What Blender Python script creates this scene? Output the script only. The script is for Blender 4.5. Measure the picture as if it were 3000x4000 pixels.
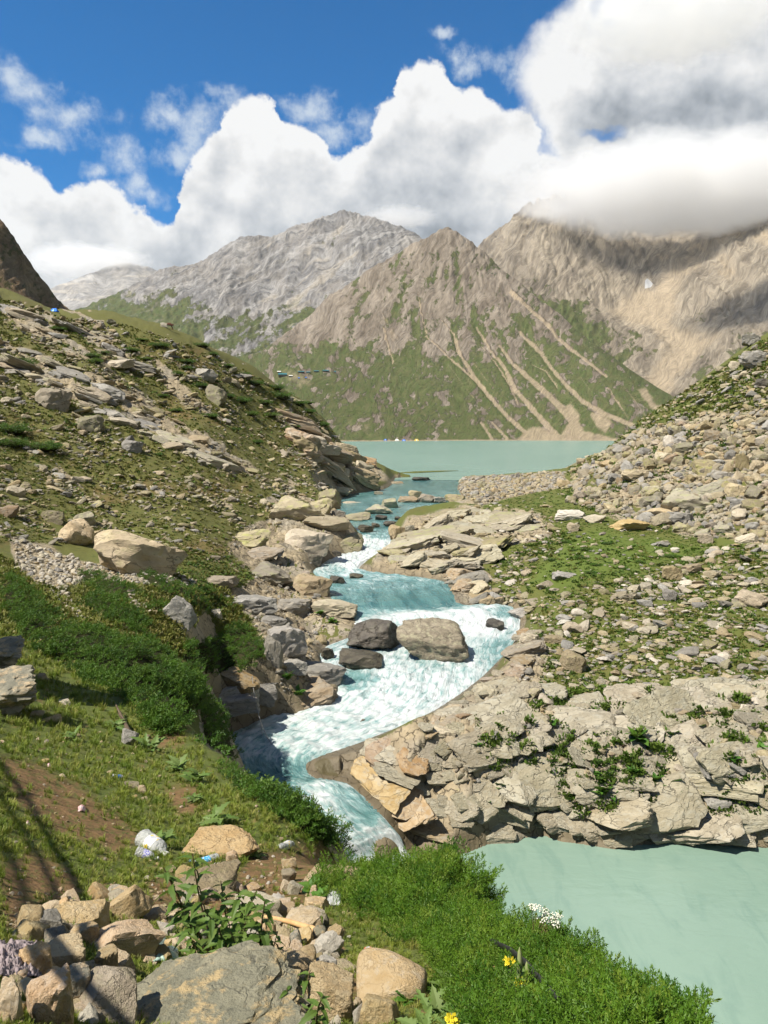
import bpy, bmesh, math, random, os
import numpy as np
from mathutils import Vector, Matrix, Euler

for o in list(bpy.data.objects):
    bpy.data.objects.remove(o, do_unlink=True)

S = bpy.context.scene
COL = S.collection
rng = np.random.default_rng(7)
random.seed(7)

# ------------------------------------------------------------------ camera
PITCH = math.radians(6.09)          # looking slightly down
FPX, CX, CY = 3000.0, 1500.0, 2000.0  # photograph is 3000 x 4000
cam_d = bpy.data.cameras.new('camera')
cam_d.sensor_fit = 'VERTICAL'
cam_d.sensor_height = 24.0
cam_d.lens = 18.0
cam_d.clip_start = 0.05
cam_d.clip_end = 60000.0
cam = bpy.data.objects.new('camera', cam_d)
COL.objects.link(cam)
cam.location = (0, 0, 0)
cam.rotation_euler = (math.radians(90) - PITCH, 0, 0)
S.camera = cam

# ------------------------------------------------------------------ light
SUN_DIR = Vector((-0.56, -0.33, 0.93)).normalized()      # towards the sun
SUN_EL = math.asin(SUN_DIR.z)
SUN_AZ = math.atan2(SUN_DIR.x, SUN_DIR.y)
sun_d = bpy.data.lights.new('sun', 'SUN')
sun_d.energy = 2.25
sun_d.angle = math.radians(0.53)
sun_d.color = (1.0, 0.93, 0.80)
sun = bpy.data.objects.new('sun', sun_d)
COL.objects.link(sun)
sun.rotation_euler = SUN_DIR.to_track_quat('Z', 'Y').to_euler()

S.view_settings.view_transform = 'Standard'
S.view_settings.look = 'None'
S.view_settings.gamma = 1.0
S.view_settings.exposure = 1.95
S.view_settings.use_curve_mapping = False
S.render.engine = 'CYCLES'
cy = S.cycles
cy.use_denoising = True
cy.use_adaptive_sampling = True
cy.adaptive_threshold = 0.02
cy.max_bounces = 6
cy.diffuse_bounces = 2
cy.glossy_bounces = 2
cy.transmission_bounces = 4
cy.volume_bounces = 1
cy.transparent_max_bounces = 8
cy.caustics_reflective = False
cy.caustics_refractive = False
cy.sample_clamp_indirect = 6.0

# ------------------------------------------------------------------ picture <-> place
_cp, _sp = math.cos(PITCH), math.sin(PITCH)

def ray(px, py):
    a = (np.asarray(px, float) - CX) / FPX
    b = -(np.asarray(py, float) - CY) / FPX
    return np.stack([a, _cp + b * _sp, -_sp + b * _cp], -1)

def P(px, py, D):
    d = ray(px, py)
    h = np.hypot(d[..., 0], d[..., 1])
    return d * (np.asarray(D, float) / h)[..., None]

def onz(px, py, z):
    d = ray(px, py)
    return d * (np.asarray(z, float) / d[..., 2])[..., None]

def proj(X):
    X = np.asarray(X, float)
    f = X[..., 1] * _cp - X[..., 2] * _sp
    u = X[..., 1] * _sp + X[..., 2] * _cp
    f = np.where(f < 1e-3, 1e-3, f)
    return CX + FPX * X[..., 0] / f, CY - FPX * u / f

# ------------------------------------------------------------------ noise
def _h(ix, iy, s):
    with np.errstate(over='ignore'):
        h = ix.astype(np.uint32) * np.uint32(374761393) + iy.astype(np.uint32) * np.uint32(668265263) + np.uint32((s * 1442695041 + 12345) & 0xffffffff)
        h = (h ^ (h >> np.uint32(13))) * np.uint32(1274126177)
        h = (h ^ (h >> np.uint32(16))) * np.uint32(2246822519)
        return h ^ (h >> np.uint32(15))

def _r01(ix, iy, s):
    return _h(ix, iy, s).astype(np.float64) / 4294967295.0

def perlin(x, y, s=0):
    x = np.asarray(x, float); y = np.asarray(y, float)
    x0 = np.floor(x); y0 = np.floor(y)
    fx = x - x0; fy = y - y0
    ix = x0.astype(np.int64); iy = y0.astype(np.int64)
    def g(ax, ay, dx, dy):
        a = _r01(ax, ay, s) * 2 * np.pi
        return np.cos(a) * dx + np.sin(a) * dy
    n00 = g(ix, iy, fx, fy); n10 = g(ix + 1, iy, fx - 1, fy)
    n01 = g(ix, iy + 1, fx, fy - 1); n11 = g(ix + 1, iy + 1, fx - 1, fy - 1)
    u = fx * fx * fx * (fx * (fx * 6 - 15) + 10); v = fy * fy * fy * (fy * (fy * 6 - 15) + 10)
    return (n00 * (1 - u) + n10 * u) * (1 - v) + (n01 * (1 - u) + n11 * u) * v

def fbm(x, y, oct=5, s=0, gain=0.5, lac=2.03, ridged=False):
    a = 1.0; t = 0.0; n = 0.0
    for i in range(oct):
        p = perlin(x, y, s + i * 17)
        if ridged:
            p = 1 - 2.2 * np.abs(p)
        t = t + a * p; n += a
        x = x * lac + 13.7; y = y * lac + 7.1; a *= gain
    return t / n

def worley(x, y, s=0, jit=0.9):
    """F1, F2 - F1, id-random, tilt vector of the nearest cell"""
    x = np.asarray(x, float); y = np.asarray(y, float)
    ix = np.floor(x).astype(np.int64); iy = np.floor(y).astype(np.int64)
    f1 = np.full(x.shape, 9.0); f2 = np.full(x.shape, 9.0)
    rid = np.zeros(x.shape); dx1 = np.zeros(x.shape); dy1 = np.zeros(x.shape)
    for j in (-1, 0, 1):
        for i in (-1, 0, 1):
            cx = ix + i; cyy = iy + j
            qx = cx + 0.5 + jit * (_r01(cx, cyy, s) - 0.5)
            qy = cyy + 0.5 + jit * (_r01(cx, cyy, s + 5) - 0.5)
            dx = x - qx; dy = y - qy
            d = np.hypot(dx, dy)
            near = d < f1
            f2 = np.where(near, f1, np.minimum(f2, d))
            rid = np.where(near, _r01(cx, cyy, s + 9), rid)
            dx1 = np.where(near, dx, dx1); dy1 = np.where(near, dy, dy1)
            f1 = np.where(near, d, f1)
    return f1, f2 - f1, rid, dx1, dy1

def vnoise3(p, s=0):
    p = np.asarray(p, float)
    i0 = np.floor(p).astype(np.int64); f = p - i0
    f = f * f * (3 - 2 * f)
    out = 0
    for dz in (0, 1):
        wz = f[..., 2] if dz else 1 - f[..., 2]
        for dy in (0, 1):
            wy = f[..., 1] if dy else 1 - f[..., 1]
            for dx in (0, 1):
                wx = f[..., 0] if dx else 1 - f[..., 0]
                out = out + wx * wy * wz * _r01(i0[..., 0] + dx, i0[..., 1] + dy, s + (i0[..., 2] + dz) * 131)
    return out * 2 - 1

def _h3fix():
    pass

def sstep(a, b, x):
    t = np.clip((np.asarray(x, float) - a) / (b - a), 0, 1)
    return t * t * (3 - 2 * t)

def lerp(a, b, t):
    return a + (b - a) * t

# ------------------------------------------------------------------ thin plate spline through control points
class TPS:
    def __init__(self, pts, val, lam=1e-4):
        self.p = np.asarray(pts, float); v = np.asarray(val, float)
        n = len(v)
        K = self._k(self.p)
        K[np.arange(n), np.arange(n)] += lam
        Q = np.c_[np.ones(n), self.p]
        A = np.zeros((n + 3, n + 3)); A[:n, :n] = K; A[:n, n:] = Q; A[n:, :n] = Q.T
        w = np.linalg.solve(A, np.r_[v, np.zeros(3)])
        self.w = w[:n]; self.c = w[n:]
    def _k(self, q):
        d2 = ((q[:, None, :] - self.p[None]) ** 2).sum(-1)
        return 0.5 * d2 * np.log(d2 + 1e-12)
    def __call__(self, q):
        q = np.asarray(q, float); sh = q.shape[:-1]; q = q.reshape(-1, 2)
        out = np.empty(len(q))
        for i in range(0, len(q), 40000):
            c = q[i:i + 40000]
            out[i:i + 40000] = self._k(c) @ self.w + self.c[0] + c @ self.c[1:]
        return out.reshape(sh)

def in_poly(px, py, poly):
    poly = np.asarray(poly, float)
    px = np.asarray(px, float); py = np.asarray(py, float)
    ins = np.zeros(px.shape, bool)
    x0, y0 = poly[-1]
    for x1, y1 in poly:
        c = ((y1 > py) != (y0 > py))
        with np.errstate(divide='ignore', invalid='ignore'):
            xx = (x0 - x1) * (py - y1) / (y0 - y1) + x1
        ins ^= c & (px < xx)
        x0, y0 = x1, y1
    return ins

def seg_dist(px, py, line, closed=False):
    """distance to a polyline; also fractional index along it"""
    line = np.asarray(line, float)
    best = np.full(np.shape(px), 1e9); idx = np.zeros(np.shape(px))
    n = len(line)
    for i in range(n if closed else n - 1):
        a = line[i]; b = line[(i + 1) % n]
        d = b - a; L2 = max(d @ d, 1e-9)
        t = np.clip(((px - a[0]) * d[0] + (py - a[1]) * d[1]) / L2, 0, 1)
        e = np.hypot(px - a[0] - t * d[0], py - a[1] - t * d[1])
        m = e < best
        best = np.where(m, e, best); idx = np.where(m, i + t, idx)
    return best, idx

# ------------------------------------------------------------------ object helpers
def tag(o, label=None, cat=None, group=None, kind=None):
    if label: o['label'] = label
    if cat: o['category'] = cat
    if group: o['group'] = group
    if kind: o['kind'] = kind
    return o

def mesh_np(name, co, faces, mat=None, smooth=True, attrs=None):
    co = np.asarray(co, np.float32); faces = np.asarray(faces, np.int32)
    me = bpy.data.meshes.new(name)
    k = faces.shape[1]
    me.vertices.add(len(co)); me.vertices.foreach_set('co', co.ravel())
    me.loops.add(faces.size); me.loops.foreach_set('vertex_index', faces.ravel())
    me.polygons.add(len(faces))
    me.polygons.foreach_set('loop_start', np.arange(0, faces.size, k, dtype=np.int32))
    me.polygons.foreach_set('use_smooth', np.full(len(faces), smooth))
    me.update(calc_edges=True)
    if attrs:
        for n, a in attrs.items():
            a = np.asarray(a, np.float32)
            if a.ndim == 1:
                at = me.attributes.new(n, 'FLOAT', 'POINT'); at.data.foreach_set('value', a)
            elif a.shape[1] == 3:
                at = me.attributes.new(n, 'FLOAT_VECTOR', 'POINT'); at.data.foreach_set('vector', a.ravel())
            else:
                at = me.attributes.new(n, 'FLOAT_COLOR', 'POINT'); at.data.foreach_set('color', a.ravel())
    if mat: me.materials.append(mat)
    return me

def link(name, data, parent=None, loc=None, rot=None, scale=None):
    o = bpy.data.objects.new(name, data)
    COL.objects.link(o)
    if parent: o.parent = parent
    if loc is not None: o.location = loc
    if rot is not None: o.rotation_euler = rot
    if scale is not None: o.scale = scale
    return o

def grid_faces(n, m):
    i = np.arange(n - 1)[:, None] * m + np.arange(m - 1)[None]
    i = i.ravel()
    return np.stack([i, i + 1, i + m + 1, i + m], -1)

# ------------------------------------------------------------------ node helper
class NT:
    def __init__(self, tree):
        self.t = tree; tree.nodes.clear()
    def n(self, kind, ins=None, **props):
        nd = self.t.nodes.new(kind)
        for k, v in props.items(): setattr(nd, k, v)
        if ins:
            for k, v in ins.items(): self.set(nd, k, v)
        return nd
    def set(self, nd, k, v):
        s = nd.inputs[k]
        if isinstance(v, bpy.types.NodeSocket): self.t.links.new(v, s)
        elif isinstance(v, bpy.types.Node): self.t.links.new(v.outputs[0], s)
        else:
            if hasattr(s, 'default_value'):
                try: s.default_value = v
                except Exception:
                    if isinstance(v, (tuple, list)) and len(v) == 3: s.default_value = (*v, 1.0)
                    else: s.default_value = [v] * len(s.default_value)
    def m(self, op, a, b=0.0, c=None, clamp=False):
        nd = self.n('ShaderNodeMath', {0: a, 1: b}, operation=op, use_clamp=clamp)
        if c is not None: self.set(nd, 2, c)
        return nd.outputs[0]
    def v(self, op, a, b=None, s=None):
        nd = self.n('ShaderNodeVectorMath', {0: a}, operation=op)
        if b is not None: self.set(nd, 1, b)
        if s is not None: self.set(nd, 'Scale', s)
        return nd.outputs['Value'] if op in ('DOT_PRODUCT', 'LENGTH', 'DISTANCE') else nd.outputs[0]
    def mix(self, f, a, b, blend='MIX'):
        nd = self.t.nodes.new('ShaderNodeMix'); nd.data_type = 'RGBA'; nd.blend_type = blend
        self.set(nd, 0, f); self.set(nd, 6, a); self.set(nd, 7, b)
        return nd.outputs[2]
    def fmix(self, f, a, b):
        nd = self.t.nodes.new('ShaderNodeMix'); nd.data_type = 'FLOAT'
        self.set(nd, 0, f); self.set(nd, 2, a); self.set(nd, 3, b)
        return nd.outputs[0]
    def noise(self, vec, scale, detail=4, rough=0.55, dist=0.0, out=0, **kw):
        nd = self.n('ShaderNodeTexNoise', {'Scale': scale, 'Detail': detail, 'Roughness': rough, 'Distortion': dist}, **kw)
        if vec is not None: self.set(nd, 'Vector', vec)
        return nd.outputs[out]
    def smooth(self, x, a, b, lo=0.0, hi=1.0):
        nd = self.n('ShaderNodeMapRange', {'Value': x, 'From Min': a, 'From Max': b, 'To Min': lo, 'To Max': hi}, interpolation_type='SMOOTHSTEP')
        return nd.outputs[0]
    def lin(self, x, a, b, lo=0.0, hi=1.0):
        nd = self.n('ShaderNodeMapRange', {'Value': x, 'From Min': a, 'From Max': b, 'To Min': lo, 'To Max': hi})
        return nd.outputs[0]
    def attr(self, name, kind='GEOMETRY'):
        return self.n('ShaderNodeAttribute', attribute_name=name, attribute_type=kind)
    def ramp(self, f, stops):
        nd = self.n('ShaderNodeValToRGB', {0: f})
        e = nd.color_ramp.elements
        while len(e) < len(stops): e.new(0.5)
        for k, (p, c) in zip(e, stops): k.position = p; k.color = (*c, 1)
        return nd.outputs[0]

def material(name):
    m = bpy.data.materials.new(name); m.use_nodes = True
    nt = NT(m.node_tree)
    out = nt.n('ShaderNodeOutputMaterial')
    b = nt.n('ShaderNodeBsdfPrincipled')
    nt.t.links.new(b.outputs[0], out.inputs[0])
    return m, nt, b, out
# ------------------------------------------------------------------ sky: clear blue with banks of cumulus (by direction only)
def uv(px, py):
    d = ray(px, py)
    return d[..., 0] / d[..., 1], d[..., 2] / d[..., 1]

def build_world():
    w = bpy.data.worlds.new('World'); S.world = w; w.use_nodes = True
    nt = NT(w.node_tree)
    out = nt.n('ShaderNodeOutputWorld')
    bg = nt.n('ShaderNodeBackground', {'Strength': 1.0})
    nt.t.links.new(bg.outputs[0], out.inputs[0])
    sky = nt.n('ShaderNodeTexSky', sky_type='NISHITA', sun_disc=False)
    sky.sun_elevation = SUN_EL; sky.sun_rotation = SUN_AZ
    sky.altitude = 3600; sky.air_density = 1.0; sky.dust_density = 0.1; sky.ozone_density = 3.0
    hs = nt.n('ShaderNodeHueSaturation', {'Hue': 0.497, 'Saturation': 2.35, 'Value': 0.86, 'Color': sky})
    blue = nt.v('SCALE', hs.outputs[0], s=0.05)
    g = nt.n('ShaderNodeTexCoord').outputs['Generated']
    sep = nt.n('ShaderNodeSeparateXYZ', {0: g})
    ya = nt.m('MAXIMUM', nt.m('ABSOLUTE', sep.outputs[1]), 0.02)
    u = nt.m('DIVIDE', sep.outputs[0], ya)
    v = nt.m('DIVIDE', sep.outputs[2], ya)
    # billowing edge: warp the direction by several sizes of noise
    w1 = nt.noise(g, 9.0, 1, 0.5, out=1)
    w2 = nt.noise(g, 30.0, 6, 0.62, out=1)
    wv = nt.v('ADD', nt.v('SCALE', nt.v('SUBTRACT', w1, (0.5, 0.5, 0.5)), s=0.055),
              nt.v('SCALE', nt.v('SUBTRACT', w2, (0.5, 0.5, 0.5)), s=0.046))
    p0 = nt.n('ShaderNodeCombineXYZ', {0: u, 1: v}).outputs[0]
    p = nt.v('ADD', p0, wv)
    ps = nt.n('ShaderNodeSeparateXYZ', {0: p})
    up, vp = ps.outputs[0], ps.outputs[1]
    def curve(x, x0, x1, y0, y1, pts):
        fc = nt.n('ShaderNodeFloatCurve', {'Value': nt.lin(x, x0, x1)})
        c = fc.mapping.curves[0]
        pts = sorted(((a - x0) / (x1 - x0), (b - y0) / (y1 - y0)) for a, b in pts)
        while len(c.points) < len(pts): c.points.new(0.5, 0.5)
        for q, (a, b) in zip(c.points, pts):
            q.location = (min(max(a, 0), 1), min(max(b, 0), 1)); q.handle_type = 'AUTO'
        fc.mapping.update()
        return nt.lin(fc.outputs[0], 0, 1, y0, y1)
    def top(pts):
        a, b = uv(np.array([q[0] for q in pts]), np.array([q[1] for q in pts]))
        return curve(up, -0.62, 0.62, -0.1, 0.75, list(zip(a, b)))
    def blob(px, py, rx, ry, coord=None):
        a, b = uv(np.array(px), np.array(py))
        d = nt.v('MULTIPLY', nt.v('SUBTRACT', coord or p, (float(a), float(b), 0)), (FPX / rx, FPX / ry, 0))
        return nt.m('MULTIPLY_ADD', nt.v('LENGTH', d), -1.0, 1.0)
    def blobs(lst, coord=None):
        r = None
        for b in lst:
            k = blob(*b[:4], coord=coord)
            r = k if r is None else nt.m('MAXIMUM', r, k)
        return r
    def bsum(lst, coord=None):
        r = None
        for b in lst:
            k = nt.m('MULTIPLY', nt.smooth(blob(*b[:4], coord=coord), 0, 1), b[4])
            r = k if r is None else nt.m('ADD', r, k)
        return r
    # the main bank, its top line read off the photograph
    d_main = nt.m('SUBTRACT', top([(-300, 560), (-100, 600), (40, 585), (100, 640), (190, 690), (260, 740), (330, 685), (410, 690), (470, 745), (540, 800), (600, 850), (640, 835),
        (680, 730), (760, 610), (850, 520), (900, 420), (975, 365), (1050, 380), (1090, 470), (1170, 480), (1250, 540), (1300, 600), (1390, 540), (1460, 450), (1520, 400), (1545, 280), (1600, 250),
        (1660, 215), (1740, 265), (1790, 345), (1850, 335), (1920, 410), (2040, 420), (2110, 500), (2160, 575), (2260, 570), (2320, 530), (2420, 520), (2470, 485), (2620, 470), (2740, 520), (2850, 520), (3100, 470), (3300, 520)]), vp)
    # the tall mass at the right
    ul = [(2230, -200), (2190, 0), (2110, 60), (2060, 130), (2020, 220), (2000, 330), (2010, 400), (2080, 520), (2140, 610), (2200, 700)]
    a, b = uv(np.array([q[0] for q in ul]), np.array([q[1] for q in ul]))
    d_right = nt.m('SUBTRACT', up, curve(vp, -0.1, 0.75, -0.62, 0.62, list(zip(b, a))))
    m_right = nt.smooth(d_right, -0.004, 0.03)
    # holes of blue in it
    hole = nt.smooth(blobs([(2330, 45, 45, 40), (2395, 90, 40, 35), (2350, 505, 130, 45)]), 0.15, 0.85)
    m_right = nt.m('MULTIPLY', m_right, nt.m('SUBTRACT', 1.0, nt.m('MULTIPLY', hole, 0.75)))
    m_main = nt.smooth(d_main, -0.002, 0.009)
    # torn wisps
    w3 = nt.noise(g, 34.0, 5, 0.66, 0.0)
    wisp_list = [(90, 340, 260, 120), (30, 300, 160, 140), (260, 440, 240, 110), (150, 530, 170, 60), (640, 440, 130, 130), (760, 480, 190, 170), (470, 620, 120, 150), (540, 720, 120, 100), (370, 650, 90, 50),
                 (870, 385, 110, 80), (1215, 420, 170, 100), (1300, 500, 200, 120), (1715, 115, 50, 50), (1770, 200, 70, 70), (1960, 215, 130, 90), (2050, 280, 120, 100), (1820, 250, 90, 80), (700, 610, 150, 100)]
    wz = nt.m('ADD', blobs(wisp_list), nt.m('MULTIPLY', nt.m('SUBTRACT', w3, 0.5), 2.0))
    m_wisp = nt.m('MULTIPLY', nt.smooth(wz, 0.15, 1.25), 0.85)
    # relief: brighter where the billow faces the sun (upper left), grey where it turns away
    off = (-0.016, -0.010, 0.022)
    r1a = nt.noise(g, 11.0, 5, 0.56); r1b = nt.noise(nt.v('ADD', g, off), 11.0, 5, 0.56)
    r2 = nt.noise(g, 4.0, 1, 0.5)
    rel = nt.m('MULTIPLY', nt.m('SUBTRACT', r1a, r1b), 1.3)
    # how bright the cloud stands, row by row (photograph rows, left to right)
    rows = [(60, [(2000, .9), (2250, .92), (2500, .78), (2750, .80), (2900, .92), (3050, .86)]),
            (300, [(0, .9), (1650, .95), (2100, .95), (2250, .90), (2400, .74), (2600, .76), (2750, .70), (3000, .76)]),
            (450, [(0, .9), (980, .97), (1500, .92), (1700, .80), (1860, .96), (2050, .74), (2250, .48), (2450, .50), (2700, .60), (3000, .64)]),
            (600, [(0, .93), (700, .86), (1000, .95), (1250, .95), (1400, .84), (1600, .72), (1800, .84), (2000, .96), (2150, .84), (2320, .9), (2500, .8), (2700, .70), (3000, .58)]),
            (750, [(100, .94), (300, .93), (500, .9), (800, .86), (1050, .86), (1250, .72), (1500, .66), (1750, .72), (2000, .84), (2250, .78), (2450, .76), (2700, .50), (2850, .40), (3000, .34)]),
            (900, [(0, .9), (250, .9), (500, .84), (800, .76), (1000, .74), (1250, .69), (1500, .66), (1750, .64), (2000, .60), (2300, .48), (2600, .26), (3000, .2)]),
            (1080, [(0, .84), (250, .78), (500, .66), (800, .62), (1500, .58), (1900, .5), (2600, .3)])]
    vs = [float(uv(np.array(1500.), np.array(float(r[0])))[1]) for r in rows]
    acc = None
    for k, (py, pts) in enumerate(rows):
        fc = curve(up, -0.62, 0.62, 0.0, 1.0, [(float(uv(np.array(float(x)), np.array(float(py)))[0]), y) for x, y in pts])
        if acc is None: acc = fc
        else: acc = nt.fmix(nt.smooth(vp, vs[k - 1], vs[k]), acc, fc)
    lum = nt.m('ADD', rel, nt.m('MULTIPLY', acc, .93))
    lum = nt.m('ADD', lum, nt.m('MULTIPLY', nt.m('SUBTRACT', r2, 0.5), 0.12))
    EXPK = 1.0 / 2 ** S.view_settings.exposure
    lum = nt.m('MULTIPLY', lum, EXPK)
    edge_m = nt.smooth(d_main, 0.07, 0.0, 0.0, 0.04)
    lum_m = nt.m('MINIMUM', nt.m('MAXIMUM', nt.m('ADD', lum, edge_m), 0.05), 0.95 * EXPK)
    lum_r = nt.m('MINIMUM', nt.m('MAXIMUM', nt.m('ADD', lum, nt.smooth(d_right, 0.1, 0.0, 0.0, 0.05)), 0.05), 0.93 * EXPK)
    def tint(l):
        return nt.mix(nt.lin(l, 0.3 * EXPK, 0.85 * EXPK), nt.v('MULTIPLY', nt.n('ShaderNodeCombineXYZ', {0: l, 1: l, 2: l}).outputs[0], (0.90, 0.99, 1.10)),
                      nt.v('MULTIPLY', nt.n('ShaderNodeCombineXYZ', {0: l, 1: l, 2: l}).outputs[0], (1.0, 0.995, 0.985)))
    c = nt.mix(m_wisp, blue, (0.70 * EXPK, 0.78 * EXPK, 0.86 * EXPK, 1))
    c = nt.mix(m_right, c, tint(lum_r))
    c = nt.mix(m_main, c, tint(lum_m))
    # below the horizon: dull ground light
    c = nt.mix(nt.smooth(sep.outputs[2], -0.02, -0.10), c, (0.08, 0.085, 0.07, 1))
    nt.set(bg, 'Color', c)
    w.cycles.sampling_method = 'NONE'

build_world()
# ------------------------------------------------------------------ river, lake and pool: where the water stands
Z_LAKE, Z_POOL = -13.0, -21.0
STN = [  # left bank px,py | right bank px,py | water level | foam
    (1545, 1866, 1815, 1856, -13.00, 0.0), (1507, 1908, 1790, 1898, -13.06, .05), (1363, 1931, 1800, 1935, -13.3, .25), (1330, 1961, 1835, 1972, -13.6, .30),
    (1310, 2000, 1740, 2003, -13.8, .30), (1340, 2040, 1562, 2035, -14.0, .25), (1395, 2085, 1522, 2076, -14.2, .4), (1423, 2110, 1528, 2124, -14.45, .9),
    (1400, 2150, 1475, 2172, -14.7, 1.), (1310, 2182, 1400, 2222, -14.9, 1.), (1225, 2235, 1471, 2240, -15.0, .75), (1285, 2290, 1690, 2264, -15.0, .48),
    (1297, 2335, 1745, 2286, -15.05, .36), (1335, 2366, 1770, 2325, -15.22, .22), (1385, 2412, 1800, 2364, -15.75, .30), (1400, 2440, 1990, 2372, -16.0, .95),
    (1400, 2480, 2030, 2430, -16.2, .75), (1270, 2540, 2000, 2520, -16.6, .75), (1260, 2600, 1920, 2610, -16.9, .80), (1310, 2660, 1820, 2695, -17.2, .9),
    (1319, 2715, 1700, 2775, -17.45, .92), (1211, 2775, 1587, 2830, -17.7, .92), (1045, 2812, 1420, 2895, -17.9, .85), (900, 2872, 1247, 2955, -18.15, .8),
    (835, 2940, 1190, 2995, -18.4, .7), (860, 3020, 1230, 3045, -18.6, .6), (950, 3100, 1350, 3065, -18.8, .5), (1060, 3180, 1447, 3150, -19.1, .65),
    (1180, 3260, 1500, 3207, -19.5, .7), (1280, 3330, 1554, 3270, -20.2, .95), (1350, 3390, 1590, 3340, -21.0, 1.), (1450, 3440, 1700, 3385, -21.03, .45)]
STN = np.array(STN)

def catmull(A, n):
    """resample the rows of A with n steps per span"""
    out = []
    m = len(A)
    for i in range(m - 1):
        p0 = A[max(i - 1, 0)]; p1 = A[i]; p2 = A[i + 1]; p3 = A[min(i + 2, m - 1)]
        for t in np.arange(n) / n:
            out.append(0.5 * ((2 * p1) + (p2 - p0) * t + (2 * p0 - 5 * p1 + 4 * p2 - p3) * t * t + (3 * p1 - p0 - 3 * p2 + p3) * t ** 3))
    out.append(A[-1])
    return np.array(out)

_L = onz(STN[:, 0], STN[:, 1], STN[:, 4]); _R = onz(STN[:, 2], STN[:, 3], STN[:, 4])
_rs = catmull(np.c_[_L[:, :2], _R[:, :2]], 8)
_rz = np.interp(np.linspace(0, len(STN) - 1, len(_rs)), np.arange(len(STN)), STN[:, 4])
_rf = np.interp(np.linspace(0, len(STN) - 1, len(_rs)), np.arange(len(STN)), STN[:, 5])
RIV_L, RIV_R, RIV_Z, RIV_F = _rs[:, :2], _rs[:, 2:], _rz, _rf
RIV_POLY = np.r_[RIV_L, RIV_R[::-1]]

POOL_TOP = [(1640, 3372), (1760, 3345), (1830, 3330), (1900, 3300), (1990, 3275), (2130, 3266), (2200, 3290), (2310, 3300), (2400, 3318), (2480, 3300), (2560, 3298), (2650, 3285), (2720, 3278), (2800, 3300), (3000, 3312), (3500, 3330)]
_pt = onz(np.array([p[0] for p in POOL_TOP]), np.array([p[1] for p in POOL_TOP]), Z_POOL)[:, :2]
POOL_POLY = np.r_[_pt, [[30, 26], [30, 6], [14, 9], [6, 16], [0.5, 22], [-1, 28]]]
LAKE_NEAR = [(1440, 1800), (1530, 1845), (1600, 1862), (1760, 1864), (1900, 1858), (2050, 1852), (2188, 1838), (2300, 1780), (2405, 1715)]
_lt = onz(np.array([p[0] for p in LAKE_NEAR]), np.array([p[1] for p in LAKE_NEAR]), Z_LAKE)[:, :2]
LAKE_POLY = np.r_[_lt, [[520, 900], [520, 1500], [-500, 1500], [-300, 500]]]

# ------------------------------------------------------------------ ground: one sheet, polar about the viewpoint
def fwd(px, py):
    d = ray(px, py); return math.atan2(d[0], d[1]), d[2] / math.hypot(d[0], d[1])

CT = []   # (theta, ln r, z / r)
def cp(px, *rows):
    for py, D in rows:
        th, t = fwd(px, py); CT.append((th, math.log(D), t))
def cz(px, *rows):
    th = math.atan((px - CX) / FPX / _cp)
    for z, D in rows: CT.append((th, math.log(D), z / D))

cp(0, (4000, 2.3), (3700, 3.3), (3400, 5.2), (3100, 8.5), (2900, 13), (2830, 16), (2600, 25), (2400, 36), (2150, 58), (1900, 78), (1700, 95), (1500, 115), (1300, 142), (1130, 175))
cz(0, (27, 205), (14, 270), (5, 400))
cp(200, (4000, 2.4), (3700, 3.4), (3400, 5.6), (3100, 9.5), (2850, 17), (2600, 28), (1150 + 65, 180))
cp(400, (4000, 2.5), (3700, 3.6), (3400, 6.0), (3100, 10.5), (2900, 16.5), (2700, 25), (2500, 36), (2300, 49), (2150, 66), (1900, 86), (1700, 103), (1500, 124), (1300, 158), (1222, 180))
cz(400, (19, 215), (2, 300), (-8, 400))
cp(640, (2900, 19), (1900, 90), (1600, 130), (1280, 172)); cz(640, (12, 215), (-10, 300))
cp(800, (4000, 2.6), (3700, 4.0), (3400, 6.6), (3200, 9.8), (3000, 15.5), (2900, 21), (2700, 34), (2600, 40.5), (2500, 46), (2400, 51), (2250, 61), (2100, 75), (1900, 95), (1700, 118), (1500, 146), (1350, 172))
cz(800, (9, 215), (-14, 300), (-16, 400))
cp(835, (2985, 24)); cz(835, (-12.6, 29)); cz(900, (-15.6, 33)); cp(860, (2635, 46.5), (2500, 51)); cp(700, (2800, 27.5), (2600, 37.5), (3000, 14.5))
cp(1000, (3100, 18.0), (2586, 46.5), (2450, 54), (2300, 66), (2150, 80), (2000, 95), (1800, 124), (1600, 155), (1445, 182))
cz(1000, (-18.4, 28), (-18.6, 42), (-8, 230), (-16, 300), (-17, 400))
cp(1100, (4000, 2.6), (3700, 4.0), (3400, 6.8), (3260, 9.3), (3160, 13.0)); cz(1100, (-18.2, 23), (-19.5, 33))
cp(1250, (2700, 49), (2590, 53), (2480, 60), (2390, 66), (2300, 72), (2200, 80), (2100, 90), (2000, 105), (1900, 126), (1800, 150), (1700, 172), (1620, 190)); cz(1250, (-13, 228), (-16.5, 270), (-17, 400))
cp(1330, (3290, 10.8)); cz(1330, (-17.8, 20), (-20.5, 30))
cp(1450, (1950, 128), (1900, 152), (1850, 182), (1800, 214)); cz(1450, (-15.5, 245), (-17, 400))
cp(1350, (2050, 98), (1760, 195))
cp(1500, (4000, 2.5), (3800, 3.3), (3600, 4.6), (3440, 6.3), (3400, 7.4)); cz(1500, (-7.6, 9.3), (-13, 14.5), (-21, 24), (-22, 31))
cz(1530, (-14, 228), (-17, 300), (-17, 400))
cp(1600, (3190, 37.6), (3080, 37.8)); 
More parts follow.
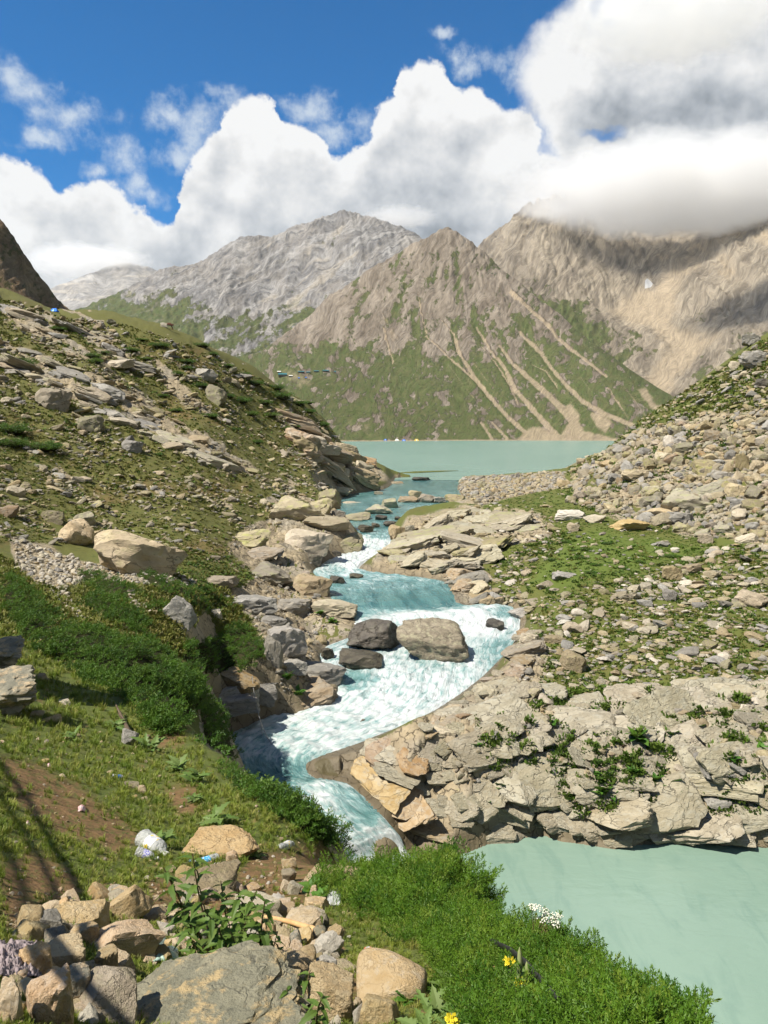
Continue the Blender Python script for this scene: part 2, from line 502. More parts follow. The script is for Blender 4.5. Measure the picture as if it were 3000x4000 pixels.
cp(1700, (3210, 37.2), (3100, 37.5), (2980, 38.3), (2860, 40.6), (2236, 77.5), (2150, 83), (2060, 95), (1990, 112), (1966, 124), (1890, 185), (1862, 222)); cz(1700, (-14.4, 142), (-17, 280), (-17, 400))
cp(1800, (3430, 6.4)); cz(1800, (-7.2, 8.3), (-12, 13), (-22, 22))
cp(1850, (2740, 44.8), (2900, 40.2)); cp(1850, (1950, 118)); cz(1850, (-13.2, 140))
cp(1900, (4000, 2.5), (3800, 3.2), (3620, 4.5), (3540, 5.4)); cz(1900, (-6.6, 7.3), (-12, 12.5), (-22.5, 21), (-22.5, 29))
cp(2000, (3270, 36.6), (3100, 38.2), (2950, 39.8), (2800, 43.2), (2620, 49), (2300, 72), (2200, 79), (2100, 88), (2000, 102), (1945, 118), (1895, 165), (1855, 226)); cz(2000, (-16, 250), (-17, 400))
cp(2300, (4000, 2.6), (3880, 3.2), (3810, 4.0)); cz(2300, (-5.6, 5.8), (-10, 9.8), (-22.5, 19), (-22.5, 30))
cp(2250, (3290, 37), (3100, 39), (2900, 43), (2650, 50), (2450, 58), (2300, 66), (2150, 78), (2030, 92), (1960, 104), (1900, 132), (1830, 200)); cz(2250, (-16.5, 260), (-17, 400))
cp(2500, (3290, 38), (3100, 40), (2950, 42.5), (2800, 46.5), (2600, 52), (2400, 61), (2250, 70), (2100, 84), (2030, 92), (1950, 99), (1850, 109), (1750, 121), (1645, 150)); cz(2500, (-5, 185), (-16, 240), (-17, 400))
cp(2700, (4090, 2.9)); cz(2700, (-4.4, 4.3), (-8, 7), (-22.5, 17.5), (-22.5, 30))
cp(2750, (1900, 101), (1700, 115), (1480, 142)); cz(2750, (4, 185), (-10, 260), (-14, 400))
cp(3000, (3300, 39.5), (3100, 41.5), (2950, 44), (2800, 48), (2600, 54), (2400, 63), (2250, 71), (2100, 83), (1950, 94), (1800, 104), (1600, 116), (1450, 126), (1310, 140)); cz(3000, (14, 185), (6, 260), (0, 400))
cz(3000, (-2.6, 3.0), (-22.5, 16), (-22.5, 30))
for t_, sgn in ((1.0, 1), (1.5, 1)):      # far right, outside the picture
    for z, D in ((-2.2, 2.2), (-9, 6), (-22.5, 16), (-22.5, 32), (-18, 46), (-13, 66), (-8, 88), (4, 110), (22, 150), (30, 200), (30, 400)):
        CT.append((t_, math.log(D), z / D))
for t_ in (-0.75, -1.1, -1.6):           # far left, outside the picture: the hillside goes on
    for z, D in ((-1.6, 1.9), (-1.5, 3.3), (-1.7, 5.2), (-2.0, 9), (-2.2, 14), (-3.0, 24), (-3.0, 38), (-1, 60), (6, 90), (20, 130), (38, 175), (45, 220), (50, 400)):
        CT.append((t_, math.log(D), z / D))
for t_ in (-2.3, -3.1, 2.3, 3.1):        # behind the viewer
    for z, D in ((-1.5, 1.9), (-1.2, 4), (-1, 9), (0, 24), (4, 60), (12, 130), (20, 400)):
        if t_ == 2.3 : z -= D * 0.15
        CT.append((t_, math.log(D), z / D))
CT = np.array(CT)
tps = TPS(CT[:, :2] * [2.2, 1.0], CT[:, 2], 2e-4)

NT_F = 620
TH = np.unique(np.r_[np.linspace(-3.14159, -0.75, 40), np.linspace(-0.75, -0.53, 60), np.linspace(-0.53, 0.53, NT_F), np.linspace(0.53, 0.75, 60), np.linspace(0.75, 3.14159, 40)])
NR = 760
# radial rows: dense where the picture needs them
_q = np.linspace(0, 1, 2000)
_dens = 1.0 + 1.0 * np.exp(-((np.exp(math.log(0.9) + _q * math.log(420 / 0.9)) - 45) / 25) ** 2)
_cum = np.r_[0, np.cumsum(_dens[:-1])]; _cum /= _cum[-1]
LR = math.log(0.9) + np.interp(np.linspace(0, 1, NR), _cum, _q) * math.log(420 / 0.9)
R_ = np.exp(LR)
TT, RR = np.meshgrid(TH, LR, indexing='ij')
# spline on a coarse grid then bilinear refine (smooth field, cheap)
thc = np.unique(np.r_[np.linspace(-3.14159, -0.6, 30), np.linspace(-0.6, 0.6, 170), np.linspace(0.6, 3.14159, 30)])
lrc = np.linspace(LR[0], LR[-1], 300)
TC = tps(np.stack(np.meshgrid(thc * 2.2, lrc, indexing='ij'), -1))
def bil(G, xs, ys, x, y):
    i = np.clip(np.searchsorted(xs, x) - 1, 0, len(xs) - 2); j = np.clip(np.searchsorted(ys, y) - 1, 0, len(ys) - 2)
    a = (x - xs[i]) / (xs[i + 1] - xs[i]); b = (y - ys[j]) / (ys[j + 1] - ys[j])
    return (G[i, j] * (1 - a) + G[i + 1, j] * a) * (1 - b) + (G[i, j + 1] * (1 - a) + G[i + 1, j + 1] * a) * b
T0 = bil(TC, thc, lrc, TT, RR)
GR = np.exp(RR)
GX, GY = GR * np.sin(TT), GR * np.cos(TT)
GZ = T0 * GR
PXv, PYv = proj(np.stack([GX, GY, GZ], -1))     # picture position of each vertex (layout of features)
FRONT = (np.abs(TT) < 0.9)

# ---- zones, painted with soft edges as outlines read off the photograph
def soft(poly, w, x=None, y=None):
    x = PXv if x is None else x; y = PYv if y is None else y
    d, _ = seg_dist(x, y, poly, True)
    return sstep(-w, w, np.where(in_poly(x, y, poly), d, -d))
# ---- signed distance to the water in plan (coarse polar grid)
gth = np.linspace(-0.62, 0.62, 380); glr = np.linspace(math.log(9.0), math.log(420), 460)
_a, _b = np.meshgrid(gth, glr, indexing='ij')
_gx, _gy = np.exp(_b) * np.sin(_a), np.exp(_b) * np.cos(_a)
dl, il = seg_dist(_gx, _gy, RIV_L[::2]); dr, ir = seg_dist(_gx, _gy, RIV_R[::2])
_d = np.minimum(dl, dr); _i = np.where(dl < dr, il, ir) * 2
SD_R = np.where(in_poly(_gx, _gy, RIV_POLY), -_d, _d)
ZW_R = np.interp(_i, np.arange(len(RIV_Z)), RIV_Z)
LEFT_R = (dl < dr).astype(float); ST_R = _i / 8.0
_d, _ = seg_dist(_gx, _gy, POOL_POLY, True); SD_P = np.where(in_poly(_gx, _gy, POOL_POLY), -_d, _d)
_d, _ = seg_dist(_gx, _gy, LAKE_POLY, True); SD_L = np.where(in_poly(_gx, _gy, LAKE_POLY), -_d, _d)
FULL = np.full(TT.shape, 99.0)
def onv(G, fill=99.0):
    m = (np.abs(TT) < 0.62) & (RR > glr[0])
    o = np.full(TT.shape, float(fill)); o[m] = bil(G, gth, glr, TT[m], RR[m]); return o
sdR, zwR, lfR, stR = onv(SD_R), onv(ZW_R, 0), onv(LEFT_R, 0), onv(ST_R, 0)
sdP, sdL = onv(SD_P), onv(SD_L)

# ---- zones
WPX = PXv + 60 * fbm(PXv / 170, PYv / 170, 3, 3); WPY = PYv + 45 * fbm(PXv / 170, PYv / 170, 3, 4)
far_ = sstep(30, 34, GR)                     # across the river / up the hillside
near_ = 1 - far_
z_bluff = soft([(1150, 2990), (1420, 2890), (1600, 2825), (1790, 2710), (1990, 2545), (2060, 2440), (2130, 2560), (2080, 2750), (2300, 2830), (2550, 2790), (2760, 2700), (3100, 2720), (3200, 3340), (1700, 3370), (1560, 3270), (1380, 3080)], 45, WPX, WPY) * far_
z_prom = soft([(1460, 2235), (1500, 2100), (1540, 2040), (1720, 1995), (1900, 1975), (2120, 2010), (2170, 2090), (1950, 2130), (1800, 2230), (1850, 2330), (1960, 2375), (1780, 2350), (1700, 2250)], 40, WPX, WPY) * far_
z_slab = np.maximum.reduce([soft(q, 32, WPX, WPY) for q in (
    [(0, 1185), (240, 1250), (420, 1340), (570, 1450), (420, 1440), (200, 1340), (0, 1290)],
    [(0, 1340), (300, 1430), (560, 1560), (800, 1690), (1010, 1850), (900, 1880), (640, 1750), (350, 1610), (100, 1490), (0, 1450)],
    [(1080, 1560), (1250, 1690), (1480, 1830), (1560, 1875), (1430, 1890), (1290, 1850), (1150, 1740)],
    [(560, 1380), (700, 1480), (820, 1620), (960, 1700), (800, 1640), (640, 1520)])]) * far_
z_lbank = soft([(870, 2130), (1100, 2000), (1300, 1960), (1420, 2080), (1400, 2160), (1220, 2240), (1300, 2380), (1400, 2420), (1330, 2560), (1270, 2740), (1000, 2820), (960, 2640), (1050, 2560), (950, 2400), (900, 2330), (1000, 2240)], 40, WPX, WPY) * far_
z_bar = soft([(1580, 1880), (1800, 1862), (2050, 1852), (2190, 1840), (2230, 1900), (2030, 1935), (1880, 1975), (1780, 1960), (1700, 1925)], 14) * far_
z_talus = soft([(2200, 1900), (2330, 1800), (2480, 1690), (2640, 1640), (2900, 1600), (3300, 1600), (3300, 2130), (2850, 2110), (2550, 2060), (2330, 2000)], 45, WPX, WPY) * far_
z_meadow = soft([(2080, 2200), (2200, 2080), (2330, 2050), (2560, 2090), (2760, 2110), (2800, 2160), (2500, 2240), (2200, 2320), (2060, 2300)], 50, WPX, WPY) * far_
z_scree = soft([(30, 2100), (230, 2150), (420, 2230), (680, 2260), (780, 2290), (700, 2290), (420, 2260), (200, 2300), (60, 2240)], 30, WPX, WPY) * far_
z_wetR = ((1 - sstep(0.0, 3.2, sdR)) * (1 - lfR) * sstep(17, 20, stR)) * sstep(-.3, 0, sdR)

# ---- relief in metres
X2, Y2 = GX, GY
bd = np.maximum.reduce([z_bluff, z_prom * .9, z_lbank * .6, z_slab * .55])
wx = X2 + 0.5 * perlin(X2 / 1.3, Y2 / 1.3, 40); wy = .7 * Y2 + 1.3 * GZ + 0.5 * perlin(X2 / 1.3, Y2 / 1.3, 41)
c_, s_ = math.cos(0.5), math.sin(0.5)
q1x, q1y = (c_ * wx + s_ * wy), (-s_ * wx + c_ * wy)
_, e1, id1, tx1, ty1 = worley(q1x / 3.2, q1y / 1.9, 60)
_, e2, id2, tx2, ty2 = worley(q1x / 1.1, q1y / 0.75, 61)
_, e3, id3, tx3, ty3 = worley(q1x / 0.42, q1y / 0.34, 63)
blk = 0.55 * (id1 - 0.5) + 0.5 * (ty1 * (0.6 + id1) + tx1 * (id1 - .5)) - 0.30 * (1 - sstep(0, .10, e1)) \
    + 0.20 * (id2 - 0.5) + 0.20 * (ty2 * .8 + tx2 * (id2 - .5)) - 0.15 * (1 - sstep(0, .12, e2)) \
    + (0.07 * (id3 - 0.5) - 0.05 * (1 - sstep(0, .14, e3))) * sstep(110, 60, GR) + 0.05 * fbm(X2 / .5, Y2 / .5, 4, 70)
hum = 0.35 * fbm(X2 / 5.5, Y2 / 5.5, 4, 21) + 0.10 * fbm(X2 / 1.1, Y2 / 1.1, 3, 22)
relief = lerp(hum * sstep(14, 40, GR), blk, np.clip(bd, 0, 1))
# hillside ledges running down to the right
u_ = (PXv * .86 + PYv * .5) / 260.0; v_ = (-PXv * .5 + PYv * .86) / 40.0
ledge = fbm(u_ + 3, v_, 4, 31, ridged=True)
relief = relief + far_ * (GR > 60) * (TT < 0.02) * (0.9 * sstep(-.1, .7, ledge) - .3) * sstep(60, 95, GR) * sstep(.02, -.08, TT)
# near bank: tussocks and a trodden soil shelf
tus = fbm(X2 / .55, Y2 / .55, 4, 25)
relief = relief + near_ * (0.10 * fbm(X2 / 2.2, Y2 / 2.2, 3, 26) * sstep(3, 9, GR) + 0.045 * tus * sstep(1.6, 5, GR))
GZ = GZ + relief * FRONT
_q = (GZ + .16 * X2 + .35 * fbm(X2 / 3, Y2 / 3, 3, 72)) / .62
_f = _q - np.floor(_q)
GZ = GZ + (z_bluff * FRONT) * .62 * .75 * (sstep(.15, .85, _f) - _f + .12 * sstep(.9, 1, _f))

# ---- cut the water in
def carve(z):
    ins = sdR < 0
    sp_ = np.maximum(sdR, 0)
    k1 = np.where(lfR > .5, np.where((stR > 20.5) & (stR < 29), 5.5, np.where(stR > 13.5, 2.2, 1.1)), np.where(stR > 18, 0.40, 0.8))
    ceil = zwR + 0.06 + k1 * sp_ + 0.10 * sp_ ** 2
    z = np.where((sdR >= 0) & (GR > 26), -np.logaddexp(-z * 4, -ceil * 4) / 4, z)
    z = np.where((sdR >= 0) & (sdR < 7) & (GR > 30) & (sdP > 0), np.maximum(z, zwR + 0.04 + 0.12 * np.minimum(sdR, 4) - 0.45 * np.maximum(sdR - 3, 0)), z)
    z = np.where(ins, zwR - np.minimum(0.10 + 0.5 * -sdR, 1.2), z)
    pin = sdP < 0
    z = np.where(pin, np.minimum(z, Z_POOL - 0.12 - np.minimum(0.5 * -sdP, 2.0)), z)
    pc = Z_POOL + 0.08 + 1.9 * np.maximum(sdP, 0) + 0.25 * relief
    pb = (sdP >= 0) & (sdP < 3) & (GR > 31)
    z = np.where(pb & (sdR > 0), np.maximum(np.minimum(z, lerp(pc, z, sstep(1., 3., sdP))), Z_POOL + .03), z)
    lin_ = (sdL < 0) & (GR > 160) & (sdR > 0)
    z = np.where(lin_, np.minimum(z, Z_LAKE - 0.1 - np.minimum(0.08 * -sdL, 3)), z)
    lo = (sdL >= 0) & (GR > 170) & (sdR > 0) & (sdL < 60)
    z = np.where(lo & (np.abs(TT) < .3), np.maximum(z, Z_LAKE + 0.12 + 0.004 * sdL), z)
    return z
GZ = carve(GZ)
GZ = np.where(GR < 1.5, np.minimum(GZ, -1.45), GZ)

# ---- visible surface lookup (for placing things on the ground)
TV = GZ / GR
_ti = np.where(np.abs(TH) < 0.62)[0]
THs = TH[_ti]; TVs = TV[_ti]
TVmax = np.maximum.accumulate(TVs, axis=1)
def ground_z(x, y):
    x = np.asarray(x, float); y = np.asarray(y, float)
    r = np.maximum(np.hypot(x, y), 0.95)
    return bil(GZ, TH, LR, np.arctan2(x, y), np.log(r))
def hit(px, py, dmin=0.0):
    """first point of the ground seen at this place of the picture"""
    px = np.atleast_1d(np.asarray(px, float)); py = np.atleast_1d(np.asarray(py, float))
    d = ray(px, py); h = np.hypot(d[:, 0], d[:, 1]); th = np.arctan2(d[:, 0], d[:, 1]); t = d[:, 2] / h
    i = np.clip(np.searchsorted(THs, th), 1, len(THs) - 1)
    i = np.where(np.abs(THs[i - 1] - th) < np.abs(THs[i] - th), i - 1, i)
    j = np.array([np.searchsorted(TVmax[a], b) for a, b in zip(i, t)])
    ok = j < len(LR)
    j = np.clip(j, 1, len(LR) - 1)
    r0, r1 = R_[j - 1], R_[j]; t0, t1 = TVmax[i, j - 1], TVmax[i, j]
    f = np.clip((t - t0) / np.maximum(t1 - t0, 1e-9), 0, 1)
    D = r0 + (r1 - r0) * f
    X = d * (D / h)[:, None]
    return X, D, ok
gz_dx = None

# ---- surface cover
sl = np.gradient(GZ, axis=1) / np.gradient(GR, axis=1)
slth = np.gradient(GZ, axis=0) / (np.gradient(TT, axis=0) * GR)
steep = np.hypot(sl, slth)
n_a = fbm(PXv / 120, PYv / 60, 5, 51); n_b = fbm(PXv / 26, PYv / 14, 4, 52); n_c = fbm(u_ * 1.0, v_ * .9, 4, 53)
rock = np.zeros(TT.shape)
rock = np.maximum(rock, z_bluff * sstep(-.22, .0, n_a * .35 + n_b * .5 + .26 + .6 * (e1 - .16) + .30 * (steep - .55)))
rock = np.maximum(rock, z_prom * sstep(-.25, .05, n_a * .4 + n_b * .5 + .14 + .3 * (steep - .5)))
rock = np.maximum(rock, z_lbank * sstep(-.2, .1, n_b * .6 + n_a * .4 + .12 + .3 * (steep - .6)))
rock = np.maximum(rock, z_slab * sstep(-.15, .12, n_c * .9 + n_b * .5 + .10))
hill = far_ * sstep(.02, -.06, TT)
rock = np.maximum(rock, hill * sstep(60, 75, GR) * sstep(.16, .34, n_c * .9 + n_b * .35 + .02 * (GR > 100)))
rock = np.maximum(rock, z_bar); rock = np.maximum(rock, z_talus * sstep(-.15, .15, n_a + .12))
rock = np.maximum(rock, z_scree * .8)
rock = np.maximum(rock, far_ * (1 - hill) * (1 - z_meadow) * sstep(.18, .34, n_a * .5 + n_b * .6) * .8)
rock = np.maximum(rock, sstep(1.3, 2.0, steep) * (GR > 10))
rock = np.maximum(rock, sstep(0.9, 0.1, sdR) * sstep(-3, 0, sdR) * (GR > 30))
wet = np.clip(z_wetR * 1.0 + sstep(1.3, 0.2, sdR) * .7 * (GR > 30) + .8 * sstep(.9, .1, sdP) * (GR > 30), 0, 1)
soilz = np.zeros(TT.shape)
for q in ([(0, 2960), (160, 3000), (420, 3150), (560, 3270), (470, 3330), (250, 3270), (60, 3150)], [(0, 3380), (120, 3330), (300, 3400), (310, 3560), (180, 3640), (0, 3600)],
          [(560, 3430), (900, 3420), (1000, 3330), (1250, 3290), (1330, 3400), (1200, 3520), (900, 3600), (600, 3560)], [(590, 2860), (720, 2850), (720, 2910), (600, 2910)],
          [(1230, 3600), (1340, 3640), (1330, 3780), (1220, 3720)], [(1330, 3830), (1420, 3800), (1450, 3930), (1380, 3960)], [(640, 3080), (760, 3060), (800, 3180), (700, 3200)]):
    soilz = np.maximum(soilz, soft(q, 30, WPX, WPY))
soil = near_ * np.clip(soilz * sstep(-.25, .1, n_b + .12) + .75 * sstep(.08, .28, n_a * .6 + n_b * .5), 0, 1)
soil = np.maximum(soil, hill * .55 * sstep(.05, .35, fbm(PXv / 300, PYv / 110, 4, 57) + .3 * n_b))
lush = np.clip(.42 + .9 * n_a + .35 * n_b, 0, 1)
lush = lerp(lush, .18 + .5 * np.clip(n_a + .3, 0, 1) * sstep(1900, 2250, PYv), hill)
lush = np.maximum(lush, z_meadow * (.95 + .2 * n_b)); lush = np.where(near_ > .5, np.clip(.70 + .8 * n_a, 0, 1), lush)
lush = np.clip(lush, 0, 1)
MASK = np.stack([np.clip(rock, 0, 1), np.clip(soil, 0, 1), lush, np.clip(wet, 0, 1)], -1)

def mat_ground():
    m, nt, b, out = material('ground')
    a = nt.attr('mask'); sp = nt.n('ShaderNodeSeparateColor', {0: a.outputs['Color']})
    rock, soil, lush, wet = sp.outputs[0], sp.outputs[1], sp.outputs[2], a.outputs['Alpha']
    pos = nt.n('ShaderNodeNewGeometry').outputs['Position']
    n1 = nt.noise(pos, 1.3, 6, .6); n2 = nt.noise(pos, 7.0, 5, .65); n3 = nt.noise(pos, .22, 3, .5); n4 = nt.noise(pos, 38.0, 4, .6)
    grass = nt.mix(nt.m('ADD', lush, nt.m('MULTIPLY', nt.m('SUBTRACT', n2, .5), .6), clamp=True), (0.092, 0.082, 0.024, 1), (0.070, 0.110, 0.014, 1))
    grass = nt.mix(nt.smooth(n4, .35, .75), grass, nt.mix(.5, grass, (0.16, 0.16, 0.05, 1)))
    grass = nt.mix(nt.smooth(n1, .55, .72, 0, .55), grass, (0.030, 0.045, 0.012, 1))
    soilc = nt.mix(nt.smooth(n2, .3, .7), (0.120, 0.066, 0.028, 1), (0.205, 0.125, 0.058, 1))
    rk = nt.mix(nt.smooth(n1, .3, .7), (0.235, 0.19, 0.125, 1), (0.34, 0.28, 0.185, 1))
    rk = nt.mix(nt.smooth(n3, .45, .65, 0, .6), rk, (0.28, 0.26, 0.22, 1))
    rk = nt.mix(nt.smooth(n2, .56, .70, 0, .65), rk, (0.10, 0.082, 0.055, 1))
    rk = nt.mix(nt.smooth(nt.noise(pos, 3.1, 4, .6), .60, .72, 0, .5), rk, (0.30, 0.29, 0.12, 1))
    vo = nt.n('ShaderNodeTexVoronoi', {'Vector': nt.v('ADD', pos, nt.v('SCALE', nt.noise(pos, 1.1, 3, .6, out=1), s=1.1)), 'Scale': 1.1}, feature='DISTANCE_TO_EDGE').outputs['Distance']
    crk = nt.smooth(vo, .05, .0)
    rk = nt.mix(nt.m('MULTIPLY', crk, .8), rk, (0.05, 0.042, 0.03, 1))
    c = nt.mix(nt.m('MULTIPLY', soil, nt.smooth(n2, .25, .5), clamp=True), grass, soilc)
    re = nt.smooth(nt.m('ADD', rock, nt.m('MULTIPLY', nt.m('SUBTRACT', n2, .5), .55)), .38, .58)
    c = nt.mix(re, c, rk)
    c = nt.mix(nt.m('MULTIPLY', wet, .82), c, nt.mix(n2, (0.055, 0.042, 0.026, 1), (0.12, 0.095, 0.055, 1)))
    nt.set(b, 'Base Color', c)
    nt.set(b, 'Roughness', nt.fmix(wet, .92, .42))
    nt.set(b, 'Specular IOR Level', .25)
    h = nt.m('ADD', nt.m('MULTIPLY', n2, .10), nt.m('MULTIPLY', n4, .025))
    h = nt.m('ADD', h, nt.m('MULTIPLY', n1, .12))
    h = nt.m('SUBTRACT', h, nt.m('MULTIPLY', nt.m('MULTIPLY', crk, re), .10))
    nt.set(b, 'Normal', nt.n('ShaderNodeBump', {'Height': h, 'Strength': .8, 'Distance': .6}).outputs[0])
    return m
M_GROUND = mat_ground()
_me = mesh_np('ground', np.stack([GX, GY, GZ], -1).reshape(-1, 3), grid_faces(len(TH), NR), M_GROUND, True, {'mask': MASK.reshape(-1, 4)})
ground = tag(link('ground', _me), kind='structure')
# ------------------------------------------------------------------ water
def mat_river():
    m, nt, b, out = material('river_water')
    f = nt.attr('foam').outputs['Fac']; fl = nt.attr('flow').outputs['Vector']
    st = nt.v('MULTIPLY', fl, (1.0, 0.26, 1.0))
    na = nt.noise(st, 2.6, 7, .68, .6); nb = nt.noise(st, 9.0, 6, .65, .3); nc = nt.noise(st, .8, 3, .5)
    k = nt.m('ADD', nt.m('ADD', f, nt.m('MULTIPLY', nt.m('SUBTRACT', na, .5), 1.5)), nt.m('MULTIPLY', nt.m('SUBTRACT', nb, .5), .45))
    foam = nt.smooth(k, .47, 1.08)
    body = nt.mix(nt.smooth(nc, .35, .65), (0.032, 0.115, 0.120, 1), (0.085, 0.20, 0.195, 1))
    body = nt.mix(nt.smooth(k, .05, .6, 0, .7), body, (0.21, 0.35, 0.35, 1))
    nt.set(b, 'Base Color', nt.mix(foam, body, (0.54, 0.575, 0.58, 1)))
    nt.set(b, 'Roughness', nt.fmix(foam, .16, .75))
    nt.set(b, 'Specular IOR Level', nt.fmix(foam, .5, .2))
    h = nt.m('ADD', nt.m('MULTIPLY', na, .5), nt.m('MULTIPLY', nb, .14))
    nt.set(b, 'Normal', nt.n('ShaderNodeBump', {'Height': h, 'Strength': .9, 'Distance': .6}).outputs[0])
    return m
def build_river():
    M = 72
    A = catmull(np.c_[RIV_L, RIV_R, RIV_Z, RIV_F], 3)
    n = len(A); t = np.linspace(-0.03, 1.03, M)
    X = A[:, None, 0] * (1 - t) + A[:, None, 2] * t; Y = A[:, None, 1] * (1 - t) + A[:, None, 3] * t
    Z = np.repeat(A[:, 4:5], M, 1); F = np.repeat(A[:, 5:6], M, 1)
    mid = np.c_[X[:, M // 2], Y[:, M // 2]]
    s = np.r_[0, np.cumsum(np.hypot(*np.diff(mid, axis=0).T))]
    wdt = np.hypot(A[:, 0] - A[:, 2], A[:, 1] - A[:, 3])
    U = (t[None] - .5) * wdt[:, None]; V = np.repeat(s[:, None], M, 1)
    st = np.linspace(0, len(STN) - 1, n)[:, None] + 0 * t[None]
    # foam by place: the dark tongue below the ledge, calm water at the far bank of the bend
    px, py = proj(np.stack([X, Y, Z], -1))
    def bl(x, y, rx, ry): return np.exp(-(((px - x) / rx) ** 2 + ((py - y) / ry) ** 2))
    F = F - .45 * bl(1640, 2345, 150, 28) - .5 * bl(1750, 2020, 120, 30) - .45 * bl(1960, 2400, 60, 30) - .35 * bl(1950, 2540, 70, 45) - .5 * bl(1000, 3030, 200, 40) - .5 * bl(1440, 3170, 60, 60) \
        - .5 * bl(1390, 2660, 70, 40) - .3 * bl(1250, 2990, 160, 25) + .4 * bl(1500, 2400, 160, 16) + .4 * bl(1250, 3110, 60, 60) + .4 * bl(1700, 1985, 120, 8) + .5 * bl(1880, 2450, 120, 50) - .3 * bl(1560, 2230, 160, 20)
    F = F + .55 * fbm(px / 70, py / 22, 4, 85)
    w = fbm(U / 1.1, V / 1.9, 5, 80, gain=.6) * .55 + fbm(U / .45, V / .7, 4, 81, ridged=True) * .16 + .22 * fbm(U / 2.5, V / 1.2, 3, 82, ridged=True)
    Z = Z + w * np.clip(F, .08, 1) * np.minimum(1, np.minimum(t - t[0], t[-1] - t)[None] * 12 + .15) * np.clip(st / 6 - .1, .05, 1)
    att = {'foam': np.clip(F, -.4, 1.1).ravel(), 'flow': np.stack([U, V, 0 * U], -1).reshape(-1, 3)}
    me = mesh_np('river', np.stack([X, Y, Z], -1).reshape(-1, 3), grid_faces(n, M), mat_river(), True, att)
    return tag(link('river', me), kind='structure')
build_river()

def mat_still(name, col1, col2, scale, rough, bump):
    m, nt, b, out = material(name)
    pos = nt.n('ShaderNodeNewGeometry').outputs['Position']
    n1 = nt.noise(nt.v('MULTIPLY', pos, (1, .45, 1)), scale, 3, .5); n2 = nt.noise(nt.v('MULTIPLY', pos, (.8, 1.6, 1)), scale * 10, 4, .55, .5)
    n3 = nt.noise(nt.v('MULTIPLY', pos, (1.6, .5, 1)), scale * 5, 4, .6, .6)
    cw = nt.mix(nt.smooth(n1, .3, .7), col1, col2)
    nt.set(b, 'Base Color', nt.mix(nt.smooth(n3, .50, .72, 0, .5), cw, nt.v('MULTIPLY', cw, (.72, .80, .82))))
    nt.set(b, 'Roughness', rough)
    nt.set(b, 'IOR', 1.33)
    nt.set(b, 'Normal', nt.n('ShaderNodeBump', {'Height': n2, 'Strength': bump, 'Distance': .15}).outputs[0])
    return m
def sheet(name, poly, z, mat):
    bm = bmesh.new()
    vs = [bm.verts.new((p[0], p[1], z)) for p in poly]
    f = bm.faces.new(vs); f.normal_update()
    if f.normal.z < 0: f.normal_flip()
    bmesh.ops.triangulate(bm, faces=[f])
    me = bpy.data.meshes.new(name); bm.to_mesh(me); bm.free(); me.materials.append(mat)
    return tag(link(name, me), kind='structure')
M_POOL = mat_still('pool_water', (0.165, 0.248, 0.200, 1), (0.188, 0.275, 0.224, 1), .12, .13, .22)
M_LAKE = mat_still('lake_water', (0.158, 0.268, 0.236, 1), (0.178, 0.292, 0.258, 1), .01, .25, .3)
_pc = POOL_POLY.mean(0)
_pp = POOL_POLY + (POOL_POLY - _pc) / np.linalg.norm(POOL_POLY - _pc, axis=1)[:, None] * 2.0
sheet('pool', _pp, Z_POOL, M_POOL)
sheet('lake', [(-700, 200), (-60, 200), (-10, 205), (20, 200), (60, 190), (140, 170), (900, 170), (900, 1500), (-700, 1500)], Z_LAKE, M_LAKE)
# ------------------------------------------------------------------ mountains round the lake
def pdist(px, py, line, w0, w1):
    """1 on the polyline fading to 0, width w0 at its start and w1 at its end (photo pixels)"""
    d, i = seg_dist(px, py, line)
    w = lerp(w0, w1, i / (len(line) - 1))
    return sstep(1.0, 0.35, d / w)

MT = {}
def mhit(name, px, py):
    V = MT[name]; x, y = proj(V); d = np.hypot(x - px, y - py)
    k = np.where(d < 7)[0]
    if len(k) == 0: k = np.array([np.argmin(d)])
    return V[k[np.argmin(V[k, 1])]].copy()
def mtn(name, ctrl, px0, px1, nc, nr, d0, d1, relief, cover, mat, k=1.6, lam=3e-4):
    C = []
    for c in ctrl:
        px = c[0]
        if len(c) == 3:
            th, t = fwd(px, c[1]); C.append((th, math.log(c[2]), t))
        else:                       # (px, 'z', z, D)
            C.append((math.atan((px - CX) / FPX / _cp), math.log(c[3]), c[2] / c[3]))
    C = np.array(C)
    f = TPS(C[:, :2] * [k, 1.0], C[:, 2], lam)
    th = np.arctan((np.linspace(px0, px1, nc) - CX) / FPX / _cp); lr = np.linspace(math.log(d0), math.log(d1), nr)
    T, L = np.meshgrid(th, lr, indexing='ij')
    tc, lc = np.linspace(th[0], th[-1], 90), np.linspace(lr[0], lr[-1], 70)
    t = bil(f(np.stack(np.meshgrid(tc * k, lc, indexing='ij'), -1)), tc, lc, T, L)
    r = np.exp(L)
    X, Y, Z = r * np.sin(T), r * np.cos(T), t * r
    px, py = proj(np.stack([X, Y, Z], -1))
    Z = Z + relief(px, py, X, Y, r) * r / FPX
    Z = np.maximum(Z, Z_LAKE - 4)
    MT[name] = np.stack([X, Y, Z], -1).reshape(-1, 3)
    me = mesh_np(name, np.stack([X, Y, Z], -1).reshape(-1, 3), grid_faces(nc, nr), mat, True,
                 {'mask': cover(px, py, X, Y, Z).reshape(-1, 4), 'lay': np.stack([px / 100, py / 100, r / 1000], -1).reshape(-1, 3)})
    return tag(link(name, me), kind='structure')

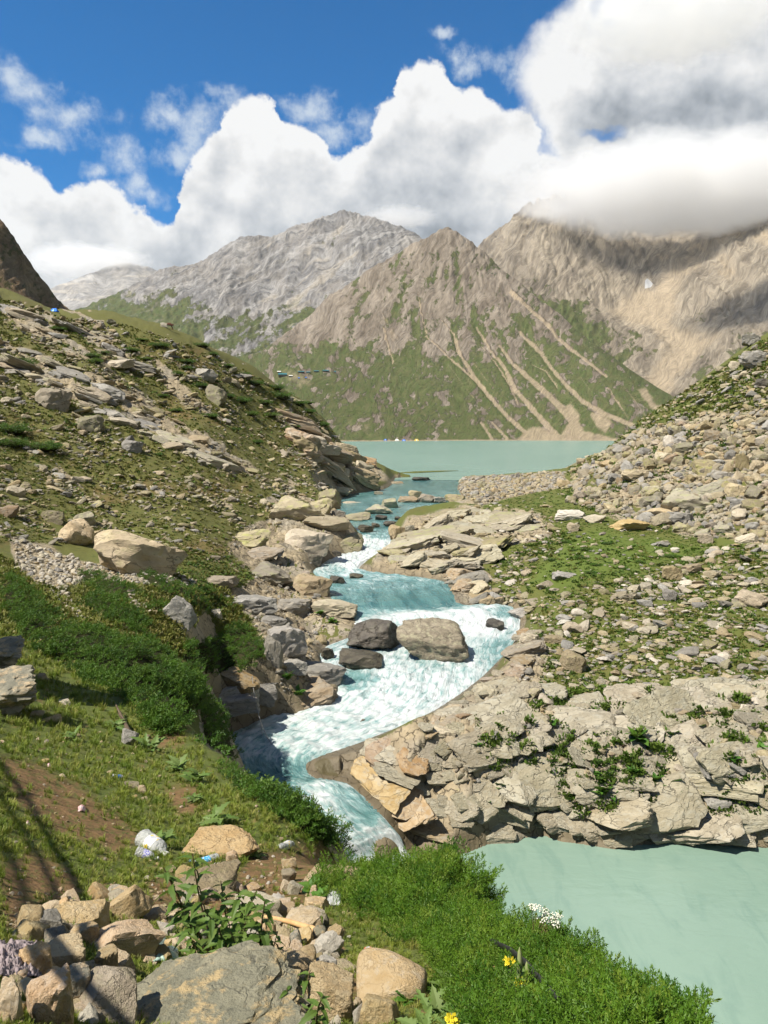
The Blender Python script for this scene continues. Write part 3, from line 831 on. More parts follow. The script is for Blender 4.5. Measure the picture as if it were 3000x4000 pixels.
def mat_mountain(name, rockA, rockB, dark, sdir, green=(0.074, 0.096, 0.032, 1), scree=(0.33, 0.262, 0.178, 1), streak=1.0):
    m, nt, b, out = material(name)
    a = nt.attr('mask'); sp = nt.n('ShaderNodeSeparateColor', {0: a.outputs['Color']})
    gr, sc, st = sp.outputs[0], sp.outputs[1], sp.outputs[2]
    lay = nt.attr('lay').outputs['Vector']
    c_, s_ = sdir
    al = nt.v('DOT_PRODUCT', lay, (c_, s_, 0)); ac = nt.v('DOT_PRODUCT', lay, (-s_, c_, 0))
    wq = nt.noise(lay, .8, 2, .5)
    q = nt.n('ShaderNodeCombineXYZ', {0: nt.m('MULTIPLY', al, .45), 1: nt.m('MULTIPLY_ADD', ac, 1.7, nt.m('MULTIPLY', wq, 2.2))}).outputs[0]
    l2 = nt.v('MULTIPLY', lay, (1, 1, 0))
    n1 = nt.noise(q, 1.6, 6, .62, .25); n2 = nt.noise(l2, 4.5, 6, .66); n3 = nt.noise(l2, 13.0, 4, .6); n4 = nt.noise(l2, .9, 3, .5)
    n5 = nt.noise(nt.v('MULTIPLY', q, (.8, 2.6, 1)), 2.2, 5, .65)
    rk = nt.mix(nt.smooth(nt.m('ADD', nt.m('MULTIPLY', n1, .6), nt.m('MULTIPLY', n5, .4)), .43, .57), rockA, rockB)
    rk = nt.mix(nt.smooth(n4, .42, .62, 0, .45), rk, nt.mix(.5, rockB, (0.28, 0.235, 0.18, 1)))
    rk = nt.mix(nt.smooth(nt.m('ADD', nt.m('MULTIPLY', n5, .75 * streak), nt.m('MULTIPLY', n2, .35)), .56 + .0 * streak, .74, 0, .8), rk, dark)
    g = nt.mix(nt.smooth(n2, .35, .68), green, nt.mix(.55, green, (0.13, 0.112, 0.058, 1)))
    g = nt.mix(nt.smooth(n3, .57, .68, 0, .75), g, (0.016, 0.022, 0.008, 1))
    g = nt.mix(nt.smooth(n3, .40, .30, 0, .5), g, (0.15, 0.13, 0.085, 1))
    ge = nt.smooth(nt.m('ADD', gr, nt.m('ADD', nt.m('MULTIPLY', nt.m('SUBTRACT', n2, .5), 1.3), nt.m('MULTIPLY', nt.m('SUBTRACT', n1, .5), .7))), .42, .58)
    c = nt.mix(ge, rk, g)
    se = nt.smooth(nt.m('ADD', sc, nt.m('MULTIPLY', nt.m('SUBTRACT', n2, .5), .7)), .22, .85)
    c = nt.mix(nt.m('MULTIPLY', se, .85), c, nt.mix(nt.smooth(n3, .3, .7), scree, nt.mix(.5, scree, (0.24, 0.195, 0.14, 1))))
    sk = nt.noise(nt.v('MULTIPLY', q, (2.2, 2.8, 1)), 2.4, 6, .74, .3)
    sv = nt.lin(sk, .30, .70, .50, 1.15)
    c = nt.mix(nt.smooth(st, .4, .6), nt.v('SCALE', c, s=nt.m('MULTIPLY', sv, .97)), (0.36, 0.36, 0.36, 1))
    nt.set(b, 'Base Color', c); nt.set(b, 'Roughness', .95); nt.set(b, 'Specular IOR Level', .1)
    h = nt.m('ADD', nt.m('MULTIPLY', n1, .9), nt.m('ADD', nt.m('MULTIPLY', n2, .6), nt.m('MULTIPLY', n3, .15)))
    hb = nt.m('MULTIPLY', h, nt.fmix(nt.m('MAXIMUM', ge, se), 1.0, .18))
    nt.set(b, 'Normal', nt.n('ShaderNodeBump', {'Height': hb, 'Strength': .55, 'Distance': 12.0}).outputs[0])
    return m

Z4 = lambda x, y: (1500 + x * .904, 800 + y * .904)
GUL = [([(310, 580), (330, 650), (390, 740), (460, 830), (540, 920), (640, 1010)], 8, 16), ([(400, 530), (460, 630), (520, 700), (570, 800), (640, 880), (720, 970), (760, 1010)], 7, 20),
       ([(500, 610), (560, 690), (650, 770), (720, 830), (780, 890), (830, 950), (850, 1000)], 6, 34), ([(590, 560), (680, 640), (720, 700), (790, 780), (860, 850), (950, 900), (1070, 950)], 10, 15),
       ([(550, 390), (620, 450), (700, 520), (760, 590), (840, 650), (960, 740)], 14, 8), ([(970, 790), (1000, 840), (1030, 880)], 4, 5), ([(420, 940), (470, 1015)], 8, 10), ([(470, 940), (540, 1020)], 8, 10),
       ([(180, 570), (260, 640), (330, 700), (400, 760), (460, 830)], 5, 9), ([(0, 540), (20, 620), (40, 690)], 6, 4), ([(250, 510), (300, 560), (320, 640)], 4, 6), ([(860, 520), (950, 600), (1060, 650), (1130, 720)], 6, 6),
       ([(150, 400), (160, 470), (185, 560)], 4, 5), ([(640, 690), (700, 720), (750, 790)], 3, 4), ([(420, 610), (480, 680), (540, 770), (580, 860)], 3, 8)]
GUL = [([Z4(*p) for p in l], a, b) for l, a, b in GUL]
FANS = [[Z4(*p) for p in q] for q in ([(560, 1020), (640, 960), (700, 960), (760, 1000), (830, 900), (850, 970), (1000, 1010), (980, 1030), (560, 1030)], [(770, 870), (810, 860), (840, 910), (850, 970), (800, 930)],
        [(1090, 800), (1130, 790), (1180, 870), (1230, 860), (1190, 900), (1150, 880)], [(890, 900), (950, 890), (990, 950), (960, 990), (910, 960)])]
def radial(px, py, x0, y0, k, L, s, oct=6, gain=.56):
    """ridges and gullies running down from a summit"""
    dx, dy = px - x0, py - y0
    rad = np.hypot(dx, dy) + 1; ang = np.arctan2(dx, dy + 120)
    ang = ang + .10 * fbm(px / 130, py / 130, 3, s + 50)
    return fbm(ang * k, rad / L, oct, s, gain=gain, ridged=True)
def m1_ridge(px, py): return radial(px, py, 1745, 800, 7.5, 420, 101)
def m1_relief(px, py, X, Y, r):
    up = sstep(1520, 1150, py); R = m1_ridge(px, py)
    a = 19 * (R - .35) * (.28 + .85 * up) * sstep(880, 1000, py + .25 * np.abs(px - 1745)) + 7 * fbm((px * .55 - py * .83) / 150, (px * .83 + py * .55) / 34, 5, 102) * (.15 + up)
    a = a + (.22 + up) * 8 * fbm(px / 40, py / 40, 5, 103, ridged=True, gain=.6)
    for l, w0, w1 in GUL: a = a - 4 * pdist(px, py, l, w0 * 2.2, w1 * 1.6)
    return a * sstep(1712, 1650, py)
def m1_cover(px, py, X, Y, Z):
    R = m1_ridge(px, py)
    up = sstep(1400, 1180, py + 70 * fbm(px / 130, py / 130, 4, 104))
    n = fbm(px / 60, py / 45, 5, 105)
    lit = fbm((px * .5 - py * .86) / 120, (px * .86 + py * .5) / 36, 5, 106)
    gr = lerp(.90 + .65 * n - .28 * (R > .55), .52 + .75 * lit - .75 * (R - .42), up)
    gr = gr - .55 * sstep(1010, 930, py) - .30 * sstep(1400, 1150, px) * up
    rb = sstep(1.0, .2, np.abs(py - (1330 + .10 * (px - 1500) + 60 * fbm(px / 90, py / 90, 4, 107))) / 75) * sstep(2150, 1900, px)
    gr = gr - .60 * rb * (.5 + n)
    jx = px + 9 * fbm(px / 20, py / 20, 3, 9); jy = py
    sc = np.zeros(px.shape)
    for l, w0, w1 in GUL: sc = np.maximum(sc, .85 * pdist(jx, jy, l, w0 * 1.0, w1 * 1.0))
    for q in FANS: sc = np.maximum(sc, .9 * soft(q, 13, px + 22 * fbm(px / 40, py / 40, 3, 8), py))
    stk = fbm((px * .80 - py * .60) / 11, (px * .60 + py * .80) / 420, 5, 108)
    sc = np.maximum(sc, .62 * sstep(.10, .40, stk) * sstep(1480, 1650, px) * sstep(1200, 1330, py))
    sc = np.maximum(sc, .55 * sstep(.10, .4, fbm((px * .80 - py * .60) / 40, (px * .60 + py * .80) / 300, 5, 109)) * sstep(1650, 1500, py))
    gr = gr - .35 * sstep(.05, .35, fbm(px / 50, py / 50, 5, 110))
    sc = np.maximum(sc, sstep(5.0, 1.0, Z - Z_LAKE) * sstep(2000, 2100, px)); sc = np.maximum(sc, .9 * sstep(2.0, .5, Z - Z_LAKE))
    for q in ([(1000, 1640), (1130, 1620), (1260, 1650), (1180, 1600), (1080, 1560)], [(1330, 1640), (1450, 1660), (1480, 1690), (1380, 1690)], [(1090, 1440), (1200, 1450), (1230, 1500), (1180, 1530), (1110, 1490)]):
        sc = np.maximum(sc, .5 * soft(q, 30, px + 30 * n, py))
    return np.stack([np.clip(gr, 0, 1), np.clip(sc, 0, 1), 0 * px, 0 * px], -1)
M1 = [(800, 1420, 1250), (880, 1400, 1300), (1000, 1700, 930), (1000, 1500, 1100), (1000, 1385, 1400), (1150, 1720, 900), (1150, 1600, 980), (1150, 1460, 1120), (1150, 1400, 1270), (1150, 1285, 1580), (1300, 1712, 905), (1300, 1600, 1000), (1300, 1450, 1150), (1300, 1350, 1320), (1300, 1250, 1500), (1300, 1160, 1720),
      (1450, 1700, 925), (1450, 1600, 1010), (1450, 1450, 1180), (1450, 1300, 1390), (1450, 1150, 1630), (1450, 1060, 1800), (1600, 1702, 940), (1600, 1600, 1030), (1600, 1450, 1200), (1600, 1250, 1450), (1600, 1100, 1650), (1540, 1010, 1840), (1600, 968, 1860), (1650, 955, 1870), (1690, 922, 1880),
      (1750, 1706, 968), (1750, 1600, 1050), (1750, 1450, 1210), (1750, 1250, 1450), (1750, 1050, 1700), (1750, 890, 1900), (1800, 925, 1890), (1830, 950, 1880), (1900, 1712, 975), (1900, 1600, 1070), (1900, 1450, 1220), (1900, 1250, 1450), (1900, 1100, 1680), (1900, 1002, 1830),
      (2050, 1713, 985), (2050, 1600, 1080), (2050, 1450, 1230), (2050, 1300, 1420), (2050, 1130, 1700), (2200, 1713, 990), (2200, 1600, 1090), (2200, 1450, 1240), (2200, 1250, 1560), (2350, 1713, 995), (2350, 1600, 1090), (2350, 1450, 1240), (2350, 1370, 1400),
      (2500, 1713, 995), (2500, 1600, 1100), (2500, 1500, 1230), (2650, 1712, 1000), (2650, 1590, 1150)]
M1 += [(p, 'z', -22, 820) for p in (1000, 1300, 1600, 1900, 2200, 2600)] + [(1000, 'z', 60, 1800), (1150, 'z', 110, 2000), (1300, 'z', 180, 2150), (1450, 'z', 230, 2220), (1600, 'z', 230, 2200), (1750, 'z', 280, 2250), (1900, 'z', 220, 2200), (2050, 'z', 150, 2150), (2200, 'z', 110, 1900), (2350, 'z', 40, 1750), (2500, 'z', 20, 1600), (2650, 'z', 0, 1500)]
mtn('mountain_front', M1, 780, 2700, 430, 300, 830, 2250, m1_relief, m1_cover,
    mat_mountain('mountain_front', (0.145, 0.118, 0.09, 1), (0.265, 0.225, 0.18, 1), (0.055, 0.047, 0.037, 1), (.55, -.83)))

def m2_relief(px, py, X, Y, r):
    wv = 26 * fbm(px / 150, py / 150, 3, 118)
    al = px * .87 - py * .5; ac = px * .5 + py * .87 + wv
    return 20 * (radial(px, py, 1330, 720, 5.5, 420, 116) - .35) + 15 * fbm(al / 330, ac / 48, 6, 111, ridged=True, gain=.58) + 9 * fbm(px / 36, py / 36, 5, 113, ridged=True, gain=.6)
def m2_cover(px, py, X, Y, Z):
    wv = 26 * fbm(px / 150, py / 150, 3, 118)
    al = px * .87 - py * .5; ac = px * .5 + py * .87 + wv
    R = radial(px, py, 1330, 720, 5.5, 420, 116)
    gr = .05 + .9 * fbm(al / 160, ac / 50, 5, 114) + .62 * sstep(1100, 1300, py) + .35 * sstep(820, 650, px) - .6 * (R - .4)
    sc = .9 * sstep(.02, .40, fbm(al / 240, ac / 36, 5, 115) + .3 * soft([(1230, 1010), (1400, 1010), (1330, 1090), (1200, 1200), (1120, 1260), (1180, 1120)], 60, px, py) + .25 * (.4 - R))
    return np.stack([np.clip(gr, 0, 1), np.clip(sc, 0, 1) * .85, 0 * px, 0 * px], -1)
M2 = [(250, 1300, 2450), (350, 1240, 2700), (350, 1320, 2400), (430, 1195, 2800), (520, 1150, 2850), (520, 1270, 2350), (633, 1085, 2950), (714, 1056, 3000), (714, 1200, 2500), (714, 1340, 2050), (790, 1060, 3050), (868, 999, 3100), (868, 1150, 2600), (868, 1300, 2200), (868, 1430, 1750),
      (925, 963, 3150), (972, 949, 3150), (1012, 962, 3150), (1000, 1150, 2700), (1000, 1300, 2250), (1000, 1450, 1700), (1070, 965, 3150), (1130, 954, 3150), (1130, 1150, 2650), (1130, 1350, 2050), (1175, 908, 3220), (1238, 879, 3250), (1266, 886, 3250), (1240, 1000, 2950), (1240, 1150, 2600), (1240, 1300, 2150),
      (1300, 858, 3280), (1347, 836, 3300), (1347, 950, 3000), (1347, 1100, 2650), (1347, 1250, 2250), (1410, 858, 3300), (1450, 872, 3300), (1450, 1000, 2900), (1450, 1150, 2500), (1520, 893, 3300), (1600, 930, 3300), (1600, 1050, 2800), (1660, 948, 3300), (1720, 968, 3300), (1720, 1060, 2850), (1850, 1060, 3300), (1850, 1150, 2800)]
M2 += [(p, 'z', z, 3900) for p, z in ((250, 300), (430, 420), (714, 500), (972, 650), (1130, 650), (1347, 750), (1600, 650), (1850, 500))]
mtn('mountain_ridge', M2, 230, 1900, 400, 210, 1700, 3900, m2_relief, m2_cover,
    mat_mountain('mountain_ridge', (0.158, 0.150, 0.145, 1), (0.31, 0.298, 0.285, 1), (0.066, 0.066, 0.07, 1), (.87, -.5), scree=(0.36, 0.33, 0.285, 1), streak=1.1))

CIRQ = [Z4(*p) for p in ((940, 470), (1060, 400), (1200, 330), (1250, 270), (1330, 210), (1420, 230), (1300, 320), (1280, 400), (1250, 520), (1380, 560), (1450, 590), (1340, 700), (1270, 760), (1230, 830), (1170, 890), (1120, 830), (1140, 740), (1190, 680), (1230, 620), (1150, 560), (1050, 520))]
def m3_ridge(px, py): return radial(px, py, 2150, 700, 6.0, 480, 121)
def m3_relief(px, py, X, Y, r):
    ci = soft(CIRQ, 40, px, py)
    a = 38 * (m3_ridge(px, py) - .35) + 10 * fbm((px * .6 - py * .8) / 150, (px * .8 + py * .6) / 30, 5, 122, ridged=True) + 9 * fbm(px / 40, py / 40, 5, 123, ridged=True, gain=.6)
    return a * (1 - .8 * ci)
def m3_cover(px, py, X, Y, Z):
    n = fbm(px / 90, py / 60, 5, 124); R = m3_ridge(px, py)
    gr = .0 + 1.0 * n + .75 * sstep(1000, 1230, py) * sstep(2480, 2150, px) + .5 * sstep(1180, 1330, py) - .3 * sstep(980, 900, py) + .4 * soft([Z4(1330, 620), Z4(1390, 600), Z4(1380, 690), Z4(1320, 680)], 14, px, py) - .6 * (R - .4)
    sc = .85 * soft(CIRQ, 50, px + 60 * fbm(px / 70, py / 70, 4, 125), py + 45 * n)
    sc = np.maximum(sc, .7 * sstep(-.1, .3, fbm(px / 130, py / 90, 5, 126) + .1 + .5 * (.4 - R)) * sstep(2250, 2450, px) * sstep(1230, 1050, py))
    gr = gr - sc
    st = soft([Z4(1127, 350), Z4(1138, 337), Z4(1150, 345), Z4(1162, 356), Z4(1150, 366), Z4(1128, 375)], 2.0, px, py)
    return np.stack([np.clip(gr, 0, 1), np.clip(sc, 0, 1), st, 0 * px], -1)
M3 = [(1780, 1110, 2500), (1850, 1035, 2500), (1850, 1150, 2200), (1910, 990, 2520), (1910, 1090, 2250), (2000, 925, 2560), (2000, 1050, 2250), (2000, 1150, 2000), (2060, 848, 2620), (2130, 800, 2650), (2130, 950, 2350), (2130, 1100, 2100), (2130, 1250, 1800), (2200, 820, 2680),
      (2300, 800, 2900), (2300, 930, 2600), (2300, 1100, 2200), (2300, 1300, 1800), (2300, 1450, 1450), (2500, 770, 3200), (2500, 900, 2900), (2500, 1000, 2620), (2500, 1150, 2220), (2500, 1300, 1850), (2500, 1450, 1500), (2500, 1590, 1250), (2600, 1170, 2050), (2620, 1000, 2600),
      (2700, 760, 3200), (2700, 900, 2900), (2700, 985, 2600), (2700, 1090, 2080), (2700, 1250, 1800), (2700, 1400, 1580), (2700, 1560, 1280), (2850, 760, 3100), (2850, 905, 2750), (2850, 1010, 2130), (2850, 1100, 1980), (2850, 1250, 1770), (2850, 1400, 1550),
      (3000, 750, 3000), (3000, 870, 2700), (3000, 945, 2150), (3000, 1060, 1930), (3000, 1250, 1700), (3000, 1400, 1450), (3300, 700, 2900), (3300, 850, 2200), (3300, 1200, 1600), (3300, 1450, 1300)]
M3 += [(p, 'z', z, 3900) for p, z in ((1850, 380), (2000, 450), (2130, 520), (2500, 700), (2850, 700), (3300, 700))] + [(2300, 'z', -10, 1150), (2700, 'z', 0, 1000), (3000, 'z', 20, 1050), (3300, 'z', 40, 1000)]
mtn('mountain_right', M3, 1760, 3350, 380, 270, 1080, 3900, m3_relief, m3_cover,
    mat_mountain('mountain_right', (0.145, 0.122, 0.095, 1), (0.30, 0.258, 0.198, 1), (0.06, 0.053, 0.045, 1), (.6, -.8), scree=(0.35, 0.285, 0.20, 1)))

def m4_relief(px, py, X, Y, r):
    return 5 * fbm(px / 100, py / 12, 4, 131) + 5 * fbm(px / 60, py / 40, 4, 132, ridged=True)
def m4_cover(px, py, X, Y, Z):
    return np.stack([0 * px, np.clip(.75 * sstep(.05, .25, fbm(px / 150, py / 16, 3, 133)), 0, 1), 0 * px, 0 * px], -1)
M4 = [(0, 1250, 5600), (100, 1190, 6000), (200, 1130, 6400), (200, 1240, 5300), (350, 1075, 6600), (350, 1200, 5500), (480, 1030, 6700), (560, 1045, 6700), (560, 1180, 5600), (650, 1080, 6700), (760, 1110, 6700), (760, 1200, 5600), (900, 1150, 6700)]
M4 += [(p, 'z', z, 7600) for p, z in ((0, 500), (350, 1000), (560, 1100), (900, 800))] + [(p, 'z', 500, 4700) for p in (0, 400, 900)]
mtn('mountain_distant', M4, 60, 900, 200, 110, 4700, 7600, m4_relief, m4_cover, mat_mountain('mountain_distant', (0.25, 0.24, 0.23, 1), (0.36, 0.345, 0.33, 1), (0.14, 0.14, 0.14, 1), (.98, -.17), scree=(0.46, 0.43, 0.39, 1)))

def m5_relief(px, py, X, Y, r):
    return 14 * fbm(px / 90, py / 90, 5, 141, ridged=True) + 7 * fbm((px * .5 + py * .86) / 18, (px * .86 - py * .5) / 90, 4, 142)
def m5_cover(px, py, X, Y, Z):
    return np.stack([np.clip(.35 + .7 * fbm(px / 60, py / 60, 4, 143), 0, 1), 0 * px, 0 * px, 0 * px], -1)
M5 = [(-700, 500, 420), (-300, 660, 430), (-150, 760, 435), (0, 884, 440), (45, 925, 445), (100, 1015, 455), (165, 1100, 465), (220, 1170, 475), (265, 1215, 485), (320, 1260, 490), (-700, 1000, 330), (-300, 1000, 350), (-300, 1150, 310), (0, 1030, 390), (0, 1180, 345), (120, 1130, 430), (200, 1230, 430), (320, 1330, 440)]
M5 += [(p, 'z', z, 620) for p, z in ((-700, 120), (-300, 100), (0, 70), (160, 40), (320, 10))]
mtn('cliff_ridge', M5, -700, 330, 220, 130, 300, 620, m5_relief, m5_cover,
    mat_mountain('cliff_ridge', (0.155, 0.105, 0.062, 1), (0.235, 0.165, 0.10, 1), (0.055, 0.042, 0.03, 1), (.5, .86), green=(0.075, 0.07, 0.022, 1)))
# ------------------------------------------------------------------ stones
def ico(sub):
    bm = bmesh.new(); bmesh.ops.create_icosphere(bm, subdivisions=sub, radius=1.0)
    co = np.array([v.co[:] for v in bm.verts]); f = np.array([[v.index for v in p.verts] for p in bm.faces]); bm.free()
    return co, f
ICO = {k: ico(k) for k in (1, 2, 3, 4, 5)}

def rock_mesh(name, seed, sub, mat, planes=16, rough=.05, blocky=0.5, flat=False, soft_k=140.0, strata=0.0):
    g = np.random.default_rng(seed)
    d, f = ICO[sub]
    d = d / np.linalg.norm(d, axis=1)[:, None]
    n = g.normal(size=(planes, 3)); n /= np.linalg.norm(n, axis=1)[:, None]
    if blocky > 0:
        ax = np.r_[np.eye(3), -np.eye(3)]; q, _ = np.linalg.qr(g.normal(size=(3, 3)))
        ax = ax + g.normal(scale=.22, size=ax.shape); ax /= np.linalg.norm(ax, axis=1)[:, None]
        n = np.r_[n, ax]
    off = g.uniform(.66, 1.05, len(n))
    if blocky > 0: off[-6:] = g.uniform(.60, .82, 6) if blocky > .4 else g.uniform(.72, .92, 6)
    c = d @ n.T
    inv = np.where(c > .05, c / off, 0.05)
    mx = inv.max(1)
    r = 1.0 / (mx + np.log(np.exp(soft_k * (inv - mx[:, None])).sum(1)) / soft_k)
    p = d * r[:, None]
    nz = vnoise3(p * 1.7 + seed, seed) * .55 + vnoise3(p * 4.1 + seed, seed + 3) * .4
    cr = 0
    if sub >= 3:
        cr = -np.abs(vnoise3(p * 3.1 + 7 + seed, seed + 11)) * .9 + np.abs(vnoise3(p * 7.7 + seed, seed + 12)) * .45
        nz = nz + vnoise3(p * 9.5 + seed, seed + 5) * .28 + cr
    if sub >= 4: nz = nz + vnoise3(p * 21 + seed, seed + 7) * .16 + np.abs(vnoise3(p * 15 + seed, seed + 8)) * .2
    p = p * (1 + rough * nz)[:, None]
    if strata:
        s_ = p @ np.array([.2, .15, .97]) * 7 + .8 * vnoise3(p * 2 + seed, seed + 21)
        p = p * (1 + strata * (sstep(.2, .8, s_ - np.floor(s_)) - .5))[:, None]
    p -= (p.max(0) + p.min(0)) / 2
    p /= np.abs(p).max(0)
    me = mesh_np(name, p, f, mat, not flat)
    if not flat and soft_k > 30: me.set_sharp_from_angle(angle=math.radians(24))
    return me

def mat_rock(name, a, b, dark, lichen=None, wetline=False, scale=1.0, lich_amt=.5, gloss=.92, bump=.6, vary=.26, sat=(.65, 1.15)):
    """stone: two tones, dark crevices, lichen blotches; each stone a little different"""
    m, nt, bs, out = material(name)
    oi = nt.n('ShaderNodeObjectInfo'); tc = nt.n('ShaderNodeTexCoord').outputs['Object']
    pos = nt.n('ShaderNodeNewGeometry').outputs['Position']
    v = nt.v('ADD', tc, nt.v('SCALE', (7.1, 3.3, 5.7), s=nt.m('MULTIPLY', oi.outputs['Random'], 9.0)))
    n1 = nt.noise(v, 1.5 * scale, 5, .6, .3); n2 = nt.noise(v, 5.5 * scale, 5, .66); n3 = nt.noise(v, 19.0 * scale, 4, .65)
    c = nt.mix(nt.smooth(n1, .32, .68), a, b)
    c = nt.mix(nt.smooth(n2, .57, .72, 0, .75), c, dark)
    c = nt.mix(nt.smooth(n3, .60, .75, 0, .4), c, nt.mix(.5, b, (0.62, 0.58, 0.50, 1)))
    if lichen:
        c = nt.mix(nt.m('MULTIPLY', nt.smooth(nt.noise(v, 2.6 * scale, 5, .68), .50, .62), lich_amt), c, lichen)
    vo = nt.n('ShaderNodeTexVoronoi', {'Vector': nt.v('ADD', v, nt.v('SCALE', nt.noise(v, 2.0, 3, .6, out=1), s=.8)), 'Scale': 1.5 * scale}, feature='DISTANCE_TO_EDGE')
    crk = nt.smooth(vo.outputs['Distance'], .035, .0)
    crk = nt.m('MULTIPLY', crk, nt.smooth(n1, .40, .58))
    c = nt.mix(nt.m('MULTIPLY', crk, .7), c, dark)
    hsv = nt.n('ShaderNodeHueSaturation', {'Hue': nt.lin(oi.outputs['Random'], 0, 1, .49, .508), 'Saturation': nt.lin(nt.m('FRACT', nt.m('MULTIPLY', oi.outputs['Random'], 7.3)), 0, 1, *sat),
                                           'Value': nt.lin(nt.m('FRACT', nt.m('MULTIPLY', oi.outputs['Random'], 13.7)), 0, 1, 1 - vary, 1 + vary), 'Color': c})
    nt.set(bs, 'Base Color', hsv.outputs[0]); nt.set(bs, 'Roughness', gloss); nt.set(bs, 'Specular IOR Level', .25)
    h = nt.m('ADD', nt.m('MULTIPLY', n2, .6), nt.m('ADD', nt.m('MULTIPLY', n3, .25), nt.m('MULTIPLY', n1, .5)))
    h = nt.m('SUBTRACT', h, nt.m('MULTIPLY', crk, .35))
    nt.set(bs, 'Normal', nt.n('ShaderNodeBump', {'Height': h, 'Strength': bump, 'Distance': .25}).outputs[0])
    return m
RM = {
    'bed': mat_rock('bedrock', (0.275, 0.238, 0.16, 1), (0.385, 0.342, 0.245, 1), (0.085, 0.073, 0.050, 1), (0.345, 0.33, 0.265, 1), lich_amt=.5, vary=.10, sat=(.8, 1.0), bump=.8, scale=1.3),
    'pale': mat_rock('rock_pale', (0.275, 0.22, 0.135, 1), (0.365, 0.302, 0.198, 1), (0.10, 0.082, 0.052, 1), (0.28, 0.27, 0.12, 1), lich_amt=.28),
    'lichen': mat_rock('rock_lichen', (0.23, 0.195, 0.125, 1), (0.31, 0.27, 0.175, 1), (0.09, 0.076, 0.052, 1), (0.28, 0.28, 0.105, 1), lich_amt=.75),
    'grey': mat_rock('rock_grey', (0.205, 0.19, 0.165, 1), (0.30, 0.28, 0.245, 1), (0.10, 0.09, 0.078, 1), (0.30, 0.26, 0.18, 1), lich_amt=.35),
    'dark': mat_rock('rock_dark', (0.055, 0.046, 0.034, 1), (0.10, 0.085, 0.06, 1), (0.022, 0.018, 0.014, 1), (0.13, 0.125, 0.08, 1), gloss=.45),
    'ochre': mat_rock('rock_ochre', (0.24, 0.165, 0.085, 1), (0.33, 0.26, 0.17, 1), (0.10, 0.07, 0.045, 1), (0.28, 0.26, 0.22, 1)),
    'orange': mat_rock('rock_orange', (0.50, 0.345, 0.175, 1), (0.60, 0.46, 0.28, 1), (0.33, 0.215, 0.11, 1), (0.62, 0.52, 0.38, 1), lich_amt=.3, vary=.08, sat=(.80, 1.10)),
    'tan': mat_rock('rock_tan', (0.36, 0.26, 0.13, 1), (0.44, 0.34, 0.19, 1), (0.22, 0.155, 0.08, 1), (0.42, 0.37, 0.25, 1), lich_amt=.3, vary=.12, sat=(.80, 1.10)),
    'pink': mat_rock('rock_pink', (0.46, 0.33, 0.19, 1), (0.54, 0.42, 0.275, 1), (0.30, 0.21, 0.12, 1), (0.54, 0.50, 0.43, 1), lich_amt=.3, vary=.08, sat=(.80, 1.10)),
    'white': mat_rock('rock_white', (0.40, 0.355, 0.275, 1), (0.52, 0.465, 0.37, 1), (0.24, 0.21, 0.165, 1), (0.5, 0.44, 0.33, 1), lich_amt=.3, vary=.1),
    'slate': mat_rock('rock_slate', (0.16, 0.155, 0.115, 1), (0.25, 0.23, 0.165, 1), (0.06, 0.06, 0.05, 1), (0.38, 0.29, 0.165, 1), scale=1.0, lich_amt=.9, vary=.05, bump=.5),
}
BIG = {}
def big_mesh(mat, k, sub=4):
    key = (mat, k % 5, sub)
    if key not in BIG:
        BIG[key] = rock_mesh('boulder', 900 + 31 * (k % 5) + len(mat) * 7, sub, RM[mat], planes=13 + k % 4, rough=(.075, .11, .07, .10, .085)[k % 5], blocky=(.5, .3, .6, .2, .5)[k % 5], strata=(.035, 0, .05, .02, .06)[k % 5])
    return BIG[key]

def boulder(x0, y0, x1, y1, mat, label, k=0, cat='boulder', name='boulder', group=None, yaw=None, tilt=0.0, depth=.85, sub=4, mesh=None, z=None, sink=0.12):
    """a stone whose outline fills this box of the photograph, resting on the ground there"""
    cx, H = (x0 + x1) / 2, y1 - y0
    if z is not None: A = onz(np.array([cx]), np.array([y1 - sink * H]), z)[0]
    else: A = hit(cx, min(y1 - sink * H, 4300))[0][0]
    dist = np.linalg.norm(A)
    w = (x1 - x0) * dist / FPX; happ = H * dist / FPX
    dep = w * depth
    e = math.asin(min(.9, max(.03, -A[2] / dist)))
    h = max((happ - .55 * dep * math.sin(e)) / math.cos(e), .30 * w * .8, .15)
    hd = np.array([A[0], A[1], 0]); hd /= np.linalg.norm(hd)
    d = ray(cx, (y0 + y1) / 2); d = d / np.linalg.norm(d)
    C = d * (dist + .38 * dep)
    me = mesh or big_mesh(mat, k, sub)
    th = math.atan2(A[0], A[1])
    o = link(name, me, None, C, (0, tilt, -th + (0.0 if yaw is None else yaw)), (w / 2 * 1.02, dep / 2, h / 2 * 1.04))
    tag(o, label, cat, group)
    ANCH.append((label, (x0 + x1) / 2, (y0 + y1) / 2))
    return o
ANCH, AUTO = [], []
_unused = 0
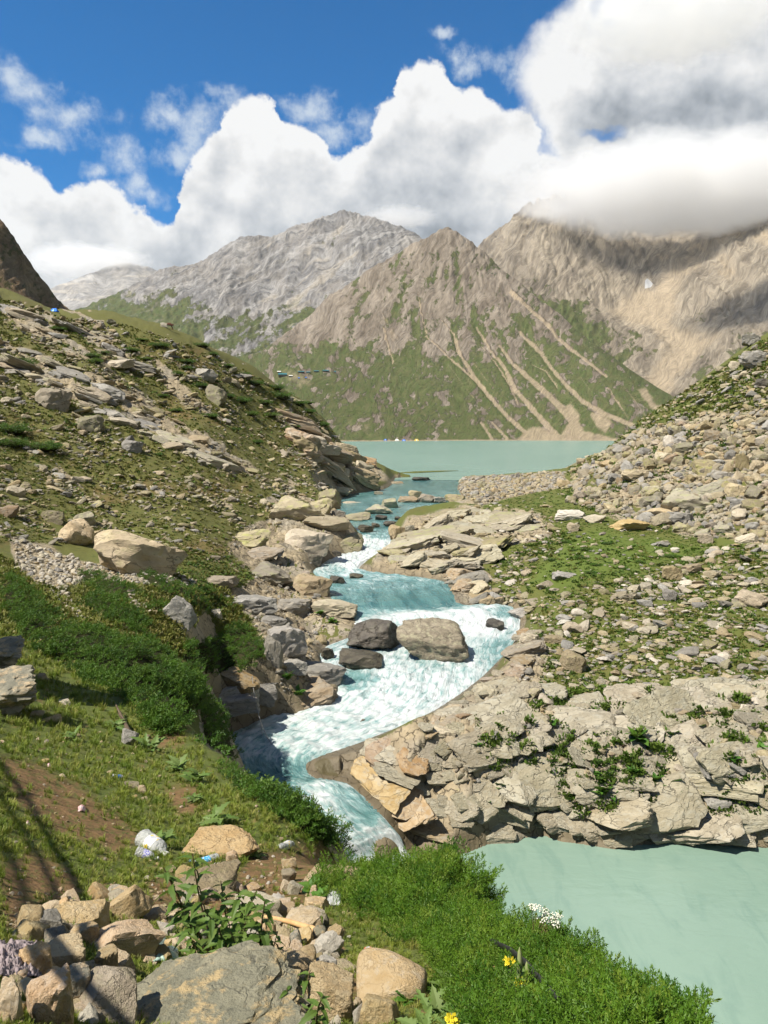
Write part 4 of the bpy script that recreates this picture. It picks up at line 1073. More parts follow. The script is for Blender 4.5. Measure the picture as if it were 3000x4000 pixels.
# ---- boulders in and beside the river
BL = [
 (1549, 2392, 1842, 2608, 'lichen', 'huge lichen-speckled boulder in the middle of the white rapids', 0, {'z': -16.55}),
 (1355, 2406, 1562, 2565, 'dark', 'large wet dark brown boulder left of the huge lichen-speckled one', 1, {'z': -16.5}),
 (1323, 2533, 1500, 2627, 'dark', 'low wet olive-brown boulder in front of the large dark one', 3, {'z': -16.85}),
 (1254, 2529, 1303, 2576, 'dark', 'small pointed dark stone in the white side channel', 2, {'z': -16.6}),
 (1898, 2413, 1971, 2469, 'dark', 'round dark boulder in calm water by the outer bend', 1, {'z': -16.2}),
 (1392, 2799, 1447, 2836, 'dark', 'half-drowned dark rock in the white water below the rapids', 3, {'z': -17.9}),
 (1045, 2439, 1193, 2583, 'grey', 'tall smooth grey boulder leaning on the left river bank', 2, {}),
 (1030, 2482, 1106, 2634, 'grey', 'narrow grey boulder below the juniper mat, against the tall smooth one', 0, {}),
 (1110, 2572, 1200, 2648, 'grey', 'small angular grey boulder under the tall smooth grey one', 2, {}),
 (1164, 2576, 1348, 2684, 'grey', 'long flat-topped grey boulder at the water edge', 0, {}),
 (1102, 2663, 1319, 2782, 'ochre', 'rusty brown slab boulder lying in the left edge of the rapids', 4, {'tilt': -.25}),
 (1019, 2402, 1126, 2457, 'grey', 'small grey block above the tall smooth grey boulder', 0, {}),
 (904, 2319, 1081, 2410, 'grey', 'broad pale grey slab above the end of the juniper mat', 2, {}),
 (1081, 2330, 1235, 2412, 'grey', 'cracked grey slab in the middle of the left bank ledge', 4, {}),
 (1225, 2338, 1399, 2420, 'pale', 'sloping tan slab at the left end of the water ledge', 2, {}),
 (1146, 2236, 1303, 2341, 'pale', 'square pale boulder at the left edge of the teal pool', 0, {}),
 (1364, 2236, 1419, 2269, 'dark', 'small dark rock breaking the surface of the teal pool', 1, {'z': -15.0}),
 (1290, 2247, 1348, 2290, 'dark', 'dark wet rock against the square pale boulder', 3, {'z': -15.0}),
 (965, 2195, 1153, 2300, 'lichen', 'broad rounded boulder behind the square pale one', 3, {}),
 (1112, 2060, 1302, 2178, 'pale', 'big pale boulder overhanging the upper falls', 0, {}),
 (1290, 2081, 1425, 2168, 'lichen', 'boulder with dark wet face beside the upper falls', 4, {}),
 (1180, 2005, 1375, 2082, 'pale', 'orange-stained flat boulder above the upper falls', 1, {}),
 (1296, 2150, 1333, 2183, 'dark', 'small black rock at the foot of the upper falls', 2, {}),
 (1195, 2160, 1260, 2216, 'dark', 'black wet rock left of the upper falls', 0, {}),
 (1330, 1955, 1429, 1996, 'pale', 'pale low boulder at the left edge of the upper river', 1, {}),
 (1429, 1970, 1541, 2011, 'lichen', 'brown boulder in the middle of the upper river', 3, {'z': -13.7}),
 (1489, 1943, 1556, 1987, 'lichen', 'upright boulder behind the brown one in the upper river', 0, {'z': -13.55}),
 (1348, 2000, 1453, 2035, 'lichen', 'flat olive boulder in the left shallows of the upper river', 4, {'z': -13.85}),
 (1299, 1992, 1351, 2026, 'grey', 'small grey boulder left of the flat olive one', 2, {}),
 (1465, 2009, 1514, 2035, 'dark', 'dark round rock below the brown river boulder', 1, {'z': -13.95}),
 (1399, 2048, 1462, 2084, 'dark', 'wet dark rock just above the lip of the upper falls', 0, {'z': -14.1}),
 (1452, 2042, 1484, 2064, 'dark', 'small dark rock behind the wet one above the falls', 3, {'z': -14.1}),
 (1498, 2033, 1562, 2060, 'dark', 'dark rock at the right end of the falls lip', 4, {'z': -14.05}),
 (1540, 2016, 1575, 2034, 'dark', 'small dark stone right of the falls lip', 1, {'z': -13.95}),
 (1595, 1914, 1646, 1950, 'pale', 'pale boulder at the left of the mid-river rock island', 0, {'z': -13.4}),
 (1634, 1929, 1703, 1969, 'pale', 'speckled boulder at the front of the mid-river rock island', 3, {'z': -13.55}),
 (1734, 1929, 1815, 1966, 'lichen', 'low rounded boulder at the right of the mid-river rock island', 1, {'z': -13.5}),
 (1552, 1938, 1640, 1968, 'ochre', 'flat brown rock at the front left of the mid-river rock island', 4, {'z': -13.6}),
 (1690, 1940, 1740, 1966, 'grey', 'small grey rock in the middle of the mid-river rock island', 2, {'z': -13.5}),
 (1462, 1919, 1497, 1934, 'pale', 'small pale stone alone in the upper river', 2, {'z': -13.3}),
 (1609, 1864, 1682, 1879, 'dark', 'long flat dark rock where the river leaves the lake', 4, {'z': -13.0}),
 (1514, 1879, 1581, 1902, 'ochre', 'orange flat rock on the left bank of the lake outlet', 1, {}),
 (1236, 1906, 1335, 1994, 'lichen', 'tall pale boulder on the left bank of the upper river', 0, {}),
 (1290, 1898, 1378, 1938, 'pale', 'rounded boulder behind the tall one on the left bank', 3, {}),
 (1272, 1800, 1348, 1868, 'pale', 'pale round boulder at the foot of the lakeside cliff', 1, {}),
 (1320, 1832, 1384, 1876, 'ochre', 'dark-shadowed brown boulder below the lakeside cliff', 0, {}),
 (1185, 1945, 1296, 2027, 'lichen', 'broad lichen-green boulder on the left bank above the orange-stained one', 4, {}),
 (1053, 1935, 1266, 2050, 'lichen', 'huge lichen-green outcrop boulder on the left bank', 3, {}),
 (1517, 2048, 1580, 2118, 'pale', 'upright pale boulder at the right side of the upper falls', 0, {}),
 (881, 2066, 1049, 2145, 'lichen', 'long grey-green boulder lying above the left bank', 4, {}),
 (958, 2134, 1112, 2195, 'ochre', 'flat orange-brown slab below the long grey-green boulder', 2, {}),
 (759, 2245, 940, 2299, 'pale', 'flat pale slab above the juniper mat', 4, {}),
 # ---- left hillside
 (371, 2085, 705, 2262, 'pale', 'largest long sloping tan boulder on the left hillside', 0, {'tilt': .28, 'depth': .6}),
 (230, 2030, 360, 2145, 'tan', 'upright tan boulder left of the long sloping one', 3, {}),
 (167, 1994, 246, 2050, 'lichen', 'small lichen-green boulder above the upright tan one', 1, {}),
 (290, 1998, 368, 2062, 'lichen', 'grey-green boulder behind the upright tan one', 0, {}),
 (640, 2345, 765, 2465, 'grey', 'tilted grey slab between the two juniper mats', 2, {'tilt': .75, 'depth': .5}),
 (818, 2380, 868, 2424, 'white', 'white stones heap on the path above the juniper mat', 4, {}),
 (479, 1720, 556, 1775, 'grey', 'grey boulder in the grass on the middle of the left hillside', 0, {}),
 (768, 1440, 848, 1498, 'grey', 'dark-sided round boulder high on the left hillside', 3, {}),
 (796, 1508, 880, 1584, 'lichen', 'yellow-green lichen boulder below the dark-sided round one', 1, {'tilt': .3}),
 (149, 1520, 274, 1612, 'pale', 'big pale boulder in the slab band near the left edge', 0, {}),
 (312, 1614, 400, 1698, 'lichen', 'yellow-stained boulder below the slab band', 4, {'tilt': .3}),
 (0, 1975, 70, 2030, 'ochre', 'pinkish boulder at the left edge above the scree', 2, {}),
 (30, 1900, 95, 1945, 'pale', 'pale boulder near the left edge below the dark shrubs', 1, {}),
 # ---- right hillside
 (2626, 1727, 2708, 1785, 'lichen', 'yellow-green boulder with dark underside high in the rockfall', 0, {}),
 (2561, 1767, 2637, 1825, 'pale', 'white-streaked boulder left of the square yellow one', 3, {}),
 (2623, 1781, 2672, 1825, 'lichen', 'square yellow-green block in the rockfall', 2, {}),
 (2431, 1832, 2561, 1888, 'pale', 'long pale boulder at the left foot of the rockfall', 4, {}),
 (2592, 1702, 2636, 1750, 'white', 'pale upright block at the top of the rockfall', 0, {}),
 (2751, 1680, 2818, 1731, 'ochre', 'brown boulder at the top of the rockfall below the grass', 3, {}),
 (2702, 1796, 2830, 1866, 'lichen', 'broad dark-speckled boulder in the middle of the rockfall', 1, {}),
 (2876, 1775, 2921, 1846, 'pale', 'tall standing block at the right of the rockfall', 2, {'depth': .6}),
 (2786, 1840, 2856, 1888, 'grey', 'grey boulder under the broad dark-speckled one', 0, {}),
 (2686, 1884, 2838, 1958, 'lichen', 'wedge-shaped yellow-green boulder above the biggest one', 4, {'tilt': -.2}),
 (2594, 1911, 2775, 2013, 'lichen', 'biggest rounded yellow-green boulder at the foot of the rockfall', 3, {}),
 (2497, 1933, 2582, 1994, 'lichen', 'grey-green boulder left of the biggest rounded one', 0, {}),
 (2499, 1895, 2588, 1948, 'lichen', 'boulder stacked above the grey-green one', 2, {}),
 (2505, 1982, 2628, 2034, 'tan', 'flat tan boulder below the grey-green one by the meadow', 1, {}),
 (2600, 1998, 2710, 2056, 'grey', 'long layered grey boulder at the edge of the meadow', 4, {}),
 (2382, 2025, 2526, 2080, 'tan', 'flat orange-tan slab lying alone on the bright meadow', 1, {}),
 (2836, 1889, 2913, 1953, 'pale', 'round pale boulder right of the wedge-shaped one', 0, {}),
 (2858, 1949, 2937, 2002, 'grey', 'flat-sided grey boulder below the round pale one', 2, {}),
 (2630, 2041, 2707, 2083, 'lichen', 'low grey-green boulder on the meadow edge below the layered one', 3, {}),
 (2787, 2047, 2862, 2094, 'lichen', 'round lichen boulder at the right of the meadow', 0, {}),
 (2730, 2085, 2783, 2129, 'pale', 'pale broken block standing on the right of the meadow', 2, {}),
 (2871, 2090, 2959, 2127, 'white', 'long pointed white slab at the right of the meadow', 4, {'tilt': -.35, 'depth': .4}),
 (2567, 2114, 2615, 2140, 'grey', 'small round grey stone on the bright meadow', 1, {}),
 (2239, 1916, 2289, 1956, 'pale', 'round boulder on the grassy knoll by the lake', 3, {}),
 (2299, 1927, 2341, 1956, 'lichen', 'small lichen boulder right of the round one on the knoll', 0, {}),
 (2168, 1992, 2290, 2036, 'white', 'white bare outcrop on the knoll', 4, {'depth': .5}), (2280, 2010, 2366, 2048, 'white', 'second white outcrop on the knoll, nearer the meadow', 2, {'depth': .5}),
 (2215, 2041, 2265, 2083, 'pale', 'boulder with dark underside left of the meadow', 0, {}),
 (2904, 1308, 2965, 1356, 'grey', 'dark overhanging rock on the right skyline', 2, {}),
 (2898, 1378, 3010, 1440, 'grey', 'layered grey outcrop below the right skyline rock', 4, {'depth': .5}),
 (2849, 1412, 2889, 1447, 'pale', 'pale block left of the layered outcrop', 0, {}),
 (2955, 1480, 3010, 1520, 'dark', 'dark-shadowed boulder at the right edge below the layered outcrop', 3, {}),
 (2377, 1849, 2433, 1893, 'grey', 'bluish grey boulder left of the long pale one', 1, {}),
 (2880, 2310, 2990, 2380, 'pale', 'pale rounded boulder at the right edge of the stony field', 3, {}),
 (2590, 2300, 2645, 2355, 'grey', 'grey boulder standing in the stony field', 0, {}),
 (2030, 2470, 2112, 2540, 'pale', 'flat pinkish slab on the bank right of the rapids', 4, {}),
 (2160, 2230, 2250, 2270, 'grey', 'grey boulder at the left edge of the meadow', 1, {}),
 (2130, 2480, 2210, 2520, 'pale', 'pale flat boulder right of the rapids above the bend', 2, {}),
 (1660, 2830, 1780, 2905, 'pale', 'blocky pale boulder at the top left of the bluff', 0, {}),
 (2590, 2080 + 130, 2660, 2275, 'pale', 'pale cube-like boulder below the meadow', 2, {}),
 (2190, 2540, 2290, 2640, 'pale', 'cracked pale boulder in the middle of the stony field', 0, {}),
]
RM['speck'] = mat_rock('rock_speckled', (0.16, 0.135, 0.095, 1), (0.25, 0.215, 0.155, 1), (0.05, 0.042, 0.03, 1), (0.34, 0.32, 0.21, 1), scale=2.2, lich_amt=.6, bump=.8)
_rb = rock_mesh('boulder', 4251, 5, RM['speck'], planes=16, rough=.11, blocky=0, soft_k=18)
_co = np.empty(len(_rb.vertices) * 3, np.float32); _rb.vertices.foreach_get('co', _co); _co = _co.reshape(-1, 3)
_co[:, 0] = _co[:, 0] * (1 - .22 * np.maximum(_co[:, 2], 0)) - .22 * _co[:, 2] + .06; _co[:, 2] *= 1 - .28 * np.clip(_co[:, 0], -.2, 1)
_rb.vertices.foreach_set('co', _co.ravel()); _rb.update()
_rd = rock_mesh('boulder', 4243, 5, RM['dark'], planes=18, rough=.10, blocky=.2, soft_k=40)
BL[0][7]['mesh'] = _rb; BL[0][7]['tilt'] = .12; BL[1][7]['mesh'] = _rd
for k, b in enumerate(BL):
    boulder(*b[:6], k=b[6], yaw=((k * 37) % 7 - 3) * .09, **b[7])
# ------------------------------------------------------------------ scatter: many small pieces as one mass (instances)
def scatter(name, objs, pts, rots, scls, idx, mat=None, label=None):
    """one object whose geometry nodes stand a copy of objs[idx] on each point"""
    coll = bpy.data.collections.new(name + '_pieces')
    for k, o in enumerate(objs):
        o.name = '%s_%02d' % (name, k); coll.objects.link(o)
    me = bpy.data.meshes.new(name)
    n = len(pts)
    me.vertices.add(n); me.vertices.foreach_set('co', np.asarray(pts, np.float32).ravel())
    a = me.attributes.new('rot', 'FLOAT_VECTOR', 'POINT'); a.data.foreach_set('vector', np.asarray(rots, np.float32).ravel())
    a = me.attributes.new('scl', 'FLOAT_VECTOR', 'POINT'); a.data.foreach_set('vector', np.asarray(scls, np.float32).ravel())
    a = me.attributes.new('idx', 'INT', 'POINT'); a.data.foreach_set('value', np.asarray(idx, np.int32))
    ob = link(name, me)
    ng = bpy.data.node_groups.new(name, 'GeometryNodeTree')
    ng.interface.new_socket('Geometry', in_out='INPUT', socket_type='NodeSocketGeometry')
    ng.interface.new_socket('Geometry', in_out='OUTPUT', socket_type='NodeSocketGeometry')
    N, L = ng.nodes, ng.links
    gi, go = N.new('NodeGroupInput'), N.new('NodeGroupOutput')
    ci = N.new('GeometryNodeCollectionInfo'); ci.inputs['Collection'].default_value = coll
    ci.inputs['Separate Children'].default_value = True; ci.inputs['Reset Children'].default_value = True
    ip = N.new('GeometryNodeInstanceOnPoints'); ip.inputs['Pick Instance'].default_value = True
    def at(nm, t):
        q = N.new('GeometryNodeInputNamedAttribute'); q.data_type = t; q.inputs['Name'].default_value = nm
        return q.outputs[0]
    er = N.new('FunctionNodeEulerToRotation')
    L.new(gi.outputs[0], ip.inputs['Points']); L.new(ci.outputs[0], ip.inputs['Instance'])
    L.new(at('idx', 'INT'), ip.inputs['Instance Index'])
    L.new(at('rot', 'FLOAT_VECTOR'), er.inputs[0]); L.new(er.outputs[0], ip.inputs['Rotation'])
    L.new(at('scl', 'FLOAT_VECTOR'), ip.inputs['Scale']); L.new(ip.outputs[0], go.inputs[0])
    md = ob.modifiers.new('scatter', 'NODES'); md.node_group = ng
    tag(ob, label, None, None, 'stuff')
    return ob
def loose(me):
    return bpy.data.objects.new('piece', me)

TONE = {'rock_pale': 'tan', 'rock_lichen': 'olive-tan', 'rock_grey': 'grey', 'rock_ochre': 'rusty', 'rock_white': 'whitish'}
SM = {}
def small_set(mat, n=6, sub=2):
    key = (mat, sub)
    if key not in SM:
        SM[key] = [rock_mesh('stone', 300 + 17 * k + 3 * len(mat), sub, RM[mat], planes=9 + k % 5, rough=.10, blocky=(.5, .3)[k % 2], flat=(sub < 3), soft_k=60) for k in range(n)]
    return SM[key]

def samples(poly, n, g, dens=None):
    poly = np.array(poly, float); lo, hi = poly.min(0), poly.max(0)
    out = []
    while sum(len(o) for o in out) < n:
        q = g.uniform(lo, hi, (n * 2, 2)); q = q[in_poly(q[:, 0], q[:, 1], poly)]
        if dens is not None: q = q[g.random(len(q)) < dens(q[:, 0], q[:, 1])]
        out.append(q)
        if len(out) > 40: break
    return np.concatenate(out)[:n]
def riv_ok(X):
    a = np.arctan2(X[:, 0], X[:, 1]); b = np.log(np.hypot(X[:, 0], X[:, 1]))
    return (bil(SD_R, gth, glr, a, np.maximum(b, glr[0])) > .25) & (bil(SD_P, gth, glr, a, np.maximum(b, glr[0])) > .1) & (bil(SD_L, gth, glr, a, np.maximum(b, glr[0])) > .3)

def stones(name, poly, n, smin, smax, mats, seed, dens=None, flat=(.4, .75), elong=1.25, power=2.2, tilt=.3, yaw=None, sink=.15, individual=0, labels=None, group=None, sub=2):
    g = np.random.default_rng(seed)
    q = samples(poly, n, g, dens)
    X, D, ok = hit(q[:, 0], q[:, 1]); ok &= riv_ok(X) | (D < 14)
    X, D = X[ok], D[ok]; n = len(X)
    sz = smin * (1 - g.random(n) * (1 - (smin / smax) ** power)) ** (-1 / power)      # photo pixels, many small few large
    m = sz * np.linalg.norm(X, axis=1) / FPX / 2
    el = g.uniform(1, elong, n); fl = g.uniform(*flat, n)
    S_ = np.stack([m * el, m / el ** .3, m * fl], -1)
    rot = np.stack([g.normal(0, tilt, n), g.normal(0, tilt, n), (g.uniform(0, 6.28, n) if yaw is None else g.normal(yaw, .4, n))], -1)
    X = X.copy(); X[:, 2] += S_[:, 2] * (1 - 2 * sink) * .6
    pool = []
    for mt, c in mats: pool += small_set(mt, 6, sub)[:c]
    idx = g.integers(0, len(pool), n)
    order = np.argsort(-sz); big, rest = order[:individual], order[individual:]
    for r_, k in enumerate(big):
        mesh = rock_meshes3(pool[idx[k]])
        o = link('stone', mesh, None, X[k], rot[k], S_[k])
        tag(o, labels, 'stone', group); AUTO.append((o, TONE[mesh.materials[0].name], 'stone', float(sz[k])))
    scatter(name, [loose(p) for p in pool], X[rest], rot[rest], S_[rest], idx[rest], label=None)
_R3 = {}
def rock_meshes3(me):
    """finer twin of a small stone for the larger ones"""
    mt = me.materials[0]
    if me.name not in _R3:
        _R3[me.name] = rock_mesh('stone', 5000 + len(_R3) * 13, 3, mt, planes=12, rough=.09, blocky=.4, strata=.03)
    return _R3[me.name]

TAL = [(2190, 1890), (2330, 1790), (2480, 1690), (2640, 1650), (2850, 1640), (3200, 1640), (3200, 2150), (2850, 2110), (2550, 2060), (2330, 2000), (2210, 1960)]
stones('talus_stones', TAL, 1950, 13, 62, [('lichen', 4), ('pale', 5), ('grey', 2), ('ochre', 1)], 11, tilt=.5, flat=(.5, .95), individual=40, labels='medium boulder among the tightly packed rockfall on the right hillside', group='rockfall boulders on the right hillside')
stones('hillside_stones_right', [(2200, 1850), (2405, 1705), (2622, 1560), (2820, 1435), (3200, 1190), (3200, 1720), (2700, 1690), (2450, 1750), (2260, 1880)], 1150, 9, 40, [('pale', 5), ('lichen', 4), ('grey', 2)], 12, tilt=.35, flat=(.35, .7), elong=1.7, individual=14, labels='pale stone lying in the grass high on the right hillside', group='stones in the grass of the right hillside')
FIELD = [(1830, 2280), (2060, 2120), (2150, 2060), (2300, 2100), (2600, 2140), (3200, 2120), (3200, 2800), (2700, 2800), (2500, 2860), (2150, 2800), (1850, 2800), (1990, 2620), (2090, 2480), (2040, 2380), (1880, 2340)]
def dfield(x, y):
    me = soft([(2080, 2200), (2200, 2080), (2330, 2050), (2560, 2090), (2760, 2110), (2800, 2160), (2500, 2240), (2200, 2320), (2060, 2300)], 40, x, y)
    return np.clip(.9 - .92 * me, .05, 1) * sstep(-.42, .05, fbm(x / 110, y / 60, 3, 201))
stones('field_stones', FIELD, 3900, 9, 74, [('pale', 6), ('grey', 2), ('lichen', 3), ('white', 2)], 13, dens=dfield, tilt=.22, flat=(.28, .6), elong=1.5, individual=40, labels='pale flat stone scattered in the grass of the right bank field', group='stones scattered in the right bank field')
stones('bluff_stones', [(1700, 2900), (1900, 2760), (2150, 2720), (3010, 2700), (3010, 3000), (2500, 3050), (1900, 3080), (1700, 3020)], 520, 12, 52, [('pale', 6), ('grey', 1)], 14, tilt=.4, individual=0, sink=-.2)
stones('shore_stones', [(1590, 1885), (1800, 1866), (2050, 1856), (2200, 1836), (2230, 1905), (2030, 1935), (1880, 1975), (1790, 1930), (1700, 1915)], 900, 8, 24, [('pale', 5), ('lichen', 3), ('grey', 3)], 15, tilt=.4, flat=(.45, .9))
HILL = [(-240, 1010), (0, 1160), (250, 1240), (500, 1270), (800, 1370), (1000, 1470), (1200, 1590), (1400, 1770), (1480, 1860), (1350, 1920), (1150, 2020), (1000, 2120), (850, 2200), (500, 2130), (0, 2120), (-240, 2120)]
stones('hillside_stones_left', HILL, 4900, 7, 46, [('pale', 6), ('lichen', 4), ('grey', 2)], 16, dens=lambda x, y: np.clip(.25 + 2.2 * fbm((x * .86 + y * .5) / 260, (-x * .5 + y * .86) / 45, 3, 53), .06, 1), tilt=.3, flat=(.3, .7), elong=2.0, individual=30, labels='pale angular stone on the grassy left hillside', group='stones on the left hillside')
stones('scree_stones', [(60, 2110), (230, 2160), (420, 2220), (700, 2240), (800, 2290), (690, 2300), (480, 2270), (620, 2400), (560, 2390), (330, 2260), (260, 2310), (330, 2420), (290, 2410), (180, 2290), (60, 2230)], 1000, 8, 24, [('white', 6), ('grey', 2), ('pale', 2)], 17, tilt=.5, flat=(.5, .95))
stones('bank_stones', [(860, 2300), (1000, 2230), (1150, 2180), (1350, 1950), (1500, 1905), (1480, 1930), (1300, 2000), (1240, 2240), (1290, 2380), (1250, 2560), (1290, 2700), (1060, 2790), (1080, 2640), (960, 2440)], 420, 8, 40, [('grey', 4), ('pale', 5), ('ochre', 2)], 18, tilt=.4)
stones('promontory_stones', [(1560, 2080), (1720, 2010), (1900, 1985), (2150, 2010), (2180, 2080), (1950, 2160), (1830, 2280), (1700, 2225), (1500, 2200)], 420, 8, 40, [('pale', 7), ('lichen', 3)], 19, tilt=.3, flat=(.35, .7), elong=1.6)
# ------------------------------------------------------------------ bedrock: jointed blocks and ledges of the right bank (pieces of the ground)
BEDS = []
def bedrock(poly, n, smin, smax, mats, seed, flat=(.35, .7), elong=1.8, yaw=0.0, tilt=(-.12, .18), sink=.35, sub=4, power=1.9, dens=None):
    g = np.random.default_rng(seed)
    q = samples(poly, n, g, dens); X, D, ok = hit(q[:, 0], q[:, 1]); ok &= riv_ok(X)
    X = X[ok]; n = len(X)
    sz = smin * (1 - g.random(n) * (1 - (smin / smax) ** power)) ** (-1 / power)
    m = sz * np.linalg.norm(X, axis=1) / FPX / 2
    for k in range(n):
        mt = mats[g.integers(len(mats))]
        key = ('bed', mt, int(g.integers(5)), sub)
        if key not in BIG:
            BIG[key] = rock_mesh('bedrock_block', 2000 + 13 * key[2] + len(mt), sub, RM[mt], planes=10, rough=.075, blocky=.6, strata=.06, soft_k=160)
        e = g.uniform(1, elong); f = g.uniform(*flat)
        BEDS.append((sz[k] * e, BIG[key], X[k] + np.array([0, .1, m[k] * f * (.5 - sink)]), (g.normal(tilt[1], .14), g.normal(tilt[0], .14), yaw + g.normal(0, .35)), (m[k] * e, m[k] * .95, m[k] * f)))
BLUFF = [(1640, 2900), (1800, 2790), (2000, 2640), (2100, 2700), (2300, 2760), (2600, 2720), (3200, 2690), (3200, 3300), (2700, 3265), (2400, 3300), (2130, 3250), (1900, 3270), (1750, 3200), (1620, 3080)]
bedrock(BLUFF, 300, 60, 240, ['bed'], 51, yaw=.15, tilt=(-.10, .60), flat=(.17, .32), sink=.46)
bedrock([(1640, 2850), (1800, 2740), (2000, 2570), (2050, 2460), (2110, 2480), (2060, 2600), (1850, 2780), (1670, 2900)], 42, 40, 120, ['bed', 'ochre', 'bed'], 58, yaw=-.5, tilt=(-.1, .25), flat=(.25, .45))
bedrock([(1480, 2960), (1600, 2900), (1660, 3050), (1680, 3220), (1620, 3230), (1520, 3110)], 9, 130, 230, ['ochre', 'bed'], 59, yaw=-.4, tilt=(.08, .38), flat=(.12, .2), sink=.75)
bedrock([(1700, 2245), (1800, 2270), (1830, 2350), (1990, 2370), (2030, 2420), (2060, 2400), (1900, 2330), (1850, 2260)], 30, 40, 110, ['ochre', 'pale', 'grey'], 60, yaw=.3, flat=(.4, .7))
bedrock([(2500, 2980), (3010, 2900), (3010, 3300), (2700, 3275), (2480, 3295)], 14, 70, 170, ['bed', 'grey'], 52, yaw=-.2, tilt=(.15, .5), flat=(.25, .45))
bedrock([(1500, 2200), (1560, 2080), (1720, 2010), (1900, 1985), (2120, 2030), (2050, 2110), (1900, 2180), (1800, 2240), (1700, 2225)], 52, 60, 190, ['bed', 'bed', 'lichen'], 53, yaw=-.35, tilt=(-.15, .2), flat=(.2, .4), elong=2.2)
bedrock([(0, 1190), (240, 1260), (420, 1345), (560, 1440), (400, 1420), (200, 1330), (0, 1280)], 20, 45, 130, ['pale', 'grey'], 54, yaw=.5, tilt=(.3, .2), flat=(.2, .4), elong=1.9)
bedrock([(0, 1345), (300, 1440), (560, 1570), (800, 1700), (1000, 1850), (880, 1870), (640, 1740), (350, 1600), (100, 1480), (0, 1440)], 60, 45, 140, ['pale', 'grey', 'lichen'], 55, yaw=.5, tilt=(.3, .2), flat=(.2, .4), elong=1.9)
bedrock([(1090, 1580), (1250, 1700), (1470, 1830), (1420, 1880), (1290, 1840), (1150, 1740)], 34, 50, 140, ['pale', 'ochre'], 56, yaw=.6, tilt=(.35, .2), flat=(.4, .8), elong=2.0)
bedrock([(850, 2720), (1000, 2640), (1060, 2660), (1060, 2790), (860, 2870)], 12, 90, 190, ['ochre', 'grey'], 57, yaw=.4, tilt=(0, .1), flat=(.5, .9))
BEDS.sort(key=lambda b: -b[0])
for b in BEDS[:300]:
    link('bedrock_block', b[1], ground, b[2], b[3], b[4])
_ms = list({b[1].name: b[1] for b in BEDS[300:]}.values()); _nm = [m.name for m in _ms]
_o = scatter('bedrock_fragments', [loose(m) for m in _ms], [b[2] for b in BEDS[300:]], [b[3] for b in BEDS[300:]], [b[4] for b in BEDS[300:]], [_nm.index(b[1].name) for b in BEDS[300:]])
_o.parent = ground
# ------------------------------------------------------------------ plants
def mat_leaf(name, a, b, c, rough=.55, trans=.25, scale=3.0, pos=True, back=None):
    m, nt, bs, out = material(name)
    oi = nt.n('ShaderNodeObjectInfo')
    p = nt.n('ShaderNodeNewGeometry').outputs['Position']
    n1 = nt.noise(p, scale, 3, .6)
    col = nt.mix(nt.smooth(n1, .35, .65), a, b)
    col = nt.mix(nt.smooth(oi.outputs['Random'], .55, 1.0, 0, .8), col, c)
    nt.set(bs, 'Base Color', col); nt.set(bs, 'Roughness', rough); nt.set(bs, 'Specular IOR Level', .3)
    tr = nt.n('ShaderNodeBsdfTranslucent', {'Color': nt.mix(.5, col, (0.20, 0.30, 0.04, 1))})
    mx = nt.n('ShaderNodeMixShader', {0: trans, 1: bs.outputs[0], 2: tr.outputs[0]})
    nt.t.links.new(mx.outputs[0], out.inputs[0])
    return m
def mat_flat(name, col, rough=.8, spec=.2, noise=None, scale=8.0, bump=0.0, **kw):
    m, nt, bs, out = material(name)
    c = col
    tc = nt.n('ShaderNodeTexCoord').outputs['Object']
    if noise: 
        n = nt.noise(tc, scale, 4, .6); c = nt.mix(nt.smooth(n, .3, .7), col, noise)
        if bump: nt.set(bs, 'Normal', nt.n('ShaderNodeBump', {'Height': n, 'Strength': bump, 'Distance': .05}).outputs[0])
    nt.set(bs, 'Base Color', c); nt.set(bs, 'Roughness', rough); nt.set(bs, 'Specular IOR Level', spec)
    for k, v in kw.items(): nt.set(bs, k, v)
    return m
LEAF = {
    'jun_near': mat_leaf('juniper_near', (0.042, 0.115, 0.008, 1), (0.105, 0.200, 0.014, 1), (0.16, 0.22, 0.025, 1), scale=5, trans=.3),
    'jun_far': mat_leaf('juniper_dark', (0.032, 0.082, 0.010, 1), (0.070, 0.150, 0.014, 1), (0.10, 0.165, 0.02, 1), scale=.8, trans=.2),
    'grass': mat_leaf('grass_blades', (0.100, 0.155, 0.016, 1), (0.185, 0.220, 0.030, 1), (0.25, 0.225, 0.065, 1), scale=1.3),
    'turf': mat_leaf('turf_tufts', (0.085, 0.090, 0.016, 1), (0.125, 0.130, 0.024, 1), (0.18, 0.15, 0.045, 1), scale=.5, trans=.1),
    'turf_green': mat_leaf('turf_green', (0.042, 0.082, 0.010, 1), (0.085, 0.140, 0.016, 1), (0.11, 0.15, 0.028, 1), scale=.5, trans=.12),
    'nettle': mat_leaf('nettle_leaf', (0.060, 0.115, 0.018, 1), (0.105, 0.170, 0.028, 1), (0.12, 0.17, 0.04, 1), scale=9, trans=.3),
    'broad': mat_leaf('broad_leaf', (0.085, 0.150, 0.030, 1), (0.130, 0.200, 0.048, 1), (0.16, 0.21, 0.07, 1), scale=4, trans=.25),
    'cover': mat_leaf('cover_leaf', (0.040, 0.115, 0.014, 1), (0.075, 0.175, 0.020, 1), (0.08, 0.16, 0.02, 1), scale=2, trans=.2),
}
M_CORE = mat_flat('shrub_inner_shade', (0.018, 0.028, 0.008, 1), .95, .05, (0.040, 0.034, 0.018, 1), 6)  # dark tone stands for the shade inside the shrubs
M_TWIG = mat_flat('twig_bark', (0.13, 0.085, 0.05, 1), .9, .1, (0.22, 0.16, 0.10, 1), 20)

